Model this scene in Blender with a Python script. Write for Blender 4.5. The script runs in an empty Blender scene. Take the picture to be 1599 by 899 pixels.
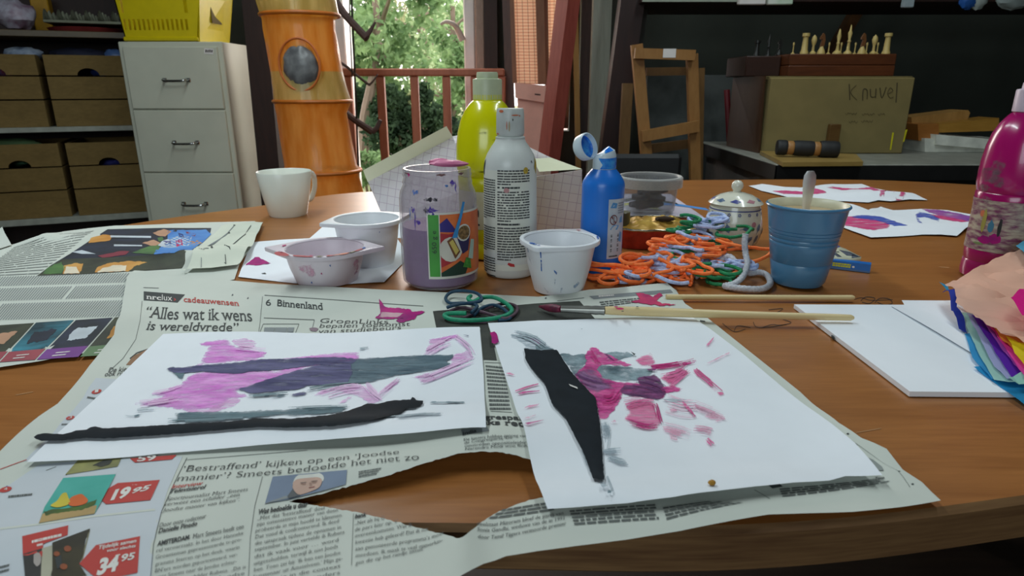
import bpy, math, random
import numpy as np
from mathutils import Vector, Matrix, noise
from mathutils.geometry import delaunay_2d_cdt
C = bpy.context.scene.collection
SC = bpy.context.scene
R = math.radians
PI = math.pi
# ---------------------------------------------------------------- camera, world, lights, exposure
TZ = 0.75                      # table top height
CZ = TZ + 0.225                # eye height
PITCH = R(17.5)
FPX = 1000.0                   # focal length in pixels of a 1599 wide frame
cd = bpy.data.cameras.new('camera'); cam = bpy.data.objects.new('camera', cd); C.objects.link(cam)
cam.location = (0, 0, CZ); cam.rotation_euler = (PI / 2 - PITCH, 0, 0)
cd.sensor_fit = 'HORIZONTAL'; cd.sensor_width = 36; cd.lens = 36 * FPX / 1599
cd.clip_start = 0.02; cd.clip_end = 200
cd.dof.use_dof = True; cd.dof.focus_distance = 0.66; cd.dof.aperture_fstop = 16
SC.camera = cam
SC.view_settings.view_transform = 'Standard'; SC.view_settings.look = 'None'
SC.view_settings.gamma = 1; SC.view_settings.use_curve_mapping = False
SC.view_settings.exposure = 0.15
SC.cycles.use_denoising = True
SC.cycles.max_bounces = 8; SC.cycles.transparent_max_bounces = 24; SC.cycles.caustics_reflective = False
W = bpy.data.worlds.new('world'); SC.world = W; W.use_nodes = True
bg = W.node_tree.nodes['Background']
bg.inputs[0].default_value = (1.0, 0.97, 0.97, 1); bg.inputs[1].default_value = 3.0

def area(name, loc, target, sx, sy, power, col):
    l = bpy.data.lights.new(name, 'AREA'); l.shape = 'RECTANGLE'; l.size = sx; l.size_y = sy
    l.energy = power; l.color = col
    o = bpy.data.objects.new(name, l); C.objects.link(o); o.location = loc
    d = Vector(target) - Vector(loc); o.rotation_euler = d.to_track_quat('-Z', 'Y').to_euler()
    return o
# fluorescent tubes hung over the table, two rows running away from the camera
for x, y, p in ((-0.75, 0.95, 11), (0.75, 0.95, 7), (-0.75, 2.0, 6), (0.75, 2.0, 3.5)):
    area('fluorescent_tube_light', (x, y, 2.25), (x, y + 0.001, 0), 0.10, 0.9, p, (0.86, 0.98, 1.0))
# daylight of the windows behind the photographer
area('rear_window_daylight', (-0.8, -2.3, 1.7), (0.0, 0.8, 0.8), 1.8, 1.3, 28, (0.82, 0.95, 1.0))
# daylight entering through the garden window
area('garden_window_daylight', (-0.52, 3.85, 1.75), (-0.1, 1.2, 0.9), 0.75, 1.2, 26, (1.0, 0.88, 0.80))

# ---------------------------------------------------------------- picture geometry -> places
def ray(px, py):
    x = (px - 799.5) / FPX; y = -(py - 449.5) / FPX
    return Vector((x, math.cos(PITCH) + y * math.sin(PITCH), -math.sin(PITCH) + y * math.cos(PITCH)))
def U(px, py, z=TZ):
    d = ray(px, py); t = (z - CZ) / d.z
    return Vector((t * d.x, t * d.y, z))
def A(px, py, Y):
    d = ray(px, py); t = Y / d.y
    return Vector((t * d.x, Y, CZ + t * d.z))
def AX(px, py, X):
    d = ray(px, py); t = X / d.x
    return Vector((X, t * d.y, CZ + t * d.z))
def dep(Y, z): return Y * math.cos(PITCH) + (CZ - z) * math.sin(PITCH)
def rad(w, Y, z): return w / 2 * dep(Y, z) / FPX
def S(px, py, zf):             # point of a lying sheet, zf = its height over the table
    z = 0.0
    for i in range(6):
        p = U(px, py, TZ + z); z = zf(p.x, p.y)
    return Vector((p.x, p.y, TZ + z))

# ---------------------------------------------------------------- materials
def lin(c):
    return tuple(((v / 255) / 12.92 if v <= 10 else (((v / 255) + .055) / 1.055) ** 2.4) for v in c)
def new_mat(name):
    m = bpy.data.materials.new(name); m.use_nodes = True
    nt = m.node_tree; b = nt.nodes['Principled BSDF']
    return m, nt, b
def N(nt, t, **kw):
    n = nt.nodes.new(t)
    for k, v in kw.items():
        if k in n.inputs: n.inputs[k].default_value = v
        else: setattr(n, k, v)
    return n
_mc = {}
def pm(name, c, rough=.55, var=.10, scale=25, metal=0, bump=0, spec=.5, stretch=(1, 1, 1), coat=0, c2=None, trans=0, emit=None):
    """plain material whose colour wanders a little with a noise texture"""
    if name in _mc: return _mc[name]
    m, nt, b = new_mat(name)
    tc = N(nt, 'ShaderNodeTexCoord'); mp = N(nt, 'ShaderNodeMapping'); mp.inputs['Scale'].default_value = stretch
    no = N(nt, 'ShaderNodeTexNoise', Scale=scale, Detail=4.0)
    nt.links.new(tc.outputs['Object'], mp.inputs[0]); nt.links.new(mp.outputs[0], no.inputs['Vector'])
    rp = N(nt, 'ShaderNodeValToRGB')
    l = lin(c); l2 = lin(c2) if c2 else tuple(max(0, v * (1 - var * 2.2)) for v in l)
    rp.color_ramp.elements[0].position = .35; rp.color_ramp.elements[1].position = .65
    rp.color_ramp.elements[0].color = (*l2, 1); rp.color_ramp.elements[1].color = (*l, 1)
    nt.links.new(no.outputs['Fac'], rp.inputs[0]); nt.links.new(rp.outputs[0], b.inputs['Base Color'])
    b.inputs['Roughness'].default_value = rough; b.inputs['Metallic'].default_value = metal
    b.inputs['Specular IOR Level'].default_value = spec
    b.inputs['Coat Weight'].default_value = coat
    b.inputs['Transmission Weight'].default_value = trans
    if bump:
        bp = N(nt, 'ShaderNodeBump', Strength=bump, Distance=.002)
        nt.links.new(no.outputs['Fac'], bp.inputs['Height']); nt.links.new(bp.outputs[0], b.inputs['Normal'])
    _mc[name] = m
    return m
def wood(name, c1, c2, sc=(2, 30, 30), rough=.4, spec=.4, bump=.05, fine=6):
    if name in _mc: return _mc[name]
    m, nt, b = new_mat(name)
    tc = N(nt, 'ShaderNodeTexCoord'); mp = N(nt, 'ShaderNodeMapping'); mp.inputs['Scale'].default_value = sc
    n1 = N(nt, 'ShaderNodeTexNoise', Scale=1.0, Detail=6.0, Roughness=.65)
    n2 = N(nt, 'ShaderNodeTexNoise', Scale=fine, Detail=3.0)
    nt.links.new(tc.outputs['Object'], mp.inputs[0])
    nt.links.new(mp.outputs[0], n1.inputs['Vector']); nt.links.new(mp.outputs[0], n2.inputs['Vector'])
    ad = N(nt, 'ShaderNodeMix'); ad.data_type = 'FLOAT'; ad.inputs[0].default_value = .4
    nt.links.new(n1.outputs['Fac'], ad.inputs[2]); nt.links.new(n2.outputs['Fac'], ad.inputs[3])
    rp = N(nt, 'ShaderNodeValToRGB'); rp.color_ramp.elements[0].position = .3; rp.color_ramp.elements[1].position = .7
    rp.color_ramp.elements[0].color = (*lin(c1), 1); rp.color_ramp.elements[1].color = (*lin(c2), 1)
    nt.links.new(ad.outputs[0], rp.inputs[0]); nt.links.new(rp.outputs[0], b.inputs['Base Color'])
    b.inputs['Roughness'].default_value = rough; b.inputs['Specular IOR Level'].default_value = spec
    bp = N(nt, 'ShaderNodeBump', Strength=bump, Distance=.001)
    nt.links.new(ad.outputs[0], bp.inputs['Height']); nt.links.new(bp.outputs[0], b.inputs['Normal'])
    _mc[name] = m
    return m
def wash(name, c, c2, dens=.75, scale=60, edge=.35, stretch=(1, 1, 1), rot=0):
    """watery pigment: transparent where the noise leaves the paper bare, soft at the rim of the stroke"""
    if name in _mc: return _mc[name]
    m, nt, b = new_mat(name)
    tc = N(nt, 'ShaderNodeTexCoord'); mp = N(nt, 'ShaderNodeMapping'); mp.inputs['Scale'].default_value = stretch
    mp.inputs['Rotation'].default_value = (0, 0, rot)
    no = N(nt, 'ShaderNodeTexNoise', Scale=scale, Detail=5.0, Roughness=.6)
    nt.links.new(tc.outputs['Object'], mp.inputs[0]); nt.links.new(mp.outputs[0], no.inputs['Vector'])
    rp = N(nt, 'ShaderNodeValToRGB'); rp.color_ramp.elements[0].position = .35; rp.color_ramp.elements[1].position = .68
    rp.color_ramp.elements[0].color = (*lin(c), 1); rp.color_ramp.elements[1].color = (*lin(c2), 1)
    nc = N(nt, 'ShaderNodeTexNoise', Scale=scale * .4, Detail=5.0, Roughness=.7); nt.links.new(mp.outputs[0], nc.inputs['Vector'])
    nt.links.new(nc.outputs['Fac'], rp.inputs[0]); nt.links.new(rp.outputs[0], b.inputs['Base Color'])
    b.inputs['Roughness'].default_value = .8; b.inputs['Specular IOR Level'].default_value = .15
    at = N(nt, 'ShaderNodeAttribute', attribute_name='ink')
    mr = N(nt, 'ShaderNodeMapRange'); mr.inputs[1].default_value = 0; mr.inputs[2].default_value = edge
    mr.inputs[3].default_value = dens - .62; mr.inputs[4].default_value = dens
    nt.links.new(at.outputs['Fac'], mr.inputs[0])
    a1 = N(nt, 'ShaderNodeMath', operation='MULTIPLY_ADD'); a1.inputs[1].default_value = 2.4
    nt.links.new(no.outputs['Fac'], a1.inputs[0])
    sb = N(nt, 'ShaderNodeMath', operation='SUBTRACT'); sb.inputs[1].default_value = 1.2
    nt.links.new(mr.outputs[0], sb.inputs[0]); nt.links.new(sb.outputs[0], a1.inputs[2])
    a1.use_clamp = True
    tr = N(nt, 'ShaderNodeBsdfTransparent'); mx = N(nt, 'ShaderNodeMixShader')
    nt.links.new(a1.outputs[0], mx.inputs[0]); nt.links.new(tr.outputs[0], mx.inputs[1]); nt.links.new(b.outputs[0], mx.inputs[2])
    nt.links.new(mx.outputs[0], nt.nodes['Material Output'].inputs[0])
    _mc[name] = m
    return m
def clear(name, c, fac, rough=.2, tint=(255, 255, 255), scale=40, amp=.25):
    """see-through plastic or dirty glass"""
    if name in _mc: return _mc[name]
    m, nt, b = new_mat(name)
    b.inputs['Base Color'].default_value = (*lin(c), 1); b.inputs['Roughness'].default_value = rough
    tr = N(nt, 'ShaderNodeBsdfTransparent'); tr.inputs[0].default_value = (*lin(tint), 1)
    no = N(nt, 'ShaderNodeTexNoise', Scale=scale, Detail=3.0)
    lw = N(nt, 'ShaderNodeLayerWeight', Blend=.5); fr = N(nt, 'ShaderNodeMath', operation='POWER'); fr.inputs[1].default_value = 5.0; nt.links.new(lw.outputs['Facing'], fr.inputs[0])
    ma = N(nt, 'ShaderNodeMath', operation='MULTIPLY_ADD'); ma.inputs[1].default_value = amp; ma.inputs[2].default_value = fac - amp / 2
    ad = N(nt, 'ShaderNodeMath', operation='ADD'); ad.use_clamp = True
    nt.links.new(no.outputs['Fac'], ma.inputs[0]); nt.links.new(ma.outputs[0], ad.inputs[0]); nt.links.new(fr.outputs[0], ad.inputs[1])
    mx = N(nt, 'ShaderNodeMixShader')
    nt.links.new(ad.outputs[0], mx.inputs[0]); nt.links.new(tr.outputs[0], mx.inputs[1]); nt.links.new(b.outputs[0], mx.inputs[2])
    nt.links.new(mx.outputs[0], nt.nodes['Material Output'].inputs[0])
    _mc[name] = m
    return m
def leafmat(name, c1, c2):
    if name in _mc: return _mc[name]
    m = pm(name, c2, rough=.7, scale=6, c2=c1, spec=.2)
    nt = m.node_tree; b = nt.nodes['Principled BSDF']; tl = N(nt, 'ShaderNodeBsdfTranslucent'); mx = N(nt, 'ShaderNodeMixShader')
    mx.inputs[0].default_value = .45
    rp = [n for n in nt.nodes if n.type == 'VALTORGB'][0]
    nt.links.new(rp.outputs[0], tl.inputs[0]); nt.links.new(b.outputs[0], mx.inputs[1]); nt.links.new(tl.outputs[0], mx.inputs[2])
    nt.links.new(mx.outputs[0], nt.nodes['Material Output'].inputs[0])
    return m

# ---------------------------------------------------------------- mesh builder
class MB:
    def __init__(s): s.V = []; s.F = []; s.M = []; s.A = []; s.mats = []
    def slot(s, m):
        if m not in s.mats: s.mats.append(m)
        return s.mats.index(m)
    def add(s, vs, fs, m, ink=None):
        o = len(s.V); s.V += [tuple(v) for v in vs]
        s.A += list(ink) if ink is not None else [1.0] * len(vs)
        k = s.slot(m)
        for f in fs: s.F.append(tuple(i + o for i in f)); s.M.append(k)
    def box(s, lo, hi, m, bev=0, rot=None):
        x0, y0, z0 = lo; x1, y1, z1 = hi
        if bev <= 0:
            v = [Vector(p) for p in ((x0, y0, z0), (x1, y0, z0), (x1, y1, z0), (x0, y1, z0), (x0, y0, z1), (x1, y0, z1), (x1, y1, z1), (x0, y1, z1))]
            f = [(3, 2, 1, 0), (4, 5, 6, 7), (0, 1, 5, 4), (1, 2, 6, 5), (2, 3, 7, 6), (3, 0, 4, 7)]
        else:
            b = min(bev, abs(x1 - x0) * .45, abs(y1 - y0) * .45, abs(z1 - z0) * .45)
            v = []; 
            for sx, xa in ((1, x0), (-1, x1)):
                for sy, ya in ((1, y0), (-1, y1)):
                    for sz, za in ((1, z0), (-1, z1)):
                        v += [Vector((xa, ya + sy * b, za + sz * b)), Vector((xa + sx * b, ya, za + sz * b)), Vector((xa + sx * b, ya + sy * b, za))]
            f = []
            idx = lambda i, j, k, a: (i * 4 + j * 2 + k) * 3 + a
            for i in (0, 1): f.append([idx(i, 0, 0, 0), idx(i, 1, 0, 0), idx(i, 1, 1, 0), idx(i, 0, 1, 0)])
            for j in (0, 1): f.append([idx(0, j, 0, 1), idx(1, j, 0, 1), idx(1, j, 1, 1), idx(0, j, 1, 1)])
            for k in (0, 1): f.append([idx(0, 0, k, 2), idx(1, 0, k, 2), idx(1, 1, k, 2), idx(0, 1, k, 2)])
            for i in (0, 1):
                for j in (0, 1): f.append([idx(i, j, 0, 0), idx(i, j, 1, 0), idx(i, j, 1, 1), idx(i, j, 0, 1)])
                for k in (0, 1): f.append([idx(i, 0, k, 0), idx(i, 1, k, 0), idx(i, 1, k, 2), idx(i, 0, k, 2)])
            for j in (0, 1):
                for k in (0, 1): f.append([idx(0, j, k, 1), idx(1, j, k, 1), idx(1, j, k, 2), idx(0, j, k, 2)])
            for i in (0, 1):
                for j in (0, 1):
                    for k in (0, 1): f.append([idx(i, j, k, 0), idx(i, j, k, 1), idx(i, j, k, 2)])
        if rot is not None: v = [rot @ p for p in v]
        s.add(v, f, m)
    def lathe(s, prof, c, m, seg=48, mat=None, a0=0, a1=2 * PI, loop=False, fr=None):
        n = len(prof); full = abs(a1 - a0 - 2 * PI) < 1e-6
        k = seg if full else seg + 1; vs = []; fs = []
        for i in range(k):
            a = a0 + (a1 - a0) * i / seg
            for r, z in prof:
                q = r * (fr(a) if fr else 1)
                p = Vector((q * math.sin(a), -q * math.cos(a), z))
                if mat is not None: p = mat @ p
                vs.append(p + Vector(c))
        for i in range(seg):
            i2 = (i + 1) % k
            for j in range(n if loop else n - 1):
                j2 = (j + 1) % n
                fs.append((i * n + j, i2 * n + j, i2 * n + j2, i * n + j2))
        s.add(vs, fs, m)
    def tube(s, pts, rr, m, seg=8, closed=False, flat=1.0):
        pts = [Vector(p) for p in pts]; n = len(pts)
        if not hasattr(rr, '__len__'): rr = [rr] * n
        vs = []; fs = []; up = None
        for i, p in enumerate(pts):
            a = pts[(i - 1) % n] if closed or i > 0 else p; b = pts[(i + 1) % n] if closed or i < n - 1 else p
            t = (b - a).normalized() if (b - a).length > 1e-9 else Vector((1, 0, 0))
            if up is None: up = t.orthogonal().normalized() if abs(t.z) > .95 else Vector((0, 0, 1))
            x = t.cross(up)
            if x.length < 1e-6: x = t.orthogonal()
            x.normalize(); y = x.cross(t).normalized(); up = y
            for k in range(seg):
                an = 2 * PI * k / seg
                vs.append(p + x * math.cos(an) * rr[i] + y * math.sin(an) * rr[i] * flat)
        for i in range(n if closed else n - 1):
            i2 = (i + 1) % n
            for k in range(seg):
                k2 = (k + 1) % seg
                fs.append((i * seg + k, i * seg + k2, i2 * seg + k2, i2 * seg + k))
        if not closed:
            fs.append(tuple(range(seg))[::-1]); fs.append(tuple((n - 1) * seg + k for k in range(seg)))
        s.add(vs, fs, m)
    def prism(s, poly, d, m):
        """polygon of 3-D points pushed along the vector d"""
        n = len(poly); d = Vector(d); poly = [Vector(p) for p in poly]
        s.add(poly + [p + d for p in poly], [tuple(range(n))[::-1], tuple(range(n, 2 * n))] + [(i, (i + 1) % n, n + (i + 1) % n, n + i) for i in range(n)], m)
    def quad(s, a, b, c, d, m): s.add([a, b, c, d], [(0, 1, 2, 3)], m)
    def grid(s, f, nu, nv, m, wrapu=False):
        vs = [f(i / nu, j / nv) for i in range(nu + (0 if wrapu else 1)) for j in range(nv + 1)]
        fs = []; w = nv + 1; k = nu if wrapu else nu + 1
        for i in range(nu):
            for j in range(nv):
                i2 = (i + 1) % k; fs.append((i * w + j, i2 * w + j, i2 * w + j + 1, i * w + j + 1))
        s.add(vs, fs, m)
    def build(s, name, parent=None, smooth=40, loc=None):
        me = bpy.data.meshes.new(name)
        org = Vector(loc) if loc is not None else None
        vs = s.V if org is None else [tuple(Vector(v) - org) for v in s.V]
        me.from_pydata(vs, [], s.F)
        for m in s.mats: me.materials.append(m)
        me.polygons.foreach_set('material_index', s.M)
        at = me.attributes.new('ink', 'FLOAT', 'POINT'); at.data.foreach_set('value', s.A)
        me.update()
        if smooth:
            me.polygons.foreach_set('use_smooth', [True] * len(me.polygons))
            try: me.set_sharp_from_angle(angle=R(smooth))
            except Exception: pass
        o = bpy.data.objects.new(name, me); C.objects.link(o)
        if parent is not None:
            o.parent = parent
            if org is None: o.matrix_parent_inverse = Matrix.LocRotScale(parent.location, parent.rotation_euler, None).inverted()
            else: o.location = org
        elif org is not None: o.location = org
        return o
def tag(o, label, cat, group=None, kind=None):
    o['label'] = label; o['category'] = cat
    if group: o['group'] = group
    if kind: o['kind'] = kind
    return o
def thing(name, loc, label, cat, group=None, rz=0):
    o = bpy.data.objects.new(name, None); C.objects.link(o); o.location = loc; o.rotation_euler = (0, 0, rz)
    o.empty_display_size = .05
    return tag(o, label, cat, group)
def structure(o, label=None):
    o['kind'] = 'structure'
    if label: o['label'] = label
    return o
def rng(seed): return random.Random(seed)
# ---------------------------------------------------------------- outlines, sheets, decals
def inside(px, py, poly):
    x, y = poly[:, 0], poly[:, 1]; x2, y2 = np.roll(x, -1), np.roll(y, -1)
    r = np.zeros(len(px), bool)
    for a, b, c, d in zip(x, y, x2, y2):
        if b == d: continue
        k = ((b > py) != (d > py)) & (px < (c - a) * (py - b) / (d - b) + a)
        r ^= k
    return r
def resample(poly, step, closed=True):
    out = []; n = len(poly)
    for i in range(n if closed else n - 1):
        a = Vector(poly[i]); b = Vector(poly[(i + 1) % n]); k = max(1, int((b - a).length / step))
        out += [a.lerp(b, j / k) for j in range(k)]
    if not closed: out.append(Vector(poly[-1]))
    return out
def smooth_closed(poly, k=8):
    out = []; n = len(poly)
    P = [Vector(p) for p in poly]
    for i in range(n):
        p0, p1, p2, p3 = P[i - 1], P[i], P[(i + 1) % n], P[(i + 2) % n]
        for j in range(k):
            t = j / k
            out.append(.5 * ((2 * p1) + (p2 - p0) * t + (2 * p0 - 5 * p1 + 4 * p2 - p3) * t * t + (3 * p1 - p0 - 3 * p2 + p3) * t ** 3))
    return out
def spline(pts, k=8):
    P = [Vector(p) for p in pts]; out = []
    for i in range(len(P) - 1):
        p0 = P[max(i - 1, 0)]; p1 = P[i]; p2 = P[i + 1]; p3 = P[min(i + 2, len(P) - 1)]
        for j in range(k):
            t = j / k
            out.append(.5 * ((2 * p1) + (p2 - p0) * t + (2 * p0 - 5 * p1 + 4 * p2 - p3) * t * t + (3 * p1 - p0 - 3 * p2 + p3) * t ** 3))
    out.append(P[-1]); return out
def jag(poly, amp, seed, step=2.5, fr=.13):
    """ragged edge for torn or brushed outlines (pixels of the photograph)"""
    pts = resample(poly, step); n = len(pts); out = []
    for i, p in enumerate(pts):
        t = pts[(i + 1) % n] - pts[i - 1]; t = Vector((t[1], -t[0]))
        if t.length: t.normalize()
        q = Vector((p[0] * fr, p[1] * fr * 2, seed * 7.3))
        d = noise.noise(q) + .6 * noise.noise(q * 2.7) + .4 * noise.noise(q * 6.1)
        out.append((p[0] + t[0] * d * amp, p[1] + t[1] * d * amp))
    return out
def tri_region(world_poly, step, holes=(), jitter=.0):
    """triangulated region (2-D) with interior points; gives verts, faces, distance to the rim"""
    loops = [world_poly] + list(holes); vs = []; es = []
    for lp in loops:
        o = len(vs); n = len(lp); vs += [(p[0], p[1]) for p in lp]; es += [(o + i, o + (i + 1) % n) for i in range(n)]
    P = np.array(world_poly)[:, :2]; nb = len(vs)
    x0, y0 = P.min(0); x1, y1 = P.max(0)
    gx, gy = np.meshgrid(np.arange(x0 + step / 2, x1, step), np.arange(y0 + step / 2, y1, step)); gx = gx.ravel(); gy = gy.ravel()
    if len(gx):
        ok = inside(gx, gy, P)
        for h in holes: ok &= ~inside(gx, gy, np.array(h)[:, :2])
        gx, gy = gx[ok], gy[ok]
    B = np.array(vs)
    def rim(qx, qy):
        d = np.full(len(qx), 1e9)
        for lp in loops:
            L = np.array(lp)[:, :2]; L2 = np.roll(L, -1, 0)
            for a, b in zip(L, L2):
                e = b - a; l2 = (e * e).sum() + 1e-18
                t = np.clip(((qx - a[0]) * e[0] + (qy - a[1]) * e[1]) / l2, 0, 1)
                d = np.minimum(d, np.hypot(qx - a[0] - t * e[0], qy - a[1] - t * e[1]))
        return d
    if len(gx):
        d = rim(gx, gy); k = d > step * .35; gx, gy = gx[k], gy[k]
        vs += list(zip(gx.tolist(), gy.tolist()))
    res = delaunay_2d_cdt([Vector(v) for v in vs], es, [], 0, 1e-7)
    ov, of = res[0], res[2]
    V = np.array([(v.x, v.y) for v in ov])
    cen = np.array([V[list(f)].mean(0) for f in of])
    ok = inside(cen[:, 0], cen[:, 1], P)
    for h in holes: ok &= ~inside(cen[:, 0], cen[:, 1], np.array(h)[:, :2])
    F = [tuple(f) for f, k in zip(of, ok) if k]
    D = rim(V[:, 0], V[:, 1])
    return V, F, D
def sheet(mb, poly_px, zf, m, holes=(), step=.012, edge=.012):
    """paper lying with the height zf over the table; outline given in picture pixels"""
    w = [S(p[0], p[1], zf) for p in poly_px]
    w = resample([(p.x, p.y) for p in w], edge)
    hs = [resample([tuple(S(p[0], p[1], zf).xy) for p in h], edge) for h in holes]
    V, F, D = tri_region([tuple(p) for p in w], step, [[tuple(p) for p in h] for h in hs])
    mb.add([(x, y, TZ + zf(x, y)) for x, y in V], F, m)
def decal(mb, poly_px, zf, off, m, step=.006):
    w = [S(p[0], p[1], zf) for p in poly_px]; w = [(p.x, p.y) for p in w]
    try: V, F, D = tri_region(w, step)
    except Exception: return
    ref = min(.006, max(.8 * D.max(), 1e-5)); ink = np.minimum(D / ref, 1.0) if D.max() > .0008 else np.full(len(V), .8)
    mb.add([(x, y, TZ + zf(x, y) + off) for x, y in V], F, m, ink=ink.tolist())
_tc = {}
def glyphs(text, bold=0, shear=0, serif=0, res=3):
    key = (text, bold, shear, serif, res)
    if key in _tc: return _tc[key]
    cu = bpy.data.curves.new('t', 'FONT'); cu.body = text; cu.size = 1; cu.offset = bold; cu.shear = 0; cu.resolution_u = res
    cu.fill_mode = 'FRONT'
    o = bpy.data.objects.new('t', cu); me = bpy.data.meshes.new_from_object(o)
    V = [(v.co.x, v.co.y) for v in me.vertices]; F = [tuple(p.vertices) for p in me.polygons]
    if serif and V:
        cnt = {}
        for f in F:
            for i in range(len(f)):
                e = tuple(sorted((f[i], f[(i + 1) % len(f)]))); cnt[e] = cnt.get(e, 0) + 1
        for (a, b), c in cnt.items():
            if c == 1:
                (xa, ya), (xb, yb) = V[a], V[b]
                if abs(ya - yb) < .004 and .045 < abs(xa - xb) < .17 and (abs(ya) < .03 or ya > .45):
                    x0, x1 = min(xa, xb) - serif, max(xa, xb) + serif; t = .045 if ya < .03 else -.045
                    k = len(V); V += [(x0, ya), (x1, ya), (x1, ya + t), (x0, ya + t)]; F.append((k, k + 1, k + 2, k + 3))
    if shear: V = [(x + y * shear, y) for x, y in V]
    bpy.data.objects.remove(o); bpy.data.curves.remove(cu); bpy.data.meshes.remove(me)
    if V:
        xs = [v[0] for v in V]; x0, x1 = min(xs), max(xs)
        V = [((x - x0) / (x1 - x0), y / .72) for x, y in V]
    _tc[key] = (V, F); return V, F
def text_map(mb, text, f, m, **kw):
    V, F = glyphs(text, **kw)
    if V: mb.add([f(u, v) for u, v in V], F, m)
def text_px(mb, text, bl, br, tl, zf, off, m, **kw):
    a, b, c = S(*bl, zf), S(*br, zf), S(*tl, zf)
    def f(u, v):
        q = a + (b - a) * u + (c - a) * v
        return Vector((q.x, q.y, TZ + zf(q.x, q.y) + off))
    text_map(mb, text, f, m, **kw)
def bars_map(mb, f, rows, seed, m, fill=.5, w0=.05, w1=.16, last=1.0):
    """rows of illegible small print, as unequal word strokes, over the unit square"""
    r = rng(seed)
    for k in range(rows):
        u = 0.0; v0 = 1 - (k + 1) / rows; v1 = v0 + fill / rows; end = last if k == rows - 1 else 1.0
        while u < end - .02:
            w = min(r.uniform(w0, w1), end - u); mb.quad(f(u, v0), f(u + w, v0), f(u + w, v1), f(u, v1), m); u += w + .016
def bars_px(mb, tl, tr, br, bl, rows, zf, off, m, seed=1, **kw):
    p = [S(*q, zf) for q in (tl, tr, br, bl)]
    def f(u, v):
        q = (p[3] * (1 - u) + p[2] * u) * (1 - v) + (p[0] * (1 - u) + p[1] * u) * v
        return Vector((q.x, q.y, TZ + zf(q.x, q.y) + off))
    bars_map(mb, f, rows, seed, m, **kw)
def line_px(mb, pts, wpx, zf, off, m):
    P = resample(pts, 8, closed=False)
    for a, b in zip(P, P[1:]):
        t = (b - a); nrm = Vector((-t[1], t[0])); nrm.normalize(); nrm *= wpx / 2
        q = []
        for c in (a - nrm, b - nrm, b + nrm, a + nrm):
            s_ = S(c[0], c[1], zf); q.append((s_.x, s_.y, s_.z + off))
        mb.quad(*q, m)
class Vessel:
    """upright round thing: stands at the pixel of its front foot, sized by its silhouette in the picture"""
    def __init__(s, px, py, wpx, z0=0.0):
        p = U(px, py, TZ + z0); r = rad(wpx, p.y, TZ)
        s.Y = p.y + r; s.X = p.x * (s.Y / p.y); s.z0 = z0
        s.c = Vector((s.X, s.Y, TZ + z0)); s.a0 = math.atan2(-s.X, s.Y)
    def z(s, py): return A(800, py, s.Y).z - TZ - s.z0
    def r(s, w, z): return rad(w, s.Y, TZ + s.z0 + z)
    def prof(s, pts): return [(s.r(w, s.z(py)), s.z(py)) for py, w in pts]
    def P(s, a, r, z): return s.c + Vector((r * math.sin(s.a0 + a), -r * math.cos(s.a0 + a), z))
def interp(prof, z):
    for (r0, z0), (r1, z1) in zip(prof, prof[1:]):
        if min(z0, z1) <= z <= max(z0, z1) and z0 != z1: return r0 + (r1 - r0) * (z - z0) / (z1 - z0)
    return prof[-1][0]
# ================================================================ THE SETTING
M_floor = wood('floor_boards', (38, 30, 24), (62, 50, 40), sc=(1, 9, 9), rough=.6)
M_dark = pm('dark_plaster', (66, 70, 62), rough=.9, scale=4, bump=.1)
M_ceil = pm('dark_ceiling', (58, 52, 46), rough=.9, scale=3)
M_wallw = pm('grey_wall', (96, 92, 86), rough=.9, scale=3)  # one even grey for the left and front walls
M_white = pm('white_paint', (232, 226, 222), rough=.5, var=.03)
YB = 3.45
b = MB(); b.box((-3.2, -2.7, -.1), (3.2, 3.55, 0), M_floor); structure(b.build('floor', smooth=0))
b = MB(); b.box((-3.2, -2.7, 2.6), (3.2, 3.55, 2.7), M_ceil); structure(b.build('ceiling', smooth=0))
b = MB(); b.box((-3.2, -2.7, 0), (-3.1, 3.55, 2.6), M_wallw); structure(b.build('wall_left', smooth=0))
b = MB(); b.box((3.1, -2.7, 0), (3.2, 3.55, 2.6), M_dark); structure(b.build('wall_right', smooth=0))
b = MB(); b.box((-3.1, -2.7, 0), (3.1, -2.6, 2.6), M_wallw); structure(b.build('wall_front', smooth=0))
WX0, WX1 = A(524, 60, YB).x, A(742, 60, YB).x
b = MB()
V0, V1 = A(801, 60, YB).x, A(892, 60, YB).x   # second window, behind the bamboo blinds
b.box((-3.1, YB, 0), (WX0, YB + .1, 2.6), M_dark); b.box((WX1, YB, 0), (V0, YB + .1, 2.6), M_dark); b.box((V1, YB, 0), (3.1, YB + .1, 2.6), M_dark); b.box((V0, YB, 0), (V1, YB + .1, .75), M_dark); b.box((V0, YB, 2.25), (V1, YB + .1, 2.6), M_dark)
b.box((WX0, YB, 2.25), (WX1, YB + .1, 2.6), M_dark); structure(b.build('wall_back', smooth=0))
# window / garden door frame
b = MB(); fw = .055
b.box((WX0, YB - .03, .02), (WX0 + fw, YB + .12, 2.25), M_white, .006); b.box((WX1 - fw, YB - .03, .02), (WX1, YB + .12, 2.25), M_white, .006)
b.box((WX0, YB - .03, 2.2), (WX1, YB + .12, 2.26), M_white, .006); b.box((WX0, YB - .03, 0), (WX1, YB + .14, .06), M_white, .006)
structure(b.build('window_1'))
x2 = A(757, 60, YB - .02).x
b = MB(); b.box((WX1 + .002, YB - .05, 0), (x2, YB - .002, 2.55), pm('bare_trim', (176, 148, 132), rough=.6, stretch=(8, 8, 1)), .006); structure(b.build('trim_1'))
b = MB(); b.box((WX0 - .035, YB - .04, 0), (WX0 - .002, YB - .002, 2.55), M_white, .006); structure(b.build('trim_2'))

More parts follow.
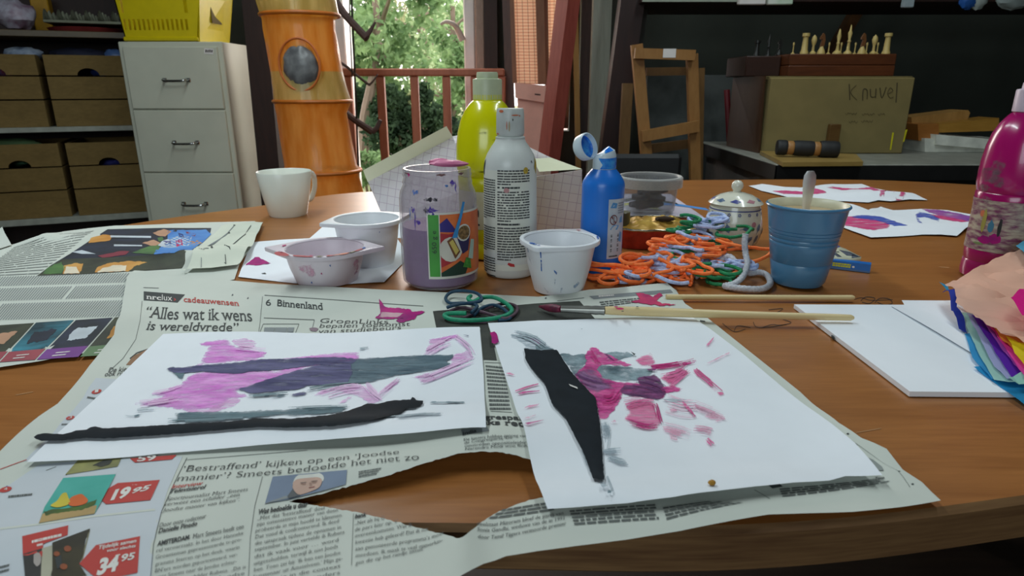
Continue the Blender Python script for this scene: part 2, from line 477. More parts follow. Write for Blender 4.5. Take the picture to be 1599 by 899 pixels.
# outdoors ----------------------------------------------------------------
M_lawn = pm('lawn', (120, 138, 84), rough=.95, scale=3, c2=(150, 140, 110))
b = MB(); b.box((-14, 3.6, -.25), (14, 40, -.15), M_lawn); structure(b.build('ground', smooth=0))
b = MB(); b.prism([(-9, 15.0, -.148), (-1.2, 16, -.148), (2.5, 18.0, -.148), (2.5, 21, -.148), (-9, 22, -.148)], (0, 0, .02), pm('pink_path', (226, 190, 178), rough=.9, scale=2)); structure(b.build('path', smooth=0))
b = MB(); b.box((-4.5, 10.2, -.15), (-.9, 10.45, .05), pm('low_kerb', (175, 170, 160), rough=.9)); structure(b.build('kerb', smooth=0))
b = MB(); b.box((-3.2, 8.6, -.15), (-1.3, 8.75, .02), pm('brick_edge', (96, 62, 52), rough=.9)); structure(b.build('path_edge', smooth=0))
def crown(name, cen, rx, ry, rz, n, m, seed, leaf=.08, parent=None, blobs=14):
    leaf *= .62; n = int(n * 2.3); r = rng(seed); b = MB(); cs = []
    for i in range(blobs):
        while True:
            p = Vector((r.uniform(-1, 1), r.uniform(-1, 1), r.uniform(-1, 1)))
            if p.length < 1: break
        cs.append((p, r.uniform(.22, .42)))
    for i in range(n):
        c, q = r.choice(cs)
        d = Vector((r.gauss(0, 1), r.gauss(0, 1), r.gauss(0, 1))).normalized() * (q * r.random() ** .4)
        p = c * .8 + d; p = Vector((p.x * rx, p.y * ry, p.z * rz)) + Vector(cen)
        s_ = leaf * r.uniform(.5, 1.3); u = Vector((r.gauss(0, 1), r.gauss(0, 1), r.gauss(0, 1))).normalized(); w = u.orthogonal().normalized()
        w = (w + u.cross(w) * r.uniform(-1, 1)).normalized()
        b.quad(p - u * s_, p - w * s_ * .5, p + u * s_, p + w * s_ * .5, m)
    return b.build(name, parent, smooth=0)
LM = [leafmat('leaf_mid', (100, 132, 88), (152, 180, 126)), leafmat('leaf_pale', (152, 176, 130), (200, 214, 172)), leafmat('leaf_dark', (34, 54, 38), (70, 94, 66)), leafmat('leaf_olive', (122, 132, 92), (168, 172, 130))]
M_bark = pm('bark', (128, 112, 98), rough=.9, scale=8, bump=.4, stretch=(4, 4, 1))
def tree(px, py, Y, rx, rz, n, lm, seed, label, leaf=.09, trunk=.08, tpx=None, group='trees in the garden'):
    c = A(px, py, Y); base = A(tpx if tpx else px, 150, Y)
    t = thing('tree', (base.x, Y, -.15), label, 'tree', group)
    b = MB(); r = rng(seed + 50)
    top = c.z + rz * .7; pts = [(base.x + (c.x - base.x) * k / 6 + r.uniform(-.04, .04), Y + r.uniform(-.04, .04), -.15 + (top + .15) * k / 6) for k in range(7)]
    b.tube(spline(pts, 4), [trunk * (1 - .6 * i / 24) for i in range(25)], M_bark, 8)
    for k in range(5):
        z = c.z + r.uniform(-.4, .5) * rz; an = r.uniform(0, 6.28)
        b.tube([(c.x, Y, z), (c.x + math.cos(an) * rx * .5, Y + math.sin(an) * rx * .5, z + .2), (c.x + math.cos(an) * rx * .9, Y + math.sin(an) * rx * .9, z + .25)], [trunk * .4, trunk * .25, .01], M_bark, 6)
    b.build('trunk', t)
    crown('crown', c, rx, rx * .8, rz, n, LM[lm], seed, leaf, t)
tree(596, 40, 7.6, .9, .9, 1100, 0, 1, 'mid green tree standing closest on the left beyond the railing', tpx=556)
tree(708, 85, 9.7, .7, .9, 900, 0, 2, 'mid green tree whose low branches hang beside the right window post', tpx=735)
tree(655, 55, 12.6, 1.5, 1.2, 1100, 1, 3, 'pale green tree in the middle of the garden view', leaf=.12, tpx=677)
tree(575, 110, 15.5, 1.2, 1.2, 700, 1, 4, 'pale green tree low behind the left balusters', leaf=.12, tpx=585)
tree(690, 10, 18.5, 2.0, 1.5, 1000, 3, 5, 'olive green tree with bare twigs at the top right of the window', leaf=.12, trunk=.12, tpx=657)
tree(560, 10, 22, 2.2, 1.8, 900, 3, 6, 'olive green tree at the top left behind the hanging branches', leaf=.13)
tree(640, 110, 27, 3.4, 1.6, 900, 1, 7, 'pale distant tree glimpsed just over the railing', leaf=.16)
tree(707, 150, 10.9, .45, .6, 600, 0, 8, 'slim green tree seen between the two rightmost balusters', leaf=.09)
def bush(px, py, Y, rx, rz, n, lm, seed, label, leaf=.06):
    c = A(px, py, Y); c.z = max(c.z, rz * .8 - .15)
    t = thing('shrub', (c.x, Y, -.15), label, 'shrub', 'shrubs in the garden'); b = MB()
    r = rng(seed)
    for k in range(5):
        an = r.uniform(0, 6.28); b.tube([(c.x, Y, -.16), (c.x + .3 * rx * math.cos(an), Y + .3 * rx * math.sin(an), c.z)], [.02, .008], M_bark, 5)
    b.build('stem', t); crown('foliage', c, rx, rx * .7, rz, n, LM[lm], seed, leaf, t, 18)
bush(632, 190, 7.4, .50, .55, 2600, 2, 21, 'dark green shrub behind the middle balusters')
bush(572, 170, 8.4, .42, .5, 1700, 2, 22, 'dark shrub between the two leftmost balusters')
bush(700, 215, 8, .35, .35, 1100, 2, 23, 'small dark shrub below the slim tree on the right')
bush(575, 268, 6, .3, .2, 900, 0, 24, 'low green plant at the foot of the railing')
bush(655, 160, 12, .6, .5, 1200, 3, 25, 'olive bush beside the grey tree trunk')

# ================================================================ TIMBER
M_red = wood('red_timber', (128, 56, 48), (168, 84, 70), sc=(14, 14, 2), rough=.5)
M_dkt = wood('dark_timber', (36, 22, 18), (58, 36, 30), sc=(14, 14, 2), rough=.6)
M_grey = wood('grey_timber', (150, 152, 138), (186, 188, 172), sc=(14, 14, 1.5), rough=.7)
M_ylw = wood('pine_timber', (150, 108, 52), (182, 138, 78), sc=(14, 14, 2), rough=.6)
M_rail = wood('rail_timber', (150, 84, 60), (186, 112, 84), sc=(10, 10, 2), rough=.5)
def beam(name, t, bt, w, Y, d, m, label, cat, ends=(2.6, 0.0), tw=0, struct=False, group=None):
    """straight timber in the plane y=Y through two picture points, from z=ends[1] up to ends[0]"""
    a, c = A(*t, Y), A(*bt, Y); dx = (a - c) / (a.z - c.z)
    p1 = c + dx * (ends[0] - c.z); p0 = c + dx * (ends[1] - c.z)
    hw = rad(w, Y, 1.1); ax = Vector((1, 0, 0)); ay = Vector((0, 1, 0))
    cr, sr = math.cos(R(tw)), math.sin(R(tw)); u = ax * cr + ay * sr; v = ay * cr - ax * sr
    b = MB(); cs = [u * -hw - v * d / 2, u * hw - v * d / 2, u * hw + v * d / 2, u * -hw + v * d / 2]
    b.prism([p0 + q for q in cs], p1 - p0, m); o = b.build(name, smooth=0, loc=tuple(p0))
    if struct: structure(o)
    return tag(o, label, cat, group)
beam('timber_post', (404, 20), (424, 240), 34, 2.85, .10, M_dkt, 'dark timber post between the white filing cabinet and the orange hanging organiser', 'post')
beam('timber_post', (766, 20), (768, 200), 20, 3.37, .06, M_dkt, 'dark upright timber just right of the white window frame', 'post')
beam('timber_post', (792, 20), (798, 200), 14, 3.37, .05, wood('brown_timber', (62, 40, 32), (90, 60, 48), sc=(14, 14, 2)), 'brown upright timber against the left edge of the bamboo blind', 'post')
beam('timber_plank', (886, 10), (859, 230), 24, 2.75, .075, M_red, 'reddish timber plank leaning to the right above the white paint bottle', 'plank', tw=35)
beam('timber_plank', (899, 60), (902, 215), 8, 3.1, .03, M_ylw, 'thin yellow pine lath standing behind the red leaning plank', 'plank')
beam('timber_post', (917, 20), (912, 220), 20, 3.15, .06, wood('brown_timber2', (58, 38, 30), (84, 56, 46), sc=(14, 14, 2)), 'brown timber post left of the pale grey board', 'post')
beam('timber_post', (940, 5), (931, 230), 28, 3.0, .06, M_grey, 'pale grey weathered timber post above the blue paint bottle', 'post')
beam('timber_plank', (985, 5), (955, 225), 36, 2.72, .09, wood('maroon_timber', (32, 17, 15), (52, 28, 24), sc=(14, 14, 2)), 'dark maroon timber plank leaning right beside the wooden rack', 'plank')
beam('timber_plank', (1003, 5), (975, 225), 16, 2.85, .05, wood('slate_timber', (52, 52, 46), (74, 74, 66), sc=(14, 14, 2)), 'dark grey plank leaning behind the maroon plank', 'plank')
beam('timber_brace', (1345, 5), (1303, 75), 16, 3.2, .06, wood('brace_timber', (64, 40, 22), (92, 60, 34), sc=(14, 14, 2)), 'brown diagonal timber brace above the chess set', 'brace', ends=(2.6, 0.75))
# bamboo blinds and white box right of the window, tinted with its pink light
def bamboo(name):
    m, nt, bs = new_mat(name)
    tc = N(nt, 'ShaderNodeTexCoord'); wv = N(nt, 'ShaderNodeTexWave', Scale=22.0, Distortion=.6); wv.bands_direction = 'Z'
    br = N(nt, 'ShaderNodeTexNoise', Scale=40.0); rp = N(nt, 'ShaderNodeValToRGB')
    rp.color_ramp.elements[0].color = (*lin((232, 184, 156)), 1); rp.color_ramp.elements[1].color = (*lin((255, 232, 212)), 1); rp.color_ramp.elements[0].position = .1; rp.color_ramp.elements[1].position = .5
    nt.links.new(tc.outputs['Object'], wv.inputs['Vector']); nt.links.new(wv.outputs['Fac'], rp.inputs[0]); nt.links.new(rp.outputs[0], bs.inputs['Base Color'])
    tl = N(nt, 'ShaderNodeBsdfTranslucent'); mx = N(nt, 'ShaderNodeMixShader'); mx.inputs[0].default_value = .72
    nt.links.new(rp.outputs[0], tl.inputs[0]); nt.links.new(bs.outputs[0], mx.inputs[1]); nt.links.new(tl.outputs[0], mx.inputs[2])
    nt.links.new(mx.outputs[0], nt.nodes['Material Output'].inputs[0]); return m
M_bam = bamboo('bamboo_slats')
M_blf = wood('blind_frame', (110, 66, 40), (146, 94, 58), sc=(14, 14, 2))
def blind(q, label, Y=3.22):
    p = [A(x, y, Y) for x, y in q]; t = thing('bamboo_blind', tuple(p[3]), label, 'blind', 'bamboo blinds beside the window')
    b = MB(); b.prism(p, (0, .012, 0), M_bam)
    for k in range(4):   # stitched warp cords
        f = (k + .5) / 4; b.tube([p[0].lerp(p[1], f) - Vector((0, .003, 0)), p[3].lerp(p[2], f) - Vector((0, .003, 0))], .0009, M_blf, 5)
    b.build('slat_panel', t, smooth=0)
    b = MB(); s_ = Vector((.02, 0, 0))
    b.prism([p[0] - s_, p[0], p[3], p[3] - s_], (0, -.03, 0), M_blf); b.prism([p[1], p[1] + s_ * 1.9, p[2] + s_ * 1.9, p[2]], (0, -.03, 0), M_blf)
    b.build('frame', t, smooth=0)
blind([(800, -80), (834, -80), (840, 132), (807, 130)], 'bamboo roller blind in a brown frame right of the window')
blind([(854, -80), (885, -80), (875, 200), (858, 200)], 'strip of bamboo blind squeezed behind the red leaning plank', 3.30)
M_pink = pm('pink_lit_board', (236, 176, 158), rough=.6, var=.03)  # white box; the warm window light is put into this pink
t = thing('storage_box', tuple(A(830, 250, 3.0)), 'white cardboard box with lid, pink light in its colour, under the bamboo blind', 'box')
def pxprism(b, q, Y, d, m): b.prism([A(x, y, Y) for x, y in q][::-1], (0, d, 0), m)
b = MB(); pxprism(b, [(808, 150), (856, 156), (852, 330), (816, 330)], 3.0, .2, M_pink); b.build('body', t, smooth=0)
b = MB(); pxprism(b, [(804, 129), (858, 134), (856, 161), (805, 153)], 2.985, .23, M_pink); pxprism(b, [(835, 146), (844, 147), (844, 149), (835, 148)], 2.984, .002, M_dkt); b.build('lid', t, smooth=0)

# railing ------------------------------------------------------------------
YR = 3.28
t = thing('railing', (A(660, 110, YR).x, YR, 0), 'red-brown wooden railing with balusters across the garden window', 'railing')
zt, zb = A(660, 107, YR).z, A(660, 119, YR).z
b = MB(); b.box((A(505, 110, YR).x, YR - .03, zb), (A(788, 110, YR).x, YR + .03, zt), M_rail, .006); b.build('handrail', t)
b = MB(); b.box((A(505, 110, YR).x, YR - .022, .10), (A(788, 110, YR).x, YR + .022, .15), M_rail, .006); b.build('bottom_rail', t)
for px in (495, 543, 594, 647, 697, 741, 783):
    b = MB(); x = A(px, 120, YR).x; b.box((x - .019, YR - .019, .15), (x + .019, YR + .019, zb), M_rail, .004); b.build('baluster', t)
# cord and branches ---------------------------------------------------------
M_br = pm('branch_bark', (92, 74, 72), rough=.9, scale=30, bump=.4)
YC = 2.95
b = MB(); b.tube([A(549, -300, YC), A(549, 0, YC), A(553, 90, YC), A(557, 190, YC), A(562, 330, YC)], .0045, pm('dark_cord', (40, 36, 34), rough=.9)); b.tube([A(545, -300, YC), A(546, 30, YC), A(550, 120, YC)], .003, pm('dark_cord', (40, 36, 34)))
tag(b.build('hanging_string'), 'thin dark cord hanging in front of the left side of the window', 'cord')
def branch(pts, ws, label, m=M_br):
    P = spline([A(x, y, YC + dy) for x, y, dy in pts], 6); n = len(P)
    rr = [rad(ws[0] + (ws[1] - ws[0]) * i / (n - 1), YC, 1.1) for i in range(n)]
    return P, rr, label, m
for main, twig, lab in (
    (branch([(512, -20, .05), (528, 8, .03), (545, 30, 0), (573, 60, -.03)], (13, 12), ''), branch([(570, 58, -.03), (578, 48, -.03), (586, 34, -.03)], (10, 3), ''), 'thick bare branch hook hanging at the top left of the window'),
    (branch([(522, 92, .05), (540, 103, .02), (555, 116, 0), (577, 133, 0)], (5, 4), ''), branch([(576, 133, 0), (583, 126, 0), (590, 116, 0)], (4, 2), ''), 'thin forked twig hook just under the handrail'),
    (branch([(528, 165, .05), (545, 180, .02), (562, 193, 0), (582, 206, 0)], (9, 12), ''), branch([(581, 206, 0), (588, 200, 0), (594, 187, 0)], (10, 6), ''), 'lower grey branch hook in front of the left balusters')):
    t = thing('branch_hook', tuple(main[0][0]), lab, 'branch', 'branches hung by the window')
    b = MB(); b.tube(main[0], main[1], M_br, 8); b.build('branch', t)
    b = MB(); b.tube(twig[0], twig[1], M_br, 8); b.build('fork', t)
b = MB(); P = spline([A(688, 38, 3.36), A(697, 34, 3.36), A(708, 38, 3.37), A(715, 47, 3.39), (A(722, 62, 3.41))], 6); b.tube(P, [.006 + .012 * i / (len(P) - 1) for i in range(len(P))], pm('pale_antler', (214, 200, 190), rough=.7))
tag(b.build('coat_hook'), 'pale curved hook fixed to the right white window post', 'hook')

# orange hanging organiser ---------------------------------------------------
def nylon(name, c, c2, tr=.22, tl=.45):
    m, nt, bs = new_mat(name)
    no = N(nt, 'ShaderNodeTexNoise', Scale=9.0, Detail=4.0); mp = N(nt, 'ShaderNodeMapping'); mp.inputs['Scale'].default_value = (3, 3, .6); tc = N(nt, 'ShaderNodeTexCoord')
    nt.links.new(tc.outputs['Object'], mp.inputs[0]); nt.links.new(mp.outputs[0], no.inputs['Vector'])
    rp = N(nt, 'ShaderNodeValToRGB'); rp.color_ramp.elements[0].color = (*lin(c2), 1); rp.color_ramp.elements[1].color = (*lin(c), 1); rp.color_ramp.elements[0].position = .35; rp.color_ramp.elements[1].position = .62
    nt.links.new(no.outputs['Fac'], rp.inputs[0]); nt.links.new(rp.outputs[0], bs.inputs['Base Color']); bs.inputs['Roughness'].default_value = .22
    t1 = N(nt, 'ShaderNodeBsdfTranslucent'); t2 = N(nt, 'ShaderNodeBsdfTransparent'); nt.links.new(rp.outputs[0], t1.inputs[0]); nt.links.new(rp.outputs[0], t2.inputs[0])
    m1 = N(nt, 'ShaderNodeMixShader'); m1.inputs[0].default_value = tl; m2 = N(nt, 'ShaderNodeMixShader'); m2.inputs[0].default_value = tr
    nt.links.new(bs.outputs[0], m1.inputs[1]); nt.links.new(t1.outputs[0], m1.inputs[2]); nt.links.new(m1.outputs[0], m2.inputs[1]); nt.links.new(t2.outputs[0], m2.inputs[2])
    bp = N(nt, 'ShaderNodeBump', Strength=.5, Distance=.01); nt.links.new(no.outputs['Fac'], bp.inputs['Height']); nt.links.new(bp.outputs[0], bs.inputs['Normal'])
    nt.links.new(m2.outputs[0], nt.nodes['Material Output'].inputs[0]); return m
M_or = nylon('orange_nylon', (244, 190, 108), (228, 160, 72), .25, .5); M_ol = nylon('olive_nylon', (220, 200, 134), (190, 170, 100), .12, .45)
M_orr = pm('orange_seam', (206, 112, 34), rough=.5)
YO = 2.5
rows = [(-60, 395, 517), (-20, 398, 521), (0, 401, 523), (24, 409, 528), (31, 412, 522), (45, 413, 523), (75, 418, 528), (112, 424, 534), (140, 428, 541), (158, 430, 547), (166, 432, 545), (176, 434, 541), (220, 440, 549), (258, 446, 556), (266, 446, 562), (274, 448, 559), (315, 455, 570), (370, 462, 579), (440, 472, 588)]
t = thing('hanging_organiser', (A(480, 300, YO).x, YO, .5), 'orange translucent hanging fabric organiser with round openings left of the window', 'organiser')
def orow(k):
    py, l, r_ = rows[k]; a, c = A(l, py, YO), A(r_, py, YO); return (a + c) / 2, (c.x - a.x) / 2
def oshell(k0, k1, m):
    b = MB(); vs = []; n = 40; fs = []
    for k in range(k0, k1 + 1):
        c, hw = orow(k)
        for i in range(n):
            a = 2 * PI * i / n; w = 1 + .012 * math.sin(a * 7 + k)
            vs.append(c + Vector((hw * math.sin(a) * w, -hw * .85 * math.cos(a) * w, 0)))
    for k in range(k1 - k0):
        for i in range(n): fs.append((k * n + i, k * n + (i + 1) % n, (k + 1) * n + (i + 1) % n, (k + 1) * n + i))
    b.add(vs, fs, m); return b
oshell(0, 3, M_ol).build('upper_pouch', t); oshell(3, 7, M_or).build('upper_compartment', t)
oshell(7, 9, M_ol).build('middle_pouch', t); oshell(9, 18, M_or).build('lower_compartment', t)
for k in (3, 9, 14):
    c, hw = orow(k); b = MB(); b.tube([c + Vector((hw * 1.01 * math.sin(2 * PI * i / 40), -hw * .87 * math.cos(2 * PI * i / 40), 0)) for i in range(40)], .007, M_orr, 8, closed=True); b.build('hoop', t)
b = MB(); c, hw = orow(7); oc = A(468, 101, YO - hw * .82)
b.tube([oc + Vector((.072 * math.sin(a), -.004, .088 * math.cos(a))) for a in [2 * PI * i / 32 for i in range(32)]], .0042, pm('opening_piping', (214, 116, 52), rough=.5), 8, closed=True); b.build('opening_rim', t)
b = MB(); c2_ = A(468, 104, YO - hw * .82); n = 26
def ball(u, v):
    a = 2 * PI * u; e = PI * (v - .5); d = Vector((math.cos(e) * math.sin(a), -math.cos(e) * math.cos(a), math.sin(e)))
    q = 1 + .10 * noise.noise(d * 3.1) + .06 * noise.noise(d * 8)
    return c2_ + Vector((d.x * .062 * q, .012 + d.y * .03 * q, d.z * .073 * q))
b.grid(ball, 28, 16, pm('grey_bag', (128, 128, 128), rough=.35, scale=30, c2=(92, 92, 94)), wrapu=True)
tag(b.build('plastic_bag'), 'crumpled grey bag stuffed in the round opening of the orange organiser', 'bag')

# ================================================================ LEFT SIDE
M_cab = pm('cream_steel', (206, 206, 188), rough=.45, var=.04, scale=6)
M_chr = pm('chrome', (190, 190, 190), rough=.2, metal=1)
YF = 2.75
xL, xR = A(183, 65, YF).x, A(346, 65, YF).x; zT = A(265, 65, YF).z
t = thing('filing_cabinet', ((xL + xR) / 2, YF + .15, 0), 'cream steel filing cabinet with three drawers in view', 'cabinet')
b = MB(); b.box((xL, YF, 0), (xR, YF + .30, zT), M_cab, .004); b.build('body', t)
zs = [A(265, y, YF).z for y in (73, 172, 270, 368, 466)]
for k in range(4):
    b = MB(); b.box((xL + .022, YF - .012, zs[k + 1] + .005), (xR - .018, YF - .001, zs[k]), M_cab, .003)
    d = b.build('drawer', t)
    hz = A(265, (125, 222, 317, 412)[k], YF).z; hx = (xL + xR) / 2 + .012; yy = YF - .012
    b = MB(); P = spline([(hx - .048, yy, hz), (hx - .046, yy - .022, hz), (hx - .03, yy - .03, hz - .003), (hx + .03, yy - .03, hz - .003), (hx + .046, yy - .022, hz), (hx + .048, yy, hz)], 5)
    b.tube(P, .005, M_chr); 
    for sx in (-1, 1): b.box((hx + sx * .048 - .009, yy - .004, hz - .008), (hx + sx * .048 + .009, yy, hz + .008), M_chr, .002)
    b.build('handle', d)
    if k == 0:
        b = MB(); q = [A(x, y, YF - .0125) for x, y in ((319, 75), (333, 76), (333, 85), (319, 84))]; b.prism(q[::-1], (0, -.0006, 0), M_white)
        for j in range(4): b.quad(*[A(x, y, YF - .0132) for x, y in ((321 + j * 3, 77 + j % 2), (323 + j * 3, 78), (322.5 + j * 3, 82), (320.6 + j * 3, 81.5))], M_dkt)
        b.build('sticker', d, smooth=0)
# yellow crate on the cabinet
M_yel = pm('yellow_plastic', (212, 190, 12), rough=.35, var=.03)
y0 = YF + .015; xa, xb = A(196, 60, y0).x, A(307, 60, y0).x; z0 = zT + .001
ta, tb = A(170, -30, y0).x, A(311, -30, y0).x; z1 = A(240, -30, y0).z
t = thing('plastic_crate', ((xa + xb) / 2, y0 + .12, z0), 'bright yellow slotted plastic crate on top of the filing cabinet', 'crate')
b = MB()
def fx(px_, z): f = (z - z0) / (z1 - z0); return xa + (ta - xa) * f if px_ == 0 else xb + (tb - xb) * f
zS0, zS1 = A(240, 47, y0).z, A(240, 30, y0).z; zV0, zV1 = A(240, 20, y0).z, A(240, 0, y0).z
def fq(xl0, xr0, xl1, xr1, za, zb_): b.prism([(xl0, y0, za), (xr0, y0, za), (xr1, y0, zb_), (xl1, y0, zb_)], (0, .004, 0), M_yel)
fq(fx(0, z0), fx(1, z0), fx(0, zS0), fx(1, zS0), z0, zS0)
sx = [A(193 + 104 * i / 28, 38, y0).x for i in range(29)]
fq(fx(0, zS0), sx[0], fx(0, zS1), sx[0], zS0, zS1); fq(sx[-1], fx(1, zS0), sx[-1], fx(1, zS1), zS0, zS1)
for i in range(1, 28, 2): fq(sx[i], sx[i + 1], sx[i], sx[i + 1], zS0, zS1)
fq(fx(0, zS1), fx(1, zS1), fx(0, zV0), fx(1, zV0), zS1, zV0)
vx = [A(x, 10, y0).x for x in (188, 192, 287, 292)]
fq(fx(0, zV0), vx[0], fx(0, zV1), vx[0], zV0, zV1); fq(vx[1], vx[2], vx[1], vx[2], zV0, zV1); fq(vx[3], fx(1, zV0), vx[3], fx(1, zV1), zV0, zV1)
fq(fx(0, zV1), fx(1, zV1), ta, tb, zV1, z1)
D = .24
b.prism([(xa, y0, z0), (xa, y0 + D, z0), (ta, y0 + D, z1), (ta, y0, z1)], (.004, 0, 0), M_yel)
b.prism([(xb + .012, y0, z0), (xb + .03, y0 + D, z0), (tb + .035, y0 + D, z1), (tb, y0, z1)], (-.004, 0, 0), M_yel)
b.prism([(xa, y0 + D, z0), (xb + .03, y0 + D, z0), (tb + .035, y0 + D, z1), (ta, y0 + D, z1)], (0, -.004, 0), M_yel)
b.prism([(xa, y0, z0), (xb, y0, z0), (xb + .03, y0 + D, z0), (xa, y0 + D, z0)], (0, 0, .005), M_yel)
b.build('basket', t, smooth=0)
b = MB(); b.box((xa - .004, y0 - .012, z0 + .001), (xb + .01, y0, z0 + .018), M_yel, .004); b.build('bottom_rim', t)
b = MB(); b.prism([A(318, 8, y0 - .001), A(332, 10, y0 - .001), A(332, 40, y0 - .001), A(320, 35, y0 - .001)][::-1], (0, .14, 0), M_dkt) if False else b.box((xb + .035, y0 + .08, zV0 - .03), (xb + .038, y0 + .17, zV1), pm('dark_slot', (90, 74, 10), rough=.8)); b.build('side_grille', t, smooth=0)

# shelf rack along a slightly turned line
P1 = A(215, 200, 3.02); P0 = A(0, 200, 2.82); ud = Vector((P1.x - P0.x, P1.y - P0.y, 0)).normalized(); vd = Vector((-ud.y, ud.x, 0))
def LP(px, py, v=0):
    d = ray(px, py); q = Vector((P0.x, P0.y, 0)) + vd * v
    tt = (q.x * vd.x + q.y * vd.y) / (d.x * vd.x + d.y * vd.y); return Vector((d.x * tt, d.y * tt, CZ + d.z * tt))
def lu(p): return (p.x - P0.x) * ud.x + (p.y - P0.y) * ud.y
ANG = math.atan2(ud.y, ud.x)
ROT = Matrix.Translation((P0.x, P0.y, 0)) @ Matrix.Rotation(ANG, 4, 'Z')
def lbox(b, u0, u1, v0, v1, z0, z1, m, bev=.002): b.box((u0, v0, z0), (u1, v1, z1), m, bev, rot=ROT)
uR = lu(LP(240, 200)); uL = lu(LP(-130, 200))
M_shelf = pm('grey_shelf', (170, 172, 160), rough=.6); M_shb = wood('brown_shelf', (74, 60, 38), (98, 80, 52), sc=(2, 20, 20))
zA, zB, zC = LP(100, 198).z, LP(100, 339).z, LP(100, 48).z
t = thing('shelf_rack', tuple(ROT @ Vector(((uL + uR) / 2, .2, 0))), 'shelving rack full of trays at the left, behind the filing cabinet', 'shelves', rz=0)
for z_, m_, th in ((zA, M_shelf, .022), (zB, M_shelf, .028), (zC, M_shb, .026), (.12, M_shelf, .025), (zC + .5, M_shb, .025)):
    b = MB(); lbox(b, uL, uR, 0, .42, z_ - th, z_, m_); b.build('shelf_board', t, smooth=0)
for u in (uL, uR - .03):
    b = MB(); lbox(b, u, u + .03, 0.005, .42, 0.0, zC + .5, M_shb); b.build('side_panel', t, smooth=0)
b = MB(); lbox(b, uL, uR, .42, .43, 0, zC + .5, M_dkt); b.build('back_panel', t, smooth=0)
M_tray = wood('tray_board', (112, 90, 48), (138, 112, 64), sc=(3, 20, 20), rough=.8)
def tray(u0, u1, z0, z1, notch, label, group):
    t = thing('storage_tray', tuple(ROT @ Vector(((u0 + u1) / 2, .2, z0))), label, 'tray', group)
    b = MB(); pts = [(u0, z0), ]
    um = (u0 + u1) / 2
    if notch:
        for i in range(13): a = PI * i / 12; pts.append((um - .042 * math.cos(a), z0 + .03 * math.sin(a)))
    pts += [(u1, z0), (u1, z1), (u0, z1)]
    b.prism([ROT @ Vector((u, .012, z)) for u, z in pts], ROT.to_3x3() @ Vector((0, .012, 0)), M_tray); b.build('front_board', t, smooth=0)
    b = MB(); lbox(b, u0, u0 + .012, .025, .37, z0, z1, M_tray); lbox(b, u1 - .012, u1, .025, .37, z0, z1, M_tray); lbox(b, u0, u1, .358, .37, z0, z1, M_tray)
    lbox(b, u0 + .012, u1 - .012, .025, .358, z0 + .036 if notch else z0 + .002, z0 + .04 if notch else z0 + .006, M_tray); b.build('body', t, smooth=0)
cols = ((lu(LP(-75, 150)), lu(LP(66, 150))), (lu(LP(78, 150)), lu(LP(78, 150)) + (lu(LP(66, 150)) - lu(LP(-75, 150)))))
names = ('left', 'right')
for si, (zb, ys) in enumerate(((zA, (85, 119.5, 157)), (zB, (225, 263, 300)))):
    tops = [LP(60, y).z for y in ys]
    for ci, (u0, u1) in enumerate(cols):
        du = (0, .016)[si]
        for k in range(3):
            za = tops[k]; zl = (tops[k + 1] + .006) if k < 2 else zb + .001
            lab = '%s brown tray, %s stack, %s grey shelf' % (('topmost half-round-holed', 'middle', 'bottom')[k], ('left' , 'right')[ci], ('upper', 'lower')[si])
            tray(u0 + du, u1 + du, zl, za, k == 0, lab, 'storage trays on the rack')
def blob(b, c, r, m, seed, n=(18, 10), amp=.25, fq=2.2, rot=None):
    def f(u, v):
        a = 2 * PI * u; e = PI * (v - .5); d = Vector((math.cos(e) * math.sin(a), -math.cos(e) * math.cos(a), math.sin(e)))
        q = 1 + amp * noise.noise(d * fq + Vector((seed * 3.1, 0, 0))) + amp * .5 * noise.noise(d * fq * 2.7 + Vector((0, seed, 0)))
        p = Vector((d.x * r[0] * q, d.y * r[1] * q, d.z * r[2] * q))
        return Vector(c) + (rot @ p if rot else p)
    b.grid(f, n[0], n[1], m, wrapu=True)
def lump(name, px, py, v, r, m, seed, label, cat, zlo=None, group=None):
    c = LP(px, py, v)
    if zlo is not None: c.z = zlo + r[2] * 1.02
    b = MB(); blob(b, c, r, m, seed); return tag(b.build(name), label, cat, group)
lump('cloth_bundle', 157, 112, .10, (.045, .03, .02), pm('blue_cloth', (26, 58, 130), rough=.7), 3, 'dark blue bundle showing in the hand hole of the upper right tray', 'bundle', LP(157, 118).z - .002)
lump('cloth_bundle', 172, 254, .10, (.05, .03, .016), pm('violet_cloth', (62, 66, 150), rough=.7), 4, 'violet blue bundle showing in the hand hole of the lower right tray', 'bundle', LP(172, 262).z - .001)
lump('cloth_bundle', 22, 255, .10, (.06, .03, .018), pm('green_cloth', (60, 104, 70), rough=.7), 5, 'green bundle showing in the hand hole of the lower left tray', 'bundle', LP(22, 263).z - .001)
lump('cloth_bundle', 4, 112, .10, (.06, .03, .02), pm('bluegrey_cloth', (84, 92, 140), rough=.7, c2=(150, 50, 50)), 6, 'blue and red bundle showing in the hand hole of the upper left tray', 'bundle', LP(4, 118).z - .002)
zt1 = LP(60, 85).z + .001; zt2 = LP(60, 225).z + .001
lump('plastic_bag', 33, 72, .10, (.075, .06, .034), pm('pale_bag', (168, 180, 196), rough=.4, c2=(110, 124, 150)), 7, 'pale bluish plastic bag lying on the upper left trays', 'bag', zt1 - .035)
lump('cloth_bundle', 118, 74, .12, (.13, .08, .034), pm('navy_cloth', (22, 26, 50), rough=.8), 8, 'navy cloth lying on the upper right trays', 'bundle', zt1 - .035)
lump('plastic_bag', 176, 76, .08, (.045, .04, .03), pm('skyblue_bag', (86, 116, 170), rough=.4), 9, 'small sky blue bag beside the filing cabinet on the upper trays', 'bag', zt1 - .03)
